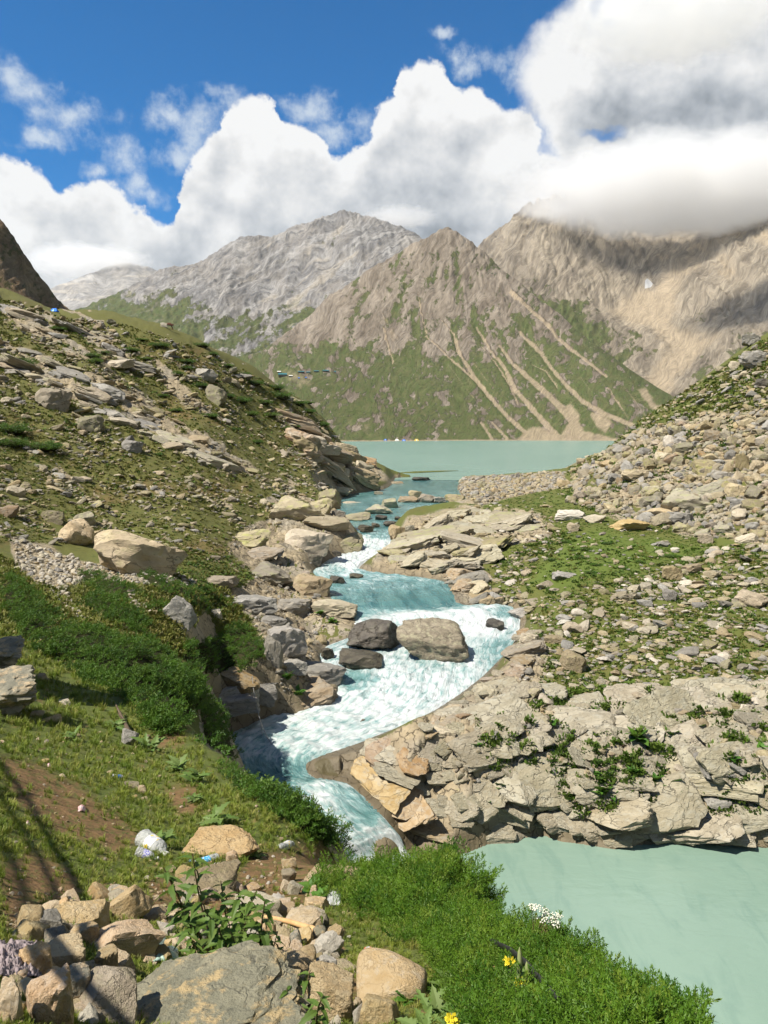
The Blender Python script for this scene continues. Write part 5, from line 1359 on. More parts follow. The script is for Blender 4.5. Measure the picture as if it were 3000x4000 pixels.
def tri_soup(name, V, mat):
    V = np.asarray(V, float).reshape(-1, 3)
    return mesh_np(name, V, np.arange(len(V)).reshape(-1, 3), mat, False)

def spray_mesh(name, seed, mat, ntw=16, nlf=9, lw=.05, ll=.17, curve=.35):
    """juniper branchlet along +X, unit length: side twigs carrying scale leaves"""
    g = np.random.default_rng(seed); V = []
    def pt(t): return np.array([t, 0, curve * t * t - .1 * t])
    def leaf(p, d, up, l, w):
        s = np.cross(d, up); s /= np.linalg.norm(s) + 1e-9
        V.append([p - s * w * .5, p + s * w * .5, p + d * l])
    for k in range(ntw):
        t = (k + .6) / ntw; p = pt(t); side = 1 if k % 2 else -1
        L = .42 * (1 - t) ** .6 * (.7 + .5 * g.random()) + .10
        a = g.uniform(.5, 1.0) * side; el = g.uniform(-.1, .8)
        d = np.array([math.cos(a) * math.cos(el), math.sin(a) * math.cos(el), math.sin(el)])
        for j in range(nlf):
            q = p + d * L * (j + .5) / nlf + g.normal(0, .012, 3) + np.array([0, 0, .12 * (j / nlf) ** 2 * L])
            dd = d + g.normal(0, .55, 3) + np.array([0, 0, .25]); dd /= np.linalg.norm(dd)
            leaf(q, dd, g.normal(0, 1, 3), ll * g.uniform(.6, 1.1) * (1 - .35 * t), lw * g.uniform(.7, 1.3))
    return tri_soup(name, V, mat)
SPR = {k: [spray_mesh('juniper_spray', 40 + j, LEAF[k], ntw=(18 if k == 'jun_near' else 10), nlf=(14 if k == 'jun_near' else 6), lw=(.030 if k == 'jun_near' else .09), ll=(.125 if k == 'jun_near' else .22)) for j in range(4)] for k in ('jun_near', 'jun_far')}

_GN = {}
def scatter_child(name, parent, key, meshes, pts, rots, scls, idx):
    """like scatter(), for a part of a plant; the pieces' node group is shared"""
    if key not in _GN:
        ob = scatter('pieces_' + key, [loose(m) for m in meshes], np.zeros((1, 3)), np.zeros((1, 3)), np.ones((1, 3)), [0])
        _GN[key] = ob.modifiers[0].node_group; me = ob.data; bpy.data.objects.remove(ob); bpy.data.meshes.remove(me)
    me = bpy.data.meshes.new(name); n = len(pts)
    me.vertices.add(n); me.vertices.foreach_set('co', np.asarray(pts, np.float32).ravel())
    for nm, v in (('rot', rots), ('scl', scls)):
        a = me.attributes.new(nm, 'FLOAT_VECTOR', 'POINT'); a.data.foreach_set('vector', np.asarray(v, np.float32).ravel())
    a = me.attributes.new('idx', 'INT', 'POINT'); a.data.foreach_set('value', np.asarray(idx, np.int32))
    o = link(name, me, parent); md = o.modifiers.new('pieces', 'NODES'); md.node_group = _GN[key]
    o['kind'] = 'stuff'
    return o

def shrub(poly, label, height, spray, dens, kind='jun_far', group=None, seed=1, droop=None, step=None, core_h=.66, dmax=200.0, shrink=1.0):
    ls, la, l0 = (1.25, 1.0, .66) if kind == 'jun_near' else (2.3, 1.7, .62)
    """a low spreading juniper covering this outline on the ground"""
    g = np.random.default_rng(seed)
    poly = np.array(poly, float); poly = poly.mean(0) + (poly - poly.mean(0)) * shrink
    area = .5 * abs(np.dot(poly[:, 0], np.roll(poly[:, 1], 1)) - np.dot(poly[:, 1], np.roll(poly[:, 0], 1)))
    n = int(area * dens)
    q = samples(poly, n, g)
    X, D, ok = hit(q[:, 0], q[:, 1])
    q, X, D = q[D < dmax], X[D < dmax], D[D < dmax]; n = len(q)
    de, _ = seg_dist(q[:, 0], q[:, 1], poly, True)
    sc = np.linalg.norm(X, axis=1) / FPX                      # metres per photo pixel
    edge = sstep(0, 1, de * sc / (height * 1.3))
    lump = np.clip(l0 + la * fbm(X[:, 0] / (height * ls), X[:, 1] / (height * ls), 3, seed), .1, 1.3)
    kp = g.random(n) < np.clip(.15 + 2.2 * (lump - .38), .12, 1)
    q, X, D, de, sc, edge, lump = q[kp], X[kp], D[kp], de[kp], sc[kp], edge[kp], lump[kp]; n = len(q)
    h = height * (.12 + .88 * edge ** .6) * lump
    c0 = X.mean(0); c0[2] = float(ground_z(c0[0], c0[1]))
    root = link('juniper_shrub', None, None, c0)
    tag(root, label, 'shrub', group)
    lay = g.random(n) ** .45
    pts = X + np.stack([0 * h, 0 * h, h * lay], -1) - c0
    yaw = g.uniform(0, 6.28, n) if droop is None else g.normal(droop, 1.0, n)
    s = spray * g.uniform(.6, 1.25, n)
    scatter_child('foliage', root, kind, SPR[kind], pts, np.stack([g.normal(0, .35, n), -g.uniform(-.25, .75, n), yaw], -1), np.stack([s, s, s], -1), g.integers(0, 4, n))
    # woody inside as one solid mound, coloured dark for the shade between sprays
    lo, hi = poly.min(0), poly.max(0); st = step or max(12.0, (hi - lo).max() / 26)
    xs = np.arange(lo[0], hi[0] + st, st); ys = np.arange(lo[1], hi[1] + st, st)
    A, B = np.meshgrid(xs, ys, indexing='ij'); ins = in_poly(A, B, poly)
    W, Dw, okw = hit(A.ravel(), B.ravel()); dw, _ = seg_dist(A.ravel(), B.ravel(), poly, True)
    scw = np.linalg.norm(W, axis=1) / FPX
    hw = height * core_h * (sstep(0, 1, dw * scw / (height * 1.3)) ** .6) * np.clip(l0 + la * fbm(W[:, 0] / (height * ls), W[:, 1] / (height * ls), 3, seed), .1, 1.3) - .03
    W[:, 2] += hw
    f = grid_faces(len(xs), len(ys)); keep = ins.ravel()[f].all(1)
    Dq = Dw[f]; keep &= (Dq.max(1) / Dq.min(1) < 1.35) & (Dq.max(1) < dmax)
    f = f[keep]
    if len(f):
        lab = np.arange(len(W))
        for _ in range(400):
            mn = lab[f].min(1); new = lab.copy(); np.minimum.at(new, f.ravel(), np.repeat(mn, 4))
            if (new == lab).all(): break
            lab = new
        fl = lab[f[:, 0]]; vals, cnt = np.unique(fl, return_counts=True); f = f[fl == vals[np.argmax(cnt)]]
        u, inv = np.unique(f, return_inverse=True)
        link('shade_core', mesh_np('shade_core', W[u] - c0, inv.reshape(f.shape), M_CORE, True), root)
    return root
Z5 = lambda *p: [(x * .904, 1700 + y * .904) for x, y in p]
shrub([(1190, 3470), (1330, 3420), (1480, 3395), (1640, 3390), (1770, 3400), (1850, 3450), (1840, 3530), (1700, 3600), (1500, 3640), (1420, 3580), (1290, 3540), (1190, 3500)], 'bright green juniper shrub in the foreground below the falls', .09, .20, .0070, 'jun_near', seed=21, droop=0.3, dmax=14)
shrub([(1830, 3470), (1920, 3520), (2010, 3610), (2140, 3690), (2300, 3790), (2460, 3910), (2620, 4050), (2680, 4140), (1880, 4120), (1760, 3960), (1660, 3760), (1560, 3660), (1720, 3590)], 'bright green juniper shrub spreading over the bottom right corner by the pool', .05, .135, .0105, 'jun_near', seed=22, droop=0.2, dmax=9)
shrub([(835, 2975), (960, 3030), (1100, 3105), (1230, 3185), (1330, 3235), (1405, 3300), (1395, 3350), (1290, 3325), (1150, 3240), (1000, 3150), (900, 3085)], 'narrow dark juniper row along the edge above the lower falls', .22, .19, .013, 'jun_far', seed=23, droop=0.2, dmax=30)
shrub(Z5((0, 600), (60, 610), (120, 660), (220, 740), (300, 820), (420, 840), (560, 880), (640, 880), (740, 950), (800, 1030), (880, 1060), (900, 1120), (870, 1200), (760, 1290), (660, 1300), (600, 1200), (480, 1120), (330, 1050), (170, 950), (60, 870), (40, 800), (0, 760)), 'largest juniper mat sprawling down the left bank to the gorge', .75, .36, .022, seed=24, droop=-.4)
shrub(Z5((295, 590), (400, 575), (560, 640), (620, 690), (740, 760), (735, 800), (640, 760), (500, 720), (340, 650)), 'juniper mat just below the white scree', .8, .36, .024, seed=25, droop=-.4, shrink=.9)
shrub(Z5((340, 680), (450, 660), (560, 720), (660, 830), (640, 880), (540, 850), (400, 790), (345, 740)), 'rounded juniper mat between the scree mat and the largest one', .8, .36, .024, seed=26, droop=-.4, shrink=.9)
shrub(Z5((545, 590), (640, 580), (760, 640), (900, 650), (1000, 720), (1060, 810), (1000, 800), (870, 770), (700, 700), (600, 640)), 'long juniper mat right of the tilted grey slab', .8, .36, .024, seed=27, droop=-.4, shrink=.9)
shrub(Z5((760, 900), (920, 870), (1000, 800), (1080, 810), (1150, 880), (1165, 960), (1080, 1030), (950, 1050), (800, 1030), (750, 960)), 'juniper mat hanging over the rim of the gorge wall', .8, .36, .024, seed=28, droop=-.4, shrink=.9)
shrub([(760, 2690), (850, 2760), (900, 2850), (925, 2950), (870, 2985), (800, 2920)], 'juniper edge spilling over the near rim of the gorge', .45, .4, .012, seed=29, droop=-.2)

# ---- small round junipers dotted over the hillside: one plant with its parts, then copies
def dome_shrub():
    g = np.random.default_rng(77); n = 260
    d = g.normal(size=(n, 3)); d[:, 2] = np.abs(d[:, 2]) * .8; d /= np.linalg.norm(d, axis=1)[:, None]
    V = []
    for k in range(n):
        b = SPR['jun_far'][k % 4]
        co = np.empty(len(b.vertices) * 3, np.float32); b.vertices.foreach_get('co', co); co = co.reshape(-1, 3, 3)
        co = co[g.choice(len(co), 12, replace=False)] * .55
        a = g.uniform(0, 6.28); R = np.array(Euler((g.normal(0, .4), -g.uniform(-.2, .9), math.atan2(d[k, 1], d[k, 0]) + g.normal(0, .5))).to_matrix())
        p = d[k] * [1, 1, .75] * g.uniform(.62, .95) * (.8 + .25 * math.sin(3 * math.atan2(d[k, 1], d[k, 0]) + 1))
        V.append(co @ R.T + p)
    fo = tri_soup('foliage', np.concatenate(V), LEAF['jun_far'])
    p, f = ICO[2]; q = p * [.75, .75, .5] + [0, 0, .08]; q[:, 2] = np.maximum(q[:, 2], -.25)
    return fo, mesh_np('shade_core', q, f, M_CORE, True)
FO, BR = dome_shrub()
def dot_shrub(px, py, w, label, group, asp=.62):
    X = hit(px, py + w * .2)[0][0]
    if np.hypot(X[0], X[1]) > 212: return
    s = w * np.linalg.norm(X) / FPX / 2
    g = np.random.default_rng(int(px * 7 + py))
    r = link('juniper_shrub', None, None, X, (0, 0, g.uniform(0, 6.28)), (s * 1.15, s, s * asp * g.uniform(.8, 1.2)))
    tag(r, label, 'shrub', group); AUTO.append((r, 'dark', 'juniper' if 'junip' in label else 'shrub', float(w)))
    link('foliage', FO, r); link('shade_core', BR, r)
Z3 = lambda x, y: (x * .904, 800 + y * .904)
for x, y, w in [(40, 955, 120), (185, 1030, 115), (50, 1020, 90), (400, 645, 62), (440, 632, 50), (410, 670, 50), (610, 578, 40), (570, 622, 52), (690, 600, 60), (800, 668, 62), (765, 725, 44), (870, 600, 60), (800, 700, 44), (1050, 725, 46), (1040, 838, 66), (1100, 762, 60),
                (1210, 815, 90), (1190, 782, 60), (1140, 848, 52), (1080, 895, 56), (1165, 900, 66), (910, 905, 60), (760, 882, 46), (985, 820, 50), (1230, 962, 44), (1290, 850, 60), (1330, 885, 56), (1390, 942, 56), (1450, 968, 64), (1500, 1000, 54), (1110, 1020, 42), (1540, 1040, 50), (1210, 760, 44),
                (920, 640, 40), (980, 690, 44), (700, 820, 40), (630, 660, 46), (870, 775, 52), (930, 760, 30), (250, 530, 50), (680, 1075, 36), (1330, 850, 40), (1420, 915, 44), (1580, 1070, 40), (90, 670, 80), (1015, 965, 40), (1280, 955, 30)]:
    dot_shrub(*Z3(x, y), w, 'small dark juniper dotted on the left hillside', 'small junipers dotted on the left hillside')
for x, y, w in [(2240, 2145, 30), (2290, 2138, 46), (2330, 2200, 40), (2270, 2170, 50), (2210, 2110, 40), (2430, 2210, 46), (2530, 2245, 40), (2180, 2240, 44), (2370, 2115, 44), (2750, 2100, 36), (2820, 2080, 40), (2620, 2165, 50), (2680, 2185, 50), (2500, 2190, 30), (2310, 2230, 40), (2160, 2180, 40)]:
    dot_shrub(x, y, w, 'small dark shrub in the grass round the meadow', 'small dark shrubs round the meadow', .4)
# ------------------------------------------------------------------ grass
def tuft_mesh(name, seed, mat, nb=14, h=1.0, spread=.45, w=.05, bend=.5):
    g = np.random.default_rng(seed); V = []
    for k in range(nb):
        a = g.uniform(0, 6.28); r = spread * g.random() * .5; b = np.array([math.cos(a) * r, math.sin(a) * r, -.05])
        d = np.array([math.cos(a + g.normal(0, .5)), math.sin(a + g.normal(0, .5)), 0]); s = np.array([-d[1], d[0], 0]) * w * g.uniform(.7, 1.3)
        L = h * g.uniform(.55, 1.1); bd = bend * g.uniform(.3, 1.2)
        p1 = b + np.array([0, 0, L * .55]) + d * L * bd * .25; p2 = b + np.array([0, 0, L * (1 - .35 * bd)]) + d * L * bd * .8
        V += [[b - s, b + s, p1 + s * .8], [b - s, p1 + s * .8, p1 - s * .8], [p1 - s * .8, p1 + s * .8, p2]]
    return tri_soup(name, V, mat)
def mask_at(X):
    th = np.arctan2(X[:, 0], X[:, 1]); lr = np.log(np.maximum(np.hypot(X[:, 0], X[:, 1]), .95))
    return np.stack([bil(MASK[..., k], TH, LR, th, lr) for k in range(4)], -1)
def grass(name, poly, n, size, meshes, seed, dmin=0, dmax=1e9, keep=None, vary=(.5, 1.3), zs=1.0, pxsize=False, rockmax=.45, lift=0.0):
    g = np.random.default_rng(seed)
    q = samples(poly, n, g); X, D, ok = hit(q[:, 0], q[:, 1])
    m = mask_at(X)
    k = ok & (D > dmin) & (D < dmax) & (riv_ok(X) | (D < 14)) & (m[:, 0] < rockmax + .2 * g.random(len(X)))
    if keep is not None: k &= g.random(len(X)) < keep(m, q)
    X = X[k].copy(); n = len(X); X[:, 2] += lift * g.random(n)
    s = size * g.uniform(*vary, n)
    if pxsize: s = s * np.linalg.norm(X, axis=1) / FPX
    scatter(name, [loose(x) for x in meshes], X, np.stack([g.normal(0, .2, n), g.normal(0, .2, n), g.uniform(0, 6.28, n)], -1), np.stack([s, s, s * zs], -1), g.integers(0, len(meshes), n))
GT = [tuft_mesh('grass_tuft', 60 + k, LEAF['grass'], 18, 1.0, .9, .045, .8) for k in range(4)]
TT_ = [tuft_mesh('turf_tuft', 70 + k, LEAF['turf'], 12, .8, 1.6, .16, .9) for k in range(3)]
TG_ = [tuft_mesh('turf_tuft_green', 80 + k, LEAF['turf_green'], 12, .7, 1.6, .18, .9) for k in range(3)]
NEARP = [(-240, 2330), (150, 2490), (420, 2650), (640, 2810), (760, 2900), (840, 2990), (1100, 3110), (1400, 3340), (1800, 3380), (2300, 3800), (2500, 4080), (-240, 4080)]
grass('grass_near', NEARP, 21000, 22, GT, 31, 0, 34, keep=lambda m, q: np.clip(1.08 - 1.15 * m[:, 1], .04, 1) * sstep(-.4, .15, fbm(q[:, 0] / 60, q[:, 1] / 40, 3, 301)), pxsize=True, zs=1.15)
grass('grass_bank', [(-240, 2480), (400, 2560), (800, 2560), (1000, 2480), (900, 2300), (500, 2290), (-240, 2120)], 6000, 20, TT_ + GT[:1], 32, 10, 80, pxsize=True)
grass('turf_field', FIELD, 10500, 16, TG_ + TT_[:1], 33, 30, 200, pxsize=True, zs=.8, keep=lambda m, q: np.clip(1.35 - m[:, 2], .12, 1) * .35 + .65 * np.clip(1.4 - m[:, 2], .1, 1) * sstep(-.2, .2, fbm(q[:, 0] / 80, q[:, 1] / 50, 3, 302)))
grass('turf_hill_right', [(2200, 1850), (2405, 1705), (2622, 1560), (2820, 1435), (3200, 1190), (3200, 1800), (2450, 1820), (2260, 1880)], 4500, 14, TG_ + TT_, 34, 30, 260, pxsize=True, zs=.8)
grass('turf_hill_left', HILL, 10000, 13, TT_ + TG_[:1], 35, 40, 300, pxsize=True, zs=.7)
grass('turf_bluff', [(1850, 2800), (2100, 2700), (3010, 2680), (3010, 3200), (2200, 3200), (1900, 3000)], 7500, 24, TG_ , 36, 30, 80, pxsize=True, lift=.30, rockmax=1.2, keep=lambda m, q: sstep(-.05, .2, fbm(q[:, 0] / 90, q[:, 1] / 40, 3, 303)))
grass('turf_meadow', [(1750, 1985), (2000, 1945), (2250, 1890), (2400, 1950), (2500, 2040), (2800, 2095), (2820, 2180), (2400, 2260), (2050, 2260), (1800, 2110)], 6500, 9, TG_, 37, 60, 200, pxsize=True, zs=.5, keep=lambda m, q: np.clip(1.3 - m[:, 2], .15, 1))
grass('turf_ledge', [(560, 2120), (900, 2170), (1010, 2250), (960, 2340), (700, 2300), (540, 2250)], 1500, 14, TT_ + TG_, 38, 30, 120, pxsize=True, zs=.7)
stones('meadow_stones', [(1760, 1990), (2000, 1950), (2250, 1895), (2400, 1950), (2500, 2040), (2790, 2100), (2800, 2170), (2400, 2250), (2050, 2250), (1800, 2110)], 260, 8, 34, [('pale', 5), ('white', 3), ('grey', 2)], 39, tilt=.2, flat=(.3, .6), elong=1.6)
grass('turf_talus', TAL, 4200, 15, TG_, 40, 60, 200, pxsize=True, zs=.9, rockmax=1.5, keep=lambda m, q: sstep(-.1, .25, fbm(q[:, 0] / 90, q[:, 1] / 60, 3, 305)))
# ------------------------------------------------------------------ stones at our feet
def fore(x0, y0, x1, y1, mat, label, seed, sub=4, rough=.05, blocky=.6, strata=.03, planes=9, soft_k=70, cat='stone', name='stone', **kw):
    me = rock_mesh('stone', 7000 + seed, sub, RM[mat], planes=planes, rough=rough, blocky=blocky, strata=strata, soft_k=soft_k)
    return boulder(x0, y0, x1, y1, mat, label, mesh=me, cat=cat, name=name, **kw)
FR = [
 (334, 3593, 589, 3765, 'orange', 'large bright orange-tan angular stone in the rock heap', 1, dict(yaw=.5, tilt=.12, depth=.8)),
 (236, 3517, 402, 3648, 'pink', 'pinkish white stone behind the bright orange one', 2, dict(yaw=-.4)),
 (392, 3495, 570, 3610, 'tan', 'slanting olive-tan slab behind the bright orange stone', 3, dict(tilt=-.45, depth=.5)),
 (84, 3550, 192, 3660, 'tan', 'round tan stone at the left of the heap', 4, dict(soft_k=14)),
 (140, 3580, 236, 3662, 'grey', 'grey stone in shade beside the round tan one', 5, {}),
 (175, 3700, 312, 3822, 'tan', 'flat greenish-tan stone crossed by shadow', 6, dict(depth=1.1)),
 (322, 3815, 512, 4040, 'pale', 'long pale slab at the bottom edge left of the slate boulder', 7, dict(depth=1.3)),
 (214, 3800, 338, 3962, 'slate', 'blue-grey stone in the middle of the bottom left heap', 8, {}),
 (122, 3822, 262, 4040, 'pink', 'rough pale stone at the bottom edge of the heap', 9, dict(rough=.12)),
 (-10, 3860, 72, 4020, 'pink', 'pinkish stone in the bottom left corner', 10, {}),
 (442, 3750, 532, 3820, 'tan', 'small tan stone under the bright orange one', 11, {}),
 (262, 3632, 372, 3694, 'pink', 'pale flat stone left of the bright orange one', 12, {}),
 (84, 3632, 182, 3694, 'tan', 'brown-tan stone in shade above the crumpled cloth', 13, {}),
 (185, 3650, 275, 3722, 'slate', 'dark stone in the shaded gap of the heap', 14, {}),
 (94, 3730, 190, 3840, 'orange', 'orange and white broken stone beside the crumpled cloth', 15, dict(rough=.12)),
 (380, 3720, 452, 3830, 'tan', 'narrow greenish stone right of the flat shadowed one', 16, {}),
 (494, 3765, 1170, 4075, 'slate', 'biggest dark slate boulder with tan patches at the bottom edge', 17, dict(sub=5, depth=.8, rough=.15, strata=.015, sink=.05, soft_k=60, planes=15, blocky=.3)),
 (712, 3254, 998, 3364, 'tan', 'broad tan boulder beside the crushed bottles', 18, dict(sub=5, rough=.06)),
 (885, 3329, 935, 3382, 'pink', 'small pale pointed stone in front of the broad tan boulder', 19, {}),
 (1197, 3394, 1397, 3490, 'tan', 'tan flat-topped boulder set into the bright juniper', 20, dict(sub=5)),
 (922, 3500, 1096, 3612, 'white', 'lilac-grey squared slab behind the nettles', 21, dict(depth=.5)),
 (688, 3394, 928, 3515, 'pale', 'flat pale stone behind the nettle stems', 22, {}),
 (1188, 3518, 1286, 3565, 'orange', 'orange and white stone near the clear plastic cup', 23, {}),
 (1102, 3366, 1155, 3400, 'pink', 'small round stone on the soil above the pebbles', 24, {}),
 (1102, 3412, 1156, 3450, 'pale', 'small pale stone below the round one on the soil', 25, {}),
 (1098, 3448, 1142, 3498, 'pink', 'pale pebble at the left of the pebble cluster', 26, {}),
 (1124, 3452, 1178, 3502, 'white', 'whitish pebble at the right of the pebble cluster', 27, {}),
 (1203, 3464, 1238, 3524, 'pink', 'pale upright pebble under the round leaves', 28, {}),
 (1082, 3548, 1148, 3600, 'tan', 'tan pointed stone at the right end of the lilac-grey slab', 29, {}),
 (1086, 3580, 1250, 3650, 'pink', 'long cream stone behind the wooden handle', 30, {}),
 (1227, 3642, 1287, 3692, 'slate', 'greenish stone at the thick end of the wooden handle', 31, {}),
 (1230, 3658, 1332, 3760, 'white', 'white and pink slab below the wooden handle', 32, dict(tilt=.35)),
 (1063, 3678, 1140, 3752, 'pink', 'pink stone under the wooden handle', 33, {}),
 (1128, 3708, 1178, 3764, 'pink', 'small cream stone beside the pink one', 34, {}),
 (1160, 3718, 1230, 3796, 'tan', 'oval tan stone in the middle of the heap', 35, dict(soft_k=14)),
 (1223, 3742, 1303, 3844, 'white', 'pale green-white stone leaning on the tan block', 36, dict(tilt=.6, depth=.6)),
 (1050, 3728, 1238, 3832, 'tan', 'tan stone with nettle shadows on it', 37, {}),
 (1190, 3802, 1368, 4030, 'tan', 'large square tan block near the bottom edge', 38, dict(sub=5, depth=.9)),
 (1410, 3750, 1650, 3940, 'pink', 'smooth round cream boulder at the bottom centre', 39, dict(soft_k=9, rough=.02, strata=0, sub=5, planes=14)),
 (1414, 3883, 1548, 4030, 'tan', 'peaked tan stone below the smooth round boulder', 40, dict(soft_k=25)),
 (1382, 3950, 1430, 4010, 'white', 'small white stone left of the peaked tan one', 41, {}),
 (1008, 3604, 1074, 3694, 'pink', 'rounded pinkish white stone under the nettles', 42, dict(soft_k=16)),
 (950, 3632, 1022, 3690, 'white', 'small white stone left of the rounded pinkish one', 43, {}),
 (1206, 3598, 1236, 3630, 'pale', 'egg-sized round pebble on the grass by the juniper', 44, dict(soft_k=9, sub=3)),
 (1262, 3600, 1285, 3624, 'pale', 'smaller round pebble right of the egg-sized one', 45, dict(soft_k=9, sub=3)),
 (1070, 3645, 1140, 3700, 'tan', 'tan stone directly beneath the wooden handle', 46, {}), (1130, 3660, 1182, 3712, 'slate', 'grey cube-like stone under the wooden handle', 47, {}),
 (700, 3560, 820, 3640, 'pale', 'pale stone hidden among the nettle stems', 48, {}), (820, 3600, 940, 3680, 'pink', 'cream stone among the right nettle stems', 49, {}), (720, 3660, 800, 3720, 'white', 'white stone low among the nettle stems', 50, {}),
 (220, 2736, 274, 2754, 'white', 'long white stone lying in the grass below the juniper mat', 51, {}), (488, 3060, 540, 3080, 'pale', 'flat pale stone beside the blue-labelled bottle', 52, {}),
 (540, 3080, 568, 3100, 'pink', 'small pinkish stone below the blue-labelled bottle', 53, {}), (140, 2630, 184, 2664, 'pale', 'pale stone at the edge of the left shade', 54, {}),
 (470, 2850, 530, 2918, 'grey', 'brown-grey rock with a dead branch in the grass', 55, dict(tilt=.5)), (120, 2778, 170, 2806, 'pale', 'pale stone on the rim of the left hollow', 56, {}), (165, 2800, 235, 2828, 'tan', 'tan stones on the rim of the left hollow', 57, {}),
]
for b in FR:
    kw = dict(b[7]); fore(*b[:6], b[6], **kw)
# the shaded outcrop that closes the left edge
fore(-150, 2500, 75, 2640, 'slate', 'dark shaded outcrop at the left edge above the hollow', 60, sub=5, depth=1.2, rough=.14, cat='boulder', name='boulder')
fore(-190, 2600, 110, 2800, 'slate', 'low dark outcrop at the left edge in the hollow', 61, sub=5, depth=1.2, rough=.14, cat='boulder', name='boulder')
stones('pebbles', [(0, 3480), (300, 3450), (700, 3380), (1250, 3330), (1400, 3560), (1430, 4000), (0, 4000)], 900, 7, 34, [('tan', 4), ('pink', 4), ('white', 3), ('pale', 3)], 61, tilt=.5, flat=(.5, .9), dens=lambda x, y: np.clip(.25 + 1.2 * fbm(x / 120, y / 90, 3, 401), .05, 1), sub=2)
stones('pebbles_slope', [(0, 2880), (600, 2850), (900, 3050), (1350, 3330), (700, 3400), (0, 3450)], 260, 6, 26, [('pale', 4), ('tan', 3), ('pink', 2)], 62, tilt=.4, flat=(.4, .8))

for poly, n, sd in (([(40, 3640), (250, 3500), (560, 3490), (660, 3600), (650, 3760), (500, 3790), (480, 4010), (0, 4010), (0, 3700)], 95, 71), ([(690, 3420), (1000, 3480), (1180, 3520), (1330, 3620), (1345, 3780), (1420, 4010), (1180, 4010), (1150, 3800), (900, 3790), (680, 3700)], 105, 72)):
    g = np.random.default_rng(sd); q = samples(poly, n, g); X, D, ok = hit(q[:, 0], q[:, 1])
    SZ = np.sort(g.uniform(24, 78, len(q)))[::-1]; fill = []
    for k in range(len(q)):
        mt = ('tan', 'pink', 'orange', 'white', 'pale', 'tan', 'pink')[int(g.integers(7))]; s_ = SZ[k] * np.linalg.norm(X[k]) / FPX / 2
        key = ('heap', mt, int(g.integers(4)))
        if key not in BIG: BIG[key] = rock_mesh('stone', 8100 + 7 * key[2] + len(mt), 3, RM[mt], planes=10, rough=.07, blocky=.5)
        f = g.uniform(.45, .8); e = g.uniform(.95, 1.4)
        if k >= 52:
            fill.append((BIG[key], X[k] + [0, 0, s_ * f * .55], g.normal(0, .5, 3) * [1, 1, 6], (s_ * e, s_ / e ** .3, s_ * f))); continue
        o = link('stone', BIG[key], None, X[k] + [0, 0, s_ * f * .55], (g.normal(0, .35), g.normal(0, .35), g.uniform(0, 6.28)), (s_ * e, s_ / e ** .3, s_ * f))
        tag(o, 'stone filling the rock heap at the bottom left', 'stone', 'stones filling the foreground heap')
        AUTO.append((o, {'tan': 'tan', 'pink': 'cream', 'orange': 'orange', 'white': 'whitish', 'pale': 'brownish'}[mt], 'heap stone', float(s_)))
    ms = list({f_[0].name: f_[0] for f_ in fill}.values()); nmz = [m.name for m in ms]
    scatter('heap_stones', [loose(m) for m in ms], [f_[1] for f_ in fill], [f_[2] for f_ in fill], [f_[3] for f_ in fill], [nmz.index(f_[0].name) for f_ in fill])
# ------------------------------------------------------------------ flowering and leafy plants
def tube(pts, rad, seg=6):
    """tapered tube along points"""
    pts = np.asarray(pts, float); rad = np.broadcast_to(np.asarray(rad, float), (len(pts),))
    V, F = [], []
    for i, p in enumerate(pts):
        t = pts[min(i + 1, len(pts) - 1)] - pts[max(i - 1, 0)]; t /= np.linalg.norm(t) + 1e-12
        a = np.cross(t, [0.3, .2, 1.0]); a /= np.linalg.norm(a) + 1e-12; b = np.cross(t, a)
        for k in range(seg):
            w = 2 * math.pi * k / seg; V.append(p + rad[i] * (math.cos(w) * a + math.sin(w) * b))
    for i in range(len(pts) - 1):
        for k in range(seg):
            k2 = (k + 1) % seg; F.append([i * seg + k, i * seg + k2, (i + 1) * seg + k2, (i + 1) * seg + k])
    return np.array(V), np.array(F)
def join(parts):
    V, F, n = [], [], 0
    for v, f in parts: V.append(v); F.append(f + n); n += len(v)
    return np.concatenate(V), np.concatenate(F)
def tube_mesh(name, pts, rad, mat, seg=6):
    v, f = tube(pts, rad, seg); return mesh_np(name, v, f, mat, True)

def leaf_mesh(name, mat, L=1.0, W=.34, n=11, fold=.35, droop=.6, teeth=.16, lobes=0.0, wpow=.8):
    """toothed leaf along +X, folded at the midrib, drooping"""
    V, F = [], []
    for i in range(n + 1):
        t = i / n
        w = W * .5 * (math.sin(math.pi * min(t ** wpow, 1.0)) ** .9) * (1 - .25 * t)
        if 0 < i < n: w *= 1 + (teeth if i % 2 else -teeth) + lobes * (1 if i % 2 else -1)
        z = -droop * t * t * L * .6 + .08 * t
        V += [[t * L, -w, z + fold * w], [t * L, 0, z], [t * L, w, z + fold * w]]
    for i in range(n):
        a = i * 3; F += [[a, a + 1, a + 4, a + 3], [a + 1, a + 2, a + 5, a + 4]]
    return mesh_np(name, np.array(V), np.array(F), mat, False)
NL = [leaf_mesh('leaf', LEAF['nettle'], 1, .40, 13, .35, d, .16) for d in (.5, .9, 1.3)]
M_STEM = mat_flat('nettle_stem', (0.085, 0.095, 0.035, 1), .7, .2, (0.13, 0.075, 0.05, 1), 9)
M_TASSEL = mat_flat('nettle_tassel', (0.12, 0.10, 0.05, 1), .9, .1)
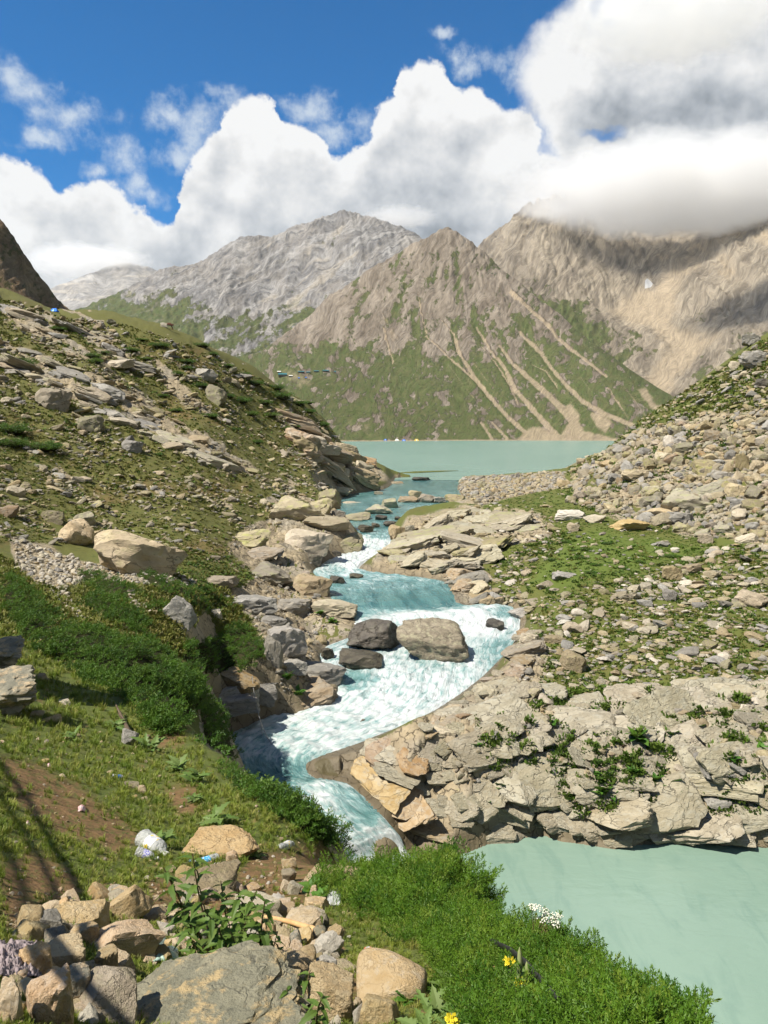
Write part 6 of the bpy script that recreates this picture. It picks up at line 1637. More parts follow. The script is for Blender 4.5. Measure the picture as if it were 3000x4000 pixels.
def nettle(bx, by, tx, ty, label, seed, nl=9, scale=1.0):
    g = np.random.default_rng(seed)
    B = hit(bx, by)[0][0]; B[2] -= .02
    d = ray(tx, ty); T = d * (np.hypot(B[0], B[1]) * g.uniform(.95, 1.02) / np.hypot(d[0], d[1]))
    H = np.linalg.norm(T - B)
    t = np.linspace(0, 1, 9)[:, None]
    pts = (T - B) * t + np.array([g.normal(0, .04), g.normal(0, .04), .05]) * H * np.sin(t * math.pi)
    root = link('nettle', None, None, B)
    tag(root, label, 'plant', 'nettles growing out of the rock heap')
    link('stem', tube_mesh('stem', pts, np.linspace(.0065, .0022, 9) * (.7 + .6 * H), M_STEM), root)
    a0 = g.uniform(0, 3.14)
    for k in range(nl):
        s = .22 + .76 * (k + .5) / nl
        p = np.array([np.interp(s, t[:, 0], pts[:, c]) for c in range(3)])
        for side in (0, 1):
            yaw = a0 + (k % 2) * 1.57 + side * 3.14159 + g.normal(0, .25)
            L = scale * .125 * (1.12 - .55 * s) * g.uniform(.8, 1.25) * min(1.25, max(.6, H / .55))
            link('leaf', NL[int(g.integers(3))], root, p, (g.normal(0, .25), -g.uniform(-.15, .55), yaw), (L, L, L))
        if k > nl * .35 and k % 2 == 0:
            q = p + np.array([[0, 0, 0], [.012, .008, -.02], [.018, .01, -.05], [.02, .012, -.075]]) * g.uniform(.7, 1.1)
            link('flower_tassel', tube_mesh('flower_tassel', q, [.001, .003, .003, .001], M_TASSEL, 4), root)
for k, (b0, b1, t0, t1, lb) in enumerate([
    (868, 3790, 752, 3335, 'tallest nettle stalk at the left of the clump'), (905, 3800, 862, 3440, 'nettle stalk just right of the tallest one'), (962, 3800, 930, 3470, 'nettle stalk in the middle of the clump'),
    (975, 3840, 1003, 3475, 'upright nettle stalk before the lilac-grey slab'), (1010, 3850, 1035, 3520, 'rightmost tall nettle stalk with seed tassels'), (850, 3760, 640, 3330 + 60, 'nettle stalk leaning left over the soil'),
    (800, 3740, 690, 3520, 'short nettle stalk at the left foot of the clump'), (880, 3840, 800, 3560, 'short leafy nettle in the thick of the clump'), (1060, 3870, 1085, 3640, 'short nettle at the right foot of the clump'),
    (940, 3870, 900, 3640, 'low nettle behind the slate boulder'), (1190, 3975, 1212, 3790, 'small nettle shoot in front of the square tan block'), (1150, 4010, 1120, 3860, 'small nettle shoot left of the square tan block'), (1235, 4020, 1262, 3890, 'lowest nettle shoot on the square tan block'), (780, 3790, 735, 3640, 'nettle shoot beside the mint green plastic')]):
    nettle(b0, b1, t0, t1, lb, 500 + k, nl=(10 if b1 - t1 > 260 else 6))

BLF = [leaf_mesh('leaf', LEAF['broad'], 1, .42, 11, .25, .7, .18, .12), leaf_mesh('leaf', LEAF['broad'], 1, .30, 11, .25, .5, .22, .25)]
CLF = [leaf_mesh('leaf', LEAF['cover'], 1, .85, 8, .2, .5, .04, 0, .6), leaf_mesh('leaf', LEAF['cover'], 1, .7, 8, .25, .4, .04, 0, .6)]
def rosette(px, py, w, label, seed, meshes, n=14, rise=.5, group=None, cat='plant', name='leafy_plant'):
    g = np.random.default_rng(seed); B = hit(px, py + w * .25)[0][0]
    L = w * np.linalg.norm(B) / FPX * .55
    root = link(name, None, None, B); tag(root, label, cat, group)
    if group: AUTO.append((root, 'green', 'leaf clump', float(w)))
    for k in range(n):
        s = L * g.uniform(.6, 1.1)
        link('leaf', meshes[int(g.integers(len(meshes)))], root, (g.normal(0, L * .12), g.normal(0, L * .12), g.uniform(0, .35) * L), (g.normal(0, .2), -g.uniform(.05, rise * 2), g.uniform(0, 6.28)), (s, s, s))
    link('stem', tube_mesh('stem', [[0, 0, -.02], [0, 0, .3 * L]], [.02 * L, .01 * L], M_STEM), root)
for k, (x, y, w, lb) in enumerate([(620, 3275, 150, 'jagged-leaved plant above the crushed bottles'), (845, 3185, 150, 'dark bushy thistle in the grass above the broad tan boulder'), (585, 2905, 120, 'pale jagged-leaved plant beside the dead branch'), (690, 2985, 120, 'jagged-leaved plant left of the juniper row'),
        (770, 3030, 110, 'jagged-leaved plant next to the juniper row'), (760, 3110, 90, 'low leafy plant below the juniper row'), (290, 2870, 90, 'leafy clump in the trampled grass below the hollow'), (450, 2820, 100, 'tall-leaved plant beside the brown-grey rock'), (1020, 3060, 100, 'broad-leaved plant at the top of the juniper row'),
        (1010, 3340, 60, 'two-leaved seedling right of the broad tan boulder'), (1700, 3930, 170, 'grey-green thistle rosette beside the smooth round boulder'), (1660, 4000, 150, 'lowest thistle rosette at the bottom edge'), (2080, 3960, 190, 'pale thistle rosette among the juniper at the bottom edge'), (1760, 3850, 130, 'small thistle rosette under the juniper'),
        (330, 2480, 60, 'pale weed at the upper edge of the largest juniper mat'), (930, 2700, 70, 'leafy weed on the rim of the gorge wall'), (1520, 3960, 80, 'small green weed between the round boulder and the peaked stone')]):
    rosette(x, y, w, lb, 600 + k, BLF, n=16)
for k, (x, y, w, lb) in enumerate([(1225, 3455, 110, 'round-leaved creeper in front of the tan boulder'), (1255, 3500, 80, 'round-leaved creeper near the clear plastic cup'), (1430, 3450, 90, 'round-leaved creeper right of the tan boulder'), (1590, 3895, 90, 'shiny-leaved plant at the foot of the round boulder')]):
    rosette(x, y, w, lb, 640 + k, CLF, n=18, rise=.4)
for k, (x, y, w) in enumerate([(2625, 3060, 140), (2560, 3040, 90), (2660, 3100, 80), (1960, 3070, 110), (2010, 3050, 90), (1900, 3130, 90), (2350, 3080, 120), (2390, 3100, 80), (2500, 2870, 140), (2620, 2860, 120), (2740, 2840, 110), (2330, 3020, 60), (2470, 3010, 70), (1830, 2885, 80), (1860, 2910, 60), (2930, 3080, 90), (2980, 2930, 110), (2150, 2830, 90), (2860, 2960, 80), (1880, 3180, 70), (1250, 2390, 60), (1120, 2640, 90), (1160, 2700, 90), (1100, 2460, 60), (1300, 2420, 70)]):
    rosette(x, y, w * .75, 'clump of low green leaves rooted in the bank rocks', 660 + k, CLF, n=16, rise=.5, group='green clumps rooted in the bank rocks', name='leaf_clump')

# ---- yellow mullein and white umbel
M_YEL = mat_flat('petal_yellow', (0.62, 0.50, 0.03, 1), .6, .2); M_BUD = mat_flat('mullein_bud', (0.20, 0.25, 0.10, 1), .8, .1, (0.28, 0.30, 0.13, 1), 14)
M_WHT = mat_flat('petal_white', (0.60, 0.60, 0.50, 1), .7, .2)
def petals(name, r, mat, n=5, cup=.3):
    V, F = [], []
    for k in range(n):
        a = 2 * math.pi * k / n; b = len(V)
        for (rr, da, z) in ((.05, 0, 0), (.7, -.5, cup * .6), (1.0, 0, cup), (.7, .5, cup * .6)): V.append([r * rr * math.cos(a + da), r * rr * math.sin(a + da), r * z])
        F.append([b, b + 1, b + 2, b + 3])
    return mesh_np(name, np.array(V), np.array(F), mat, False)
PET = petals('flower', 1.0, M_YEL)
def mullein(bx, by, tx, ty, label, seed, fl):
    g = np.random.default_rng(seed); B = hit(bx, by)[0][0] * .93; B[2] += .0
    d = ray(tx, ty); T = d * (np.hypot(B[0], B[1]) / np.hypot(d[0], d[1])); H = np.linalg.norm(T - B)
    root = link('mullein', None, None, B); tag(root, label, 'flower')
    t = np.linspace(0, 1, 12)
    pts = np.outer(t, T - B) + np.outer(np.sin(t * 3.14), [.01, 0, 0])
    link('stem', tube_mesh('stem', pts, np.interp(t, [0, .5, .7, .97, 1], [.006, .006, .011, .006, .001]) * 1.0, M_BUD, 8), root)
    for k in range(14):
        s = g.uniform(.05, .75); L = .07 * (1.1 - s)
        link('leaf', BLF[0], root, np.array([np.interp(s, t, pts[:, c]) for c in range(3)]), (0, -g.uniform(.2, .9), g.uniform(0, 6.28)), (L, L * .7, L))
    for s in fl:
        for j in range(4):
            p = np.array([np.interp(s + g.normal(0, .015), t, pts[:, c]) for c in range(3)]); yaw = g.uniform(-2.6, -.5)
            r = .016 * g.uniform(.8, 1.2)
            link('flower', PET, root, p + np.array([math.cos(yaw) * .012, math.sin(yaw) * .012, 0]), (0, 1.2, yaw), (r, r, r))
mullein(1978, 3890, 1987, 3735, 'left yellow mullein spike over the juniper', 1, (.93, .35))
mullein(2000, 3950, 2030, 3698, 'right taller yellow mullein spike over the juniper', 2, (.5, .2))
mullein(2040, 3900, 2058, 3755, 'slender mullein spike behind the right taller one', 3, (.35,))
mullein(1770, 4060, 1758, 3955, 'yellow mullein flower at the very bottom edge', 4, (.9, .75, .6))
def umbel(bx, by, heads, label):
    B = hit(bx, by)[0][0]
    if np.hypot(B[0], B[1]) > 9: B = P(bx, by, 5.6)
    B = B * .95; D = np.hypot(B[0], B[1])
    root = link('umbel_flower', None, None, B); tag(root, label, 'flower')
    hub = None
    for k, (hx, hy, w) in enumerate(heads):
        d = ray(hx, hy); T = d * (D / np.hypot(d[0], d[1])) - B
        link('stem', tube_mesh('stem', [[0, 0, 0], T * .5 + [0, 0, .01], T], [.003, .002, .0015], M_STEM, 5), root)
        r = w * np.linalg.norm(B) / FPX / 2; g = np.random.default_rng(k); prt = []
        for j in range(26):
            a = g.uniform(0, 6.28); rr = 1.2 * r * math.sqrt(g.random()); p, f = ICO[1]
            prt.append((p * r * .17 + T + np.array([math.cos(a) * rr, math.sin(a) * rr, .25 * r * (1 - (rr / r) ** 2)]), f))
        v, f = join(prt); link('flower_head', mesh_np('flower_head', v, f, M_WHT, True), root)
umbel(2085, 3690, [(2095, 3545, 36), (2130, 3556, 24), (2140, 3578, 34), (2118, 3590, 30), (2165, 3600, 34), (2170, 3614, 26), (2168, 3572, 24), (2185, 3580, 24), (2080, 3540, 26)], 'white umbel flowers leaning over the pool from the juniper')
# dry grass stalk
def stalk(pts, rad, mat, label, name, cat, seg=6, group=None):
    X = np.array([hit(p[0], p[1])[0][0] if len(p) == 2 else P(*p) for p in pts], float)
    o = link(name, tube_mesh(name, X - X[0], rad, mat, seg), None, X[0]); return tag(o, label, cat, group)
# ------------------------------------------------------------------ litter and other things
def mat_plastic(name, col, trans=.75, rough=.12):
    m, nt, b, out = material(name)
    tc = nt.n('ShaderNodeTexCoord').outputs['Object']; n = nt.noise(tc, 9, 3, .6)
    nt.set(b, 'Base Color', col); nt.set(b, 'Roughness', rough); nt.set(b, 'Transmission Weight', trans); nt.set(b, 'IOR', 1.25)
    nt.set(b, 'Normal', nt.n('ShaderNodeBump', {'Height': n, 'Strength': .5, 'Distance': .1}).outputs[0])
    return m
M_PET = mat_plastic('clear_plastic', (0.72, 0.74, 0.72, 1), .55, .2)
M_CAPB = mat_flat('cap_blue', (0.20, 0.42, 0.60, 1), .4, .4); M_CAPW = mat_flat('cap_white', (0.6, 0.6, 0.58, 1), .5, .4)
def mat_print(name, base, ink, yl=None, scale=14.0, thr=.56):
    m, nt, b, out = material(name)
    tc = nt.n('ShaderNodeTexCoord').outputs['Object']
    c = nt.mix(nt.smooth(nt.noise(tc, scale, 2, .5), thr, thr + .04), base, ink)
    if yl: c = nt.mix(nt.smooth(nt.noise(nt.v('ADD', tc, (3, 1, 2)), scale * .5, 1, .5), .62, .66), c, yl)
    nt.set(b, 'Base Color', c); nt.set(b, 'Roughness', .45)
    return m
LBL = {'white': mat_print('label_white', (0.58, 0.57, 0.55, 1), (0.34, 0.36, 0.40, 1), (0.62, 0.42, 0.04, 1)), 'blue': mat_print('label_blue', (0.03, 0.14, 0.50, 1), (0.50, 0.58, 0.66, 1), None, 20, .64),
       'violet': mat_print('label_violet', (0.50, 0.50, 0.56, 1), (0.12, 0.12, 0.45, 1), None, 16, .5), 'sky': mat_print('label_sky', (0.06, 0.36, 0.68, 1), (0.55, 0.62, 0.66, 1), None, 16, .55), 'orange': mat_print('label_orange', (0.62, 0.10, 0.03, 1), (0.66, 0.62, 0.58, 1), (0.65, 0.35, 0.03, 1), 12, .5)}
def lathe(prof, seg=20, crush=0.0, seed=0, cut=None):
    V, F = [], []
    g = np.random.default_rng(seed)
    for x, r in prof:
        for k in range(seg):
            a = 2 * math.pi * k / seg; V.append([x, r * math.cos(a), r * math.sin(a)])
    V = np.array(V)
    if crush:
        n = vnoise3(V * 2.6 + seed * 3.1, seed); V[:, 1] *= 1 + crush * n; V[:, 2] *= 1 - crush * .9 * vnoise3(V * 2.1 + 9 + seed, seed + 1)
        V[:, 2] += crush * .35 * np.sin(V[:, 0] * 2.2 + seed)
    n = len(prof)
    for i in range(n - 1):
        for k in range(seg):
            k2 = (k + 1) % seg; F.append([i * seg + k, i * seg + k2, (i + 1) * seg + k2, (i + 1) * seg + k])
    return V, np.array(F)
def bottle(x0, y0, x1, y1, fat, lab, cap, label, seed, crush=.12, lab_rng=(.32, .62), mat=None):
    """plastic bottle lying from its base (x0,y0) to its cap (x1,y1) in the picture; fat = diameter / length"""
    A = hit(x0, y0)[0][0]; B = hit(x1, y1)[0][0]
    mid = (A + B) / 2; D = np.hypot(mid[0], mid[1])
    A = P(x0, y0, np.hypot(A[0], A[1]) * .5 + D * .5); B = P(x1, y1, np.hypot(B[0], B[1]) * .5 + D * .5)
    L = np.linalg.norm(B - A); r = L * fat / 2
    A[2] += r * .55; B[2] += r * .35
    root = link('plastic_bottle', None, None, A); tag(root, label, 'bottle')
    root.rotation_euler = Vector(B - A).to_track_quat('X', 'Z').to_euler(); root.scale = (L, L, L)
    R = fat / 2
    prof = [(0.0, .02), (.005, R * .6), (.02, R * .92), (.06, R), (.12, R * .95), (.2, R), (lab_rng[0] - .02, R), (lab_rng[0], R * .96), ((lab_rng[0] + lab_rng[1]) / 2, R * .96), (lab_rng[1], R * .96), (lab_rng[1] + .02, R), (.72, R * .9), (.8, R * .66), (.87, R * .40), (.90, R * .34), (.91, R * .40), (.92, R * .34), (.94, R * .33)]
    v, f = lathe(prof, 20, crush, seed); link('body', mesh_np('body', v, f, mat or M_PET, True), root)
    v, f = lathe([(lab_rng[0] + .01, R * .985), ((lab_rng[0] + lab_rng[1]) / 2, R * .985), (lab_rng[1] - .01, R * .985)], 20, crush, seed); link('label', mesh_np('label', v, f, LBL[lab], True), root)
    v, f = lathe([(.93, .01), (.935, R * .42), (.99, R * .42), (1.0, R * .3), (1.0, .01)], 16); link('cap', mesh_np('cap', v, f, cap, True), root)
bottle(556, 3296, 654, 3358, .44, 'white', M_CAPW, 'large crushed clear bottle with white and yellow label', 1)
bottle(532, 3340, 620, 3362, .42, 'violet', M_CAPW, 'small crushed bottle with violet label under the large crushed one', 2, .25)
bottle(850, 3358, 742, 3372, .26, 'sky', M_CAPB, 'clear bottle with sky-blue label before the broad tan boulder', 3, .22)
bottle(438, 3036, 492, 3040, .34, 'blue', M_CAPB, 'small bottle with deep blue label lying on the grass slope', 4, .05)
bottle(1086, 3318, 1146, 3302, .30, 'white', M_CAPW, 'slim flattened bottle on the bare soil', 5, .2)
bottle(1466, 3752, 1428, 3712, .36, 'orange', mat_flat('cap_red', (0.6, 0.05, 0.02, 1), .4, .4), 'small orange and red bottle in the grass above the round boulder', 6, .08)

def crumple(x0, y0, x1, y1, mat, label, name, cat, seed, thick=.35, amp=.5, n=26, rise=.25, sc=3.0):
    """crumpled sheet filling this box of the picture"""
    g = np.random.default_rng(seed)
    u, v = np.meshgrid(np.linspace(0, 1, n), np.linspace(0, 1, n), indexing='ij')
    uu = u + .10 * fbm(u * 3 + seed, v * 3, 3, seed); vv = v + .12 * fbm(u * 3, v * 3 + seed, 3, seed + 1)
    X, D, ok = hit((x0 + (x1 - x0) * uu).ravel(), (y0 + (y1 - y0) * vv).ravel())
    w = (x1 - x0) * np.linalg.norm(X.mean(0)) / FPX
    h = w * (rise * np.sin(u * 3.14) ** .6 * np.sin(v * 3.14) ** .6 + amp * .22 * (fbm(u * sc + seed, v * sc, 5, seed + 2, ridged=True)))
    X[:, 2] += np.maximum(h.ravel(), .004)
    c = X.mean(0); me = mesh_np(name, X - c, grid_faces(n, n), mat, True)
    o = link(name, me, None, c); md = o.modifiers.new('thickness', 'SOLIDIFY'); md.thickness = .003
    return tag(o, label, cat)
M_CLOTH = mat_flat('grey_cloth', (0.20, 0.165, 0.175, 1), .95, .05, (0.30, 0.25, 0.25, 1), 12, .4)
crumple(-30, 3705, 165, 3850, M_CLOTH, 'crumpled mauve-grey cloth among the stones at the left edge', 'crumpled_cloth', 'cloth', 5, rise=.12, amp=.9, n=60, sc=5)
M_MINT = mat_plastic('mint_plastic', (0.42, 0.58, 0.52, 1), .25, .35)
crumple(575, 3670, 650, 3720, M_MINT, 'upper scrap of mint green plastic beside the nettles', 'plastic_scrap', 'litter', 6, rise=.3)
crumple(600, 3715, 700, 3765, M_MINT, 'lower scrap of mint green plastic by the slate boulder', 'plastic_scrap', 'litter', 7, rise=.3)
crumple(1275, 3492, 1340, 3542, M_PET, 'clear crushed plastic cup below the tan boulder', 'plastic_cup', 'litter', 8, rise=.6, amp=.4)
crumple(1320, 3490, 1342, 3508, M_CAPB, 'light blue plastic tab on the clear cup', 'plastic_scrap', 'litter', 9, rise=.3)
M_PINKP = mat_flat('pink_wrapper', (0.58, 0.26, 0.26, 1), .5, .3, (0.62, 0.5, 0.48, 1), 10)
crumple(305, 3155, 335, 3172, M_PINKP, 'pink paper wad on the bare slope', 'paper_scrap', 'litter', 10, rise=.5)
crumple(185, 2985, 200, 2997, M_PINKP, 'small red wrapper high on the left slope', 'paper_scrap', 'litter', 11, rise=.5)
crumple(100, 3210, 118, 3226, M_PINKP, 'dull pink wrapper near the fence shadow', 'paper_scrap', 'litter', 14, rise=.5)
crumple(1302, 3822, 1330, 3848, M_PINKP, 'pinkish paper wad on the tan block', 'paper_scrap', 'litter', 12, rise=.5)
crumple(318, 2598, 338, 2616, M_CAPW, 'white plastic scrap caught on the largest juniper mat', 'plastic_scrap', 'litter', 13, rise=.5)

# ---- wood
M_WOOD = mat_flat('bare_wood', (0.46, 0.27, 0.12, 1), .6, .2, (0.55, 0.35, 0.17, 1), 14, .1)
Xa = hit(1030, 3606)[0][0] + [0, 0, .045]; Xb = hit(1240, 3668)[0][0] + [0, 0, .05]
_t = np.linspace(0, 1, 14)
_pw = np.outer(1 - _t, Xa) + np.outer(_t, Xb) + np.outer(np.sin(_t * 3.1), [0, 0, .012])
h_ = tag(link('wooden_handle', None, None, Xa), 'smooth orange wooden tool handle lying across the stones', 'handle')
link('shaft', tube_mesh('shaft', _pw[:12] - Xa, np.interp(_t[:12], [0, .15, .6, 1], [.010, .013, .015, .019]), M_WOOD, 12), h_)
link('grip_end', tube_mesh('grip_end', _pw[11:] - Xa, [.018, .021, .012], M_WOOD, 12), h_)
M_DEAD = mat_flat('dead_wood', (0.07, 0.05, 0.035, 1), .9, .1, (0.13, 0.10, 0.07, 1), 12)
b_ = hit(455, 2790)[0][0]; e_ = hit(520, 2905)[0][0]; m_ = hit(490, 2850)[0][0]
db = tag(link('dead_branch', None, None, b_), 'dark dead branch lying below the largest juniper mat', 'branch')
link('limb', tube_mesh('limb', np.array([b_ + [0, 0, .25], m_ + [0, 0, .15], e_ + [0, 0, .05]]) - b_, [.02, .05, .07], M_DEAD, 7), db)
link('twig', tube_mesh('twig', np.array([m_ + [0, 0, .15], m_ + [-.25, .2, .35]]) - b_, [.03, .008], M_DEAD, 5), db)
M_PIPE = mat_flat('black_pipe', (0.012, 0.012, 0.012, 1), .45, .4)
pp = np.array([hit(x, y)[0][0] + [0, 0, z] for x, y, z in ((1915, 3770, .12), (1990, 3850, .16), (2050, 3920, .17), (2120, 4010, .16), (2180, 4090, .14))])
tag(link('water_pipe', tube_mesh('water_pipe', pp - pp[0], .011, M_PIPE, 8), None, pp[0]), 'thin black water pipe running through the juniper', 'pipe')
M_DRY = mat_flat('dry_stalk', (0.30, 0.20, 0.10, 1), .9, .1)
dA = hit(1835, 3870)[0][0] + [0, 0, .05]; dB = ray(1935, 3778); dB = dB * np.hypot(dA[0], dA[1]) / np.hypot(dB[0], dB[1])
ds = tag(link('dry_stalk', None, None, dA), 'dry brown stalk with withered head over the juniper', 'plant')
link('stem', tube_mesh('stem', np.array([dA, (dA + dB) / 2 + [0, 0, .01], dB]) - dA, [.002, .002, .0015], M_DRY, 5), ds)
p_, f_ = ICO[2]; link('seed_head', mesh_np('seed_head', p_ * [.014, .014, .009] * (1 + .3 * vnoise3(p_ * 3))[:, None] + (dB - dA), f_, M_DRY, True), ds)
# ---- the wire slung over the gorge
M_WIRE = mat_flat('steel_wire', (0.20, 0.20, 0.20, 1), .5, .5)
wp = np.array([P(985, 2640, 45.5), P(998, 2740, 44.6), P(1030, 2850, 43.6), P(1090, 2950, 42.4), P(1160, 3020, 41.0), P(1240, 3070, 39.5)])
wr = tag(link('steel_wire', tube_mesh('steel_wire', catmull(wp, 5) - wp[0], .022, M_WIRE, 5), None, wp[0]), 'loose steel wire slung over the gorge to the right bank', 'wire')
wp2 = np.array([P(1015, 2800, 44.2), P(1024, 2870, 44.0), P(1022, 2930, 43.8), P(1012, 2985, 43.4)])
tag(link('steel_wire', tube_mesh('steel_wire', catmull(wp2, 5) - wp2[0], .016, M_WIRE, 5), None, wp2[0]), 'short wire end hanging from the longer wire over the gorge', 'wire')

# ---- added unseen poles standing in for a railing, shaped from the shadows they cast
SV = np.array(SUN_DIR[:])
M_POLE = mat_flat('weathered_pole', (0.20, 0.15, 0.10, 1), .9, .1, (0.28, 0.23, 0.17, 1), 9, .3)
def shadow_pole(line, t, rad, parent, o0, name):
    G = np.array([hit(x, y)[0][0] for x, y in line])
    C = G + SV * np.array(t)[:, None]
    # straight pole through the fitted line
    c = C.mean(0); u = np.linalg.svd(C - c)[2][0]; s = (C - c) @ u
    Q = c + np.outer(np.linspace(s.min() - .15, s.max() + .15, 6), u)
    link(name, tube_mesh(name, Q - o0, rad, M_POLE, 8), parent); return Q
fo = hit(-700, 3000)[0][0] if False else np.array([-7.0, 6.0, float(ground_z(-7.0, 6.0))])
fence = tag(link('added_pole_fence', None, None, fo), 'rough pole fence standing just beyond the left edge, casting the slanting shadows', 'fence')
q1 = shadow_pole([(-10, 2950), (60, 3060), (140, 3190), (230, 3330), (330, 3500)], [4.4, 4.2, 4.0, 3.8, 3.6], .022, fence, fo, 'rail')
q2 = shadow_pole([(40, 3130), (100, 3280), (170, 3400), (240, 3520)], [4.4, 4.2, 4.0, 3.9], .018, fence, fo, 'rail')
q3 = shadow_pole([(-5, 3240), (40, 3380), (90, 3500), (112, 3570)], [4.2, 4.0, 3.9, 3.8], .018, fence, fo, 'rail')
q4 = shadow_pole([(-20, 3110), (105, 3100)], [4.3, 4.3], .035, fence, fo, 'crossbar')
q5 = shadow_pole([(285, 3715), (380, 3830), (440, 3920), (490, 4000)], [3.0, 2.9, 2.8, 2.7], .020, fence, fo, 'rail')
q6 = shadow_pole([(430, 3690), (330, 3760), (250, 3860), (180, 3920)], [3.1, 3.0, 2.9, 2.9], .026, fence, fo, 'rail')
q7 = shadow_pole([(120, 3640), (230, 3690), (350, 3720), (450, 3700)], [3.2, 3.1, 3.1, 3.0], .024, fence, fo, 'rail')
for q in (q1, q2, q3):
    for e in (q[0], q[-1]):
        b = np.array([e[0] - .1, e[1] - .1, float(ground_z(e[0] - .1, e[1] - .1)) - .2])
        if abs(math.atan2(b[0], b[1])) > .50: link('post', tube_mesh('post', np.array([b, e + [0, 0, .12]]) - fo, [.03, .025], M_POLE, 8), fence)
# added unseen rock outside the left edge, placed to shade the hollow
_g = hit(70, 2660)[0][0]; _c = _g + SV * 5.0; _c[2] = float(ground_z(_c[0], _c[1]))
_hh = (_g + SV * 6.4)[2] - _c[2] + .5
tag(link('boulder', big_mesh('slate', 2, 4), None, _c + [-.5, 0, _hh / 2 - .4], (0, .1, .4), (2.3, 2.6, _hh / 2 + .1)), 'tall dark rock just beyond the left edge, shading the hollow', 'boulder')

# ---- tents, huts and the grazing horse
def wedge(w, d, h):
    V = np.array([[-w, -d, 0], [w, -d, 0], [w, d, 0], [-w, d, 0], [-w * .55, 0, h], [w * .55, 0, h]], float)
    return V, [[0, 1, 5, 4], [2, 3, 4, 5], [0, 4, 3], [1, 2, 5]]
def py_mesh(name, V, F, mat):
    me = bpy.data.meshes.new(name); me.from_pydata([tuple(v) for v in V], [], F); me.materials.append(mat); return me
def tent(X, w, mat, flap, label, rz, group=None):
    r = tag(link('tent', None, None, X, (0, 0, rz)), label, 'tent', group)
    V, F = wedge(w / 2, w * .38, w * .45); link('canopy', py_mesh('canopy', V, F, mat), r)
    V2 = np.array([[-w * .22, -w * .385, .0], [w * .10, -w * .385, 0], [-w * .02, -w * .05, w * .42]]); link('flap', py_mesh('flap', V2 + [0, -.02, .02], [[0, 1, 2]], flap), r)
    return r
TC = {k: mat_flat('tent_' + k, c, .7, .2, tuple(min(1, v * 1.2) for v in c[:3]) + (1,), 1.5) for k, c in {'blue': (0.02, 0.14, 0.55, 1), 'light': (0.30, 0.48, 0.62, 1), 'white': (0.55, 0.54, 0.50, 1), 'yellow': (0.50, 0.36, 0.08, 1), 'green': (0.04, 0.28, 0.20, 1), 'teal': (0.03, 0.12, 0.14, 1)}.items()}
Xt = hit(213, 1216)[0][0]; tent(Xt + [0, 0, -.1], 27 * np.linalg.norm(Xt) / FPX, TC['blue'], TC['light'], 'blue tent pitched on the left skyline', -.1)
for x, y, w, c, lb in ((1506, 1714, 12, 'blue', 'leftmost light blue tent on the far lake shore'), (1549, 1716, 16, 'white', 'cream tent left of the brightest blue one on the far shore'), (1576, 1717, 13, 'blue', 'brightest blue tent in the middle of the far shore camp'), (1625, 1716, 17, 'yellow', 'straw-coloured tent right of the brightest blue one'),
                       (1706, 1722, 14, 'white', 'white tent on the right part of the far shore'), (1724, 1729, 14, 'yellow', 'yellow tent beside the right blue one on the far shore'), (1739, 1727, 14, 'blue', 'right blue tent on the far lake shore'), (1698, 1737, 12, 'green', 'green tent nearest the water on the far shore')):
    X = mhit('mountain_front', x, y); tent(X, w * np.linalg.norm(X) / FPX, TC[c], TC['white'], lb, 0.2)
def hut(x, y, w, h, roofm, wallm, label):
    X = mhit('mountain_front', x, y); k = np.linalg.norm(X) / FPX; W, H = w * k / 2 * .8, h * k * .75
    r = tag(link('hut', None, None, X, (0, 0, -math.atan2(X[0], X[1]))), label, 'hut')
    bm = bmesh.new(); bmesh.ops.create_cube(bm, size=1, matrix=Matrix.Translation((0, 0, H * .3)) @ Matrix.Diagonal((2 * W, W, H * .6, 1))); me = bpy.data.meshes.new('wall'); bm.to_mesh(me); bm.free(); me.materials.append(wallm); link('wall', me, r)
    V, F = wedge(W * 1.06, W * .6, H * .45); V[4:, 0] *= 1.75; V[:, 2] += H * .601; link('roof', py_mesh('roof', V, F, roofm), r)
M_HWALL = mat_flat('hut_wall', (0.10, 0.085, 0.07, 1), .9, .1, (0.16, 0.14, 0.11, 1), 2)
for x, y, w, h, c, lb in ((1105, 1466, 40, 16, 'teal', 'long teal-roofed hut at the left of the far camp'), (1089, 1451, 18, 9, 'white', 'pale hut behind the long teal-roofed one'), (1178, 1452, 30, 8, 'teal', 'dark teal hut in the upper row of the far camp'), (1206, 1451, 20, 7, 'teal', 'small dark hut right of the dark teal one'), (1238, 1448, 24, 8, 'teal', 'dark green hut in the middle of the upper row'),
                          (1276, 1447, 30, 9, 'teal', 'long dark hut at the right of the upper row'), (1312, 1453, 10, 11, 'teal', 'square teal cabin at the right end of the far camp'), (1170, 1474, 9, 7, 'blue', 'left small blue shelter below the far camp'), (1197, 1474, 8, 7, 'blue', 'right small blue shelter below the far camp'), (1140, 1467, 18, 8, 'white', 'pale shed beside the long teal-roofed hut')):
    hut(x, y, w, h, TC[c], M_HWALL, lb)

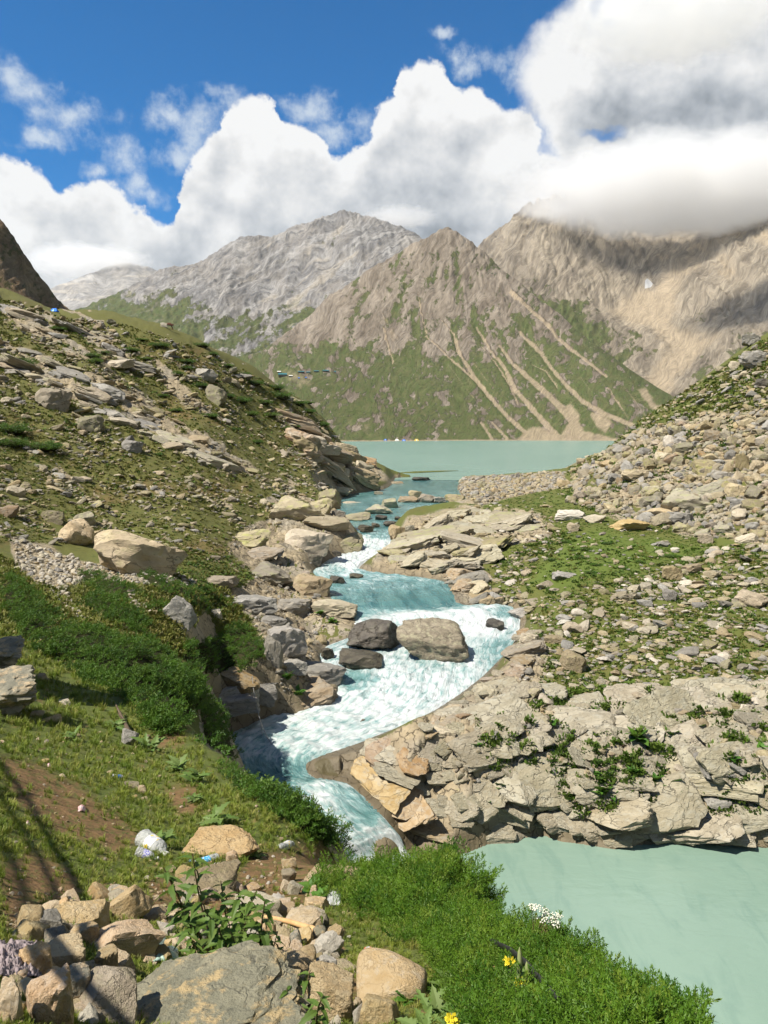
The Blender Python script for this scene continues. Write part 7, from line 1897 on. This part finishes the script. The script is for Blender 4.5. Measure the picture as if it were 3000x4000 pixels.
def horse():
    """grazing horse, side on, head down to the left (local: +X tail, height about 1.5 m)"""
    J = {'chest': (-.55, 0, 1.08, .27), 'mid': (0, 0, 1.08, .29), 'croup': (.52, 0, 1.15, .27), 'neck': (-.85, 0, .92, .16), 'poll': (-1.15, 0, .52, .12), 'head': (-1.27, 0, .30, .105), 'nose': (-1.34, 0, .10, .065), 'tail0': (.78, 0, 1.12, .06), 'tail1': (.90, 0, .75, .06), 'tail2': (.90, 0, .42, .03)}
    E = [('mid', 'chest'), ('chest', 'neck'), ('neck', 'poll'), ('poll', 'head'), ('head', 'nose'), ('mid', 'croup'), ('croup', 'tail0'), ('tail0', 'tail1'), ('tail1', 'tail2')]
    for s, sy in (('l', .15), ('r', -.15)):
        J['fs' + s] = (-.55, sy, .80, .13); J['fk' + s] = (-.58 + sy * .5, sy, .45, .07); J['ff' + s] = (-.58 + sy, sy, .02, .06)
        J['hs' + s] = (.52, sy, .85, .17); J['hk' + s] = (.42, sy, .62, .10); J['hh' + s] = (.66 + sy * .4, sy, .42, .07); J['hf' + s] = (.60 + sy * .6, sy, .02, .06)
        E += [('chest', 'fs' + s), ('fs' + s, 'fk' + s), ('fk' + s, 'ff' + s), ('croup', 'hs' + s), ('hs' + s, 'hk' + s), ('hk' + s, 'hh' + s), ('hh' + s, 'hf' + s)]
    nm = list(J); me = bpy.data.meshes.new('body'); me.from_pydata([J[n][:3] for n in nm], [(nm.index(a), nm.index(b)) for a, b in E], [])
    return nm, J, me
M_HORSE = mat_flat('brown_coat', (0.085, 0.028, 0.014, 1), .6, .3, (0.12, 0.045, 0.022, 1), 3); M_MANE = mat_flat('dark_mane', (0.02, 0.012, 0.01, 1), .8, .2)
nm, J, hm = horse()
Xh = hit(661, 1286)[0][0]; k_ = 40 * np.linalg.norm(Xh) / FPX / 2.25
hr = tag(link('horse', None, None, Xh + [0, 0, -.05], (0, .10, -math.atan2(Xh[0], Xh[1])), (k_, k_, k_)), 'brown horse grazing on the left skyline with its head lowered', 'horse')
hb = link('body', hm, hr); hm.materials.append(M_HORSE)
sk = hb.modifiers.new('skin', 'SKIN'); hb.modifiers.new('smooth', 'SUBSURF').levels = 1; hb.modifiers['smooth'].render_levels = 2
for i, n in enumerate(nm):
    hm.skin_vertices[0].data[i].radius = (J[n][3], J[n][3]); hm.skin_vertices[0].data[i].use_root = (n == 'mid')
p_, f_ = ICO[2]
link('mane', mesh_np('mane', p_ * [.24, .045, .12] @ np.array(Matrix.Rotation(-.9, 3, 'Y')).T + [-.98, 0, .84], f_, M_MANE, True), hr)
for s in (-1, 1): link('ear', mesh_np('ear', p_ * [.03, .02, .075] + [-1.12, s * .06, .68], f_, M_HORSE, True), hr)
fore(628, 1262, 652, 1280, 'white', 'white stone on the skyline beside the grazing horse', 88, sub=3)
# a reed spit and dark flat rocks at the lake outlet
M_SPIT = mat_flat('wet_turf', (0.07, 0.085, 0.02, 1), .8, .1, (0.12, 0.12, 0.04, 1), .4)
sp = [onz(np.array(x), np.array(y), Z_LAKE + .12) for x, y in ((1555, 1846), (1620, 1841), (1720, 1838), (1790, 1838), (1720, 1842), (1620, 1847))]
bm = bmesh.new(); vs = [bm.verts.new(tuple(p)) for p in sp]; fc = bm.faces.new(vs); ex = bmesh.ops.extrude_face_region(bm, geom=[fc])
for v in ex['geom']:
    if isinstance(v, bmesh.types.BMVert): v.co.z -= .6
bmesh.ops.recalc_face_normals(bm, faces=bm.faces); me = bpy.data.meshes.new('grass_spit'); bm.to_mesh(me); bm.free(); me.materials.append(M_SPIT)
tag(link('grass_spit', me), kind='structure')
# ------------------------------------------------------------------ mountain air
def build_haze():
    bm = bmesh.new(); bmesh.ops.create_cube(bm, size=1.0)
    me = bpy.data.meshes.new('haze'); bm.to_mesh(me); bm.free()
    m = bpy.data.materials.new('haze'); m.use_nodes = True; nt = NT(m.node_tree)
    out = nt.n('ShaderNodeOutputMaterial')
    v = nt.n('ShaderNodeVolumePrincipled', {'Color': (0.72, 0.85, 1.0, 1), 'Density': 2.0e-5, 'Anisotropy': 0.1})
    nt.t.links.new(v.outputs[0], out.inputs['Volume'])
    me.materials.append(m)
    o = link('haze', me, None, (0, 3600, 800), None, (9000, 8100, 1660))
    tag(o, kind='stuff')
build_haze()
# ------------------------------------------------------------------ cloud lying on the summits
def mat_cloud(name, dens, nscale=2.2, amp=1.5):
    m = bpy.data.materials.new(name); m.use_nodes = True; nt = NT(m.node_tree)
    out = nt.n('ShaderNodeOutputMaterial')
    tc = nt.n('ShaderNodeTexCoord').outputs['Object']
    n = nt.noise(nt.v('MULTIPLY', tc, (2.0, 1.6, 1.0)), nscale, 4, .58)
    r = nt.v('LENGTH', tc)
    d = nt.m('ADD', nt.m('MULTIPLY', nt.m('SUBTRACT', .92, r), 1.6), nt.m('MULTIPLY', nt.m('SUBTRACT', n, .5), amp))
    v = nt.n('ShaderNodeVolumePrincipled', {'Color': (.99, .99, .99, 1), 'Anisotropy': .25, 'Density': nt.m('MULTIPLY', nt.m('MULTIPLY', nt.smooth(d, .05, .7), nt.smooth(r, 1.0, .85)), dens)})
    nt.t.links.new(v.outputs[0], out.inputs['Volume'])
    m.cycles.volume_step_rate = 1.0
    return m
def cloud(px, py, D, rx, ry, rz, dens, label, rot=0.0):
    p, f = ICO[3]
    X = P(px, py, D)
    me = mesh_np('cloud', p, f, mat_cloud('cloud_vapour', dens))
    o = link('cloud', me, None, X, (0, 0, rot), (rx, ry, rz))
    tag(o, label, 'cloud')
cloud(2740, 742, 2450, 660, 420, 130, .015, 'grey cloud lying over the right-hand summits')
cloud(1560, 850, 3250, 190, 160, 46, .008, 'thin cloud scrap on the back of the grey summit')
cloud(330, 1020, 6500, 620, 380, 150, .005, 'white cloud wrapped round the far left mountain')
cloud(2620, 70, 1500, 230, 180, 70, .014, 'grey-white cloud high at the upper right')  # added so that its shadow falls on the right-hand mountain
cy.volume_max_steps = 96
cy.volume_bounces = 5
# ------------------------------------------------------------------ tell the many alike things apart by what they lie beside
import re as _re
_CUT = _re.compile(r' (?:with|in|at|on|below|above|beside|left|right|under|behind|against|lying|standing|between|near|by|before|of|just|directly|crossed|high|alone|set|hanging|sprawling|filling|stacked|overhanging|breaking|where|and|among|hidden|low|beneath|leaning|running) ')
_short = {}
for l, x, y in ANCH:
    s_ = _CUT.split(l)[0]; _short.setdefault(s_, []).append(l)
_A = [(s_ if len(_short[s_]) == 1 and len(s_.split()) > 1 else l, x, y) for l, x, y in ANCH for s_ in (_CUT.split(l)[0],)]
_used = {o['label'] for o in bpy.data.objects if 'label' in o.keys()}
_seen = {}
for o, tone, noun, sz in sorted(AUTO, key=lambda a: -a[3]):
    px, py = proj(np.array(o.location[:])); px, py = float(px), float(py)
    best = None
    for s_, ax, ay in sorted(_A, key=lambda a: math.hypot(a[1] - px, 1.4 * (a[2] - py)))[:5]:
        dx, dy = px - ax, py - ay
        d = math.hypot(dx, dy)
        where = ('right of' if dx > 0 else 'left of') if abs(dx) > abs(dy) * 1.1 else ('below' if dy > 0 else 'above')
        for form in ('%s %s just %s the %s', '%s %s a little farther %s the %s', '%s %s well %s the %s'):
            if (form.find('just') > 0 and d > 130) or (form.find('well') > 0 and d < 110): continue
            lab = form % (tone, noun, where, s_)
            if len(lab.split()) > 16 or lab in _used: continue
            best = lab; break
        if best: break
    if best:
        o['label'] = best; _used.add(best)
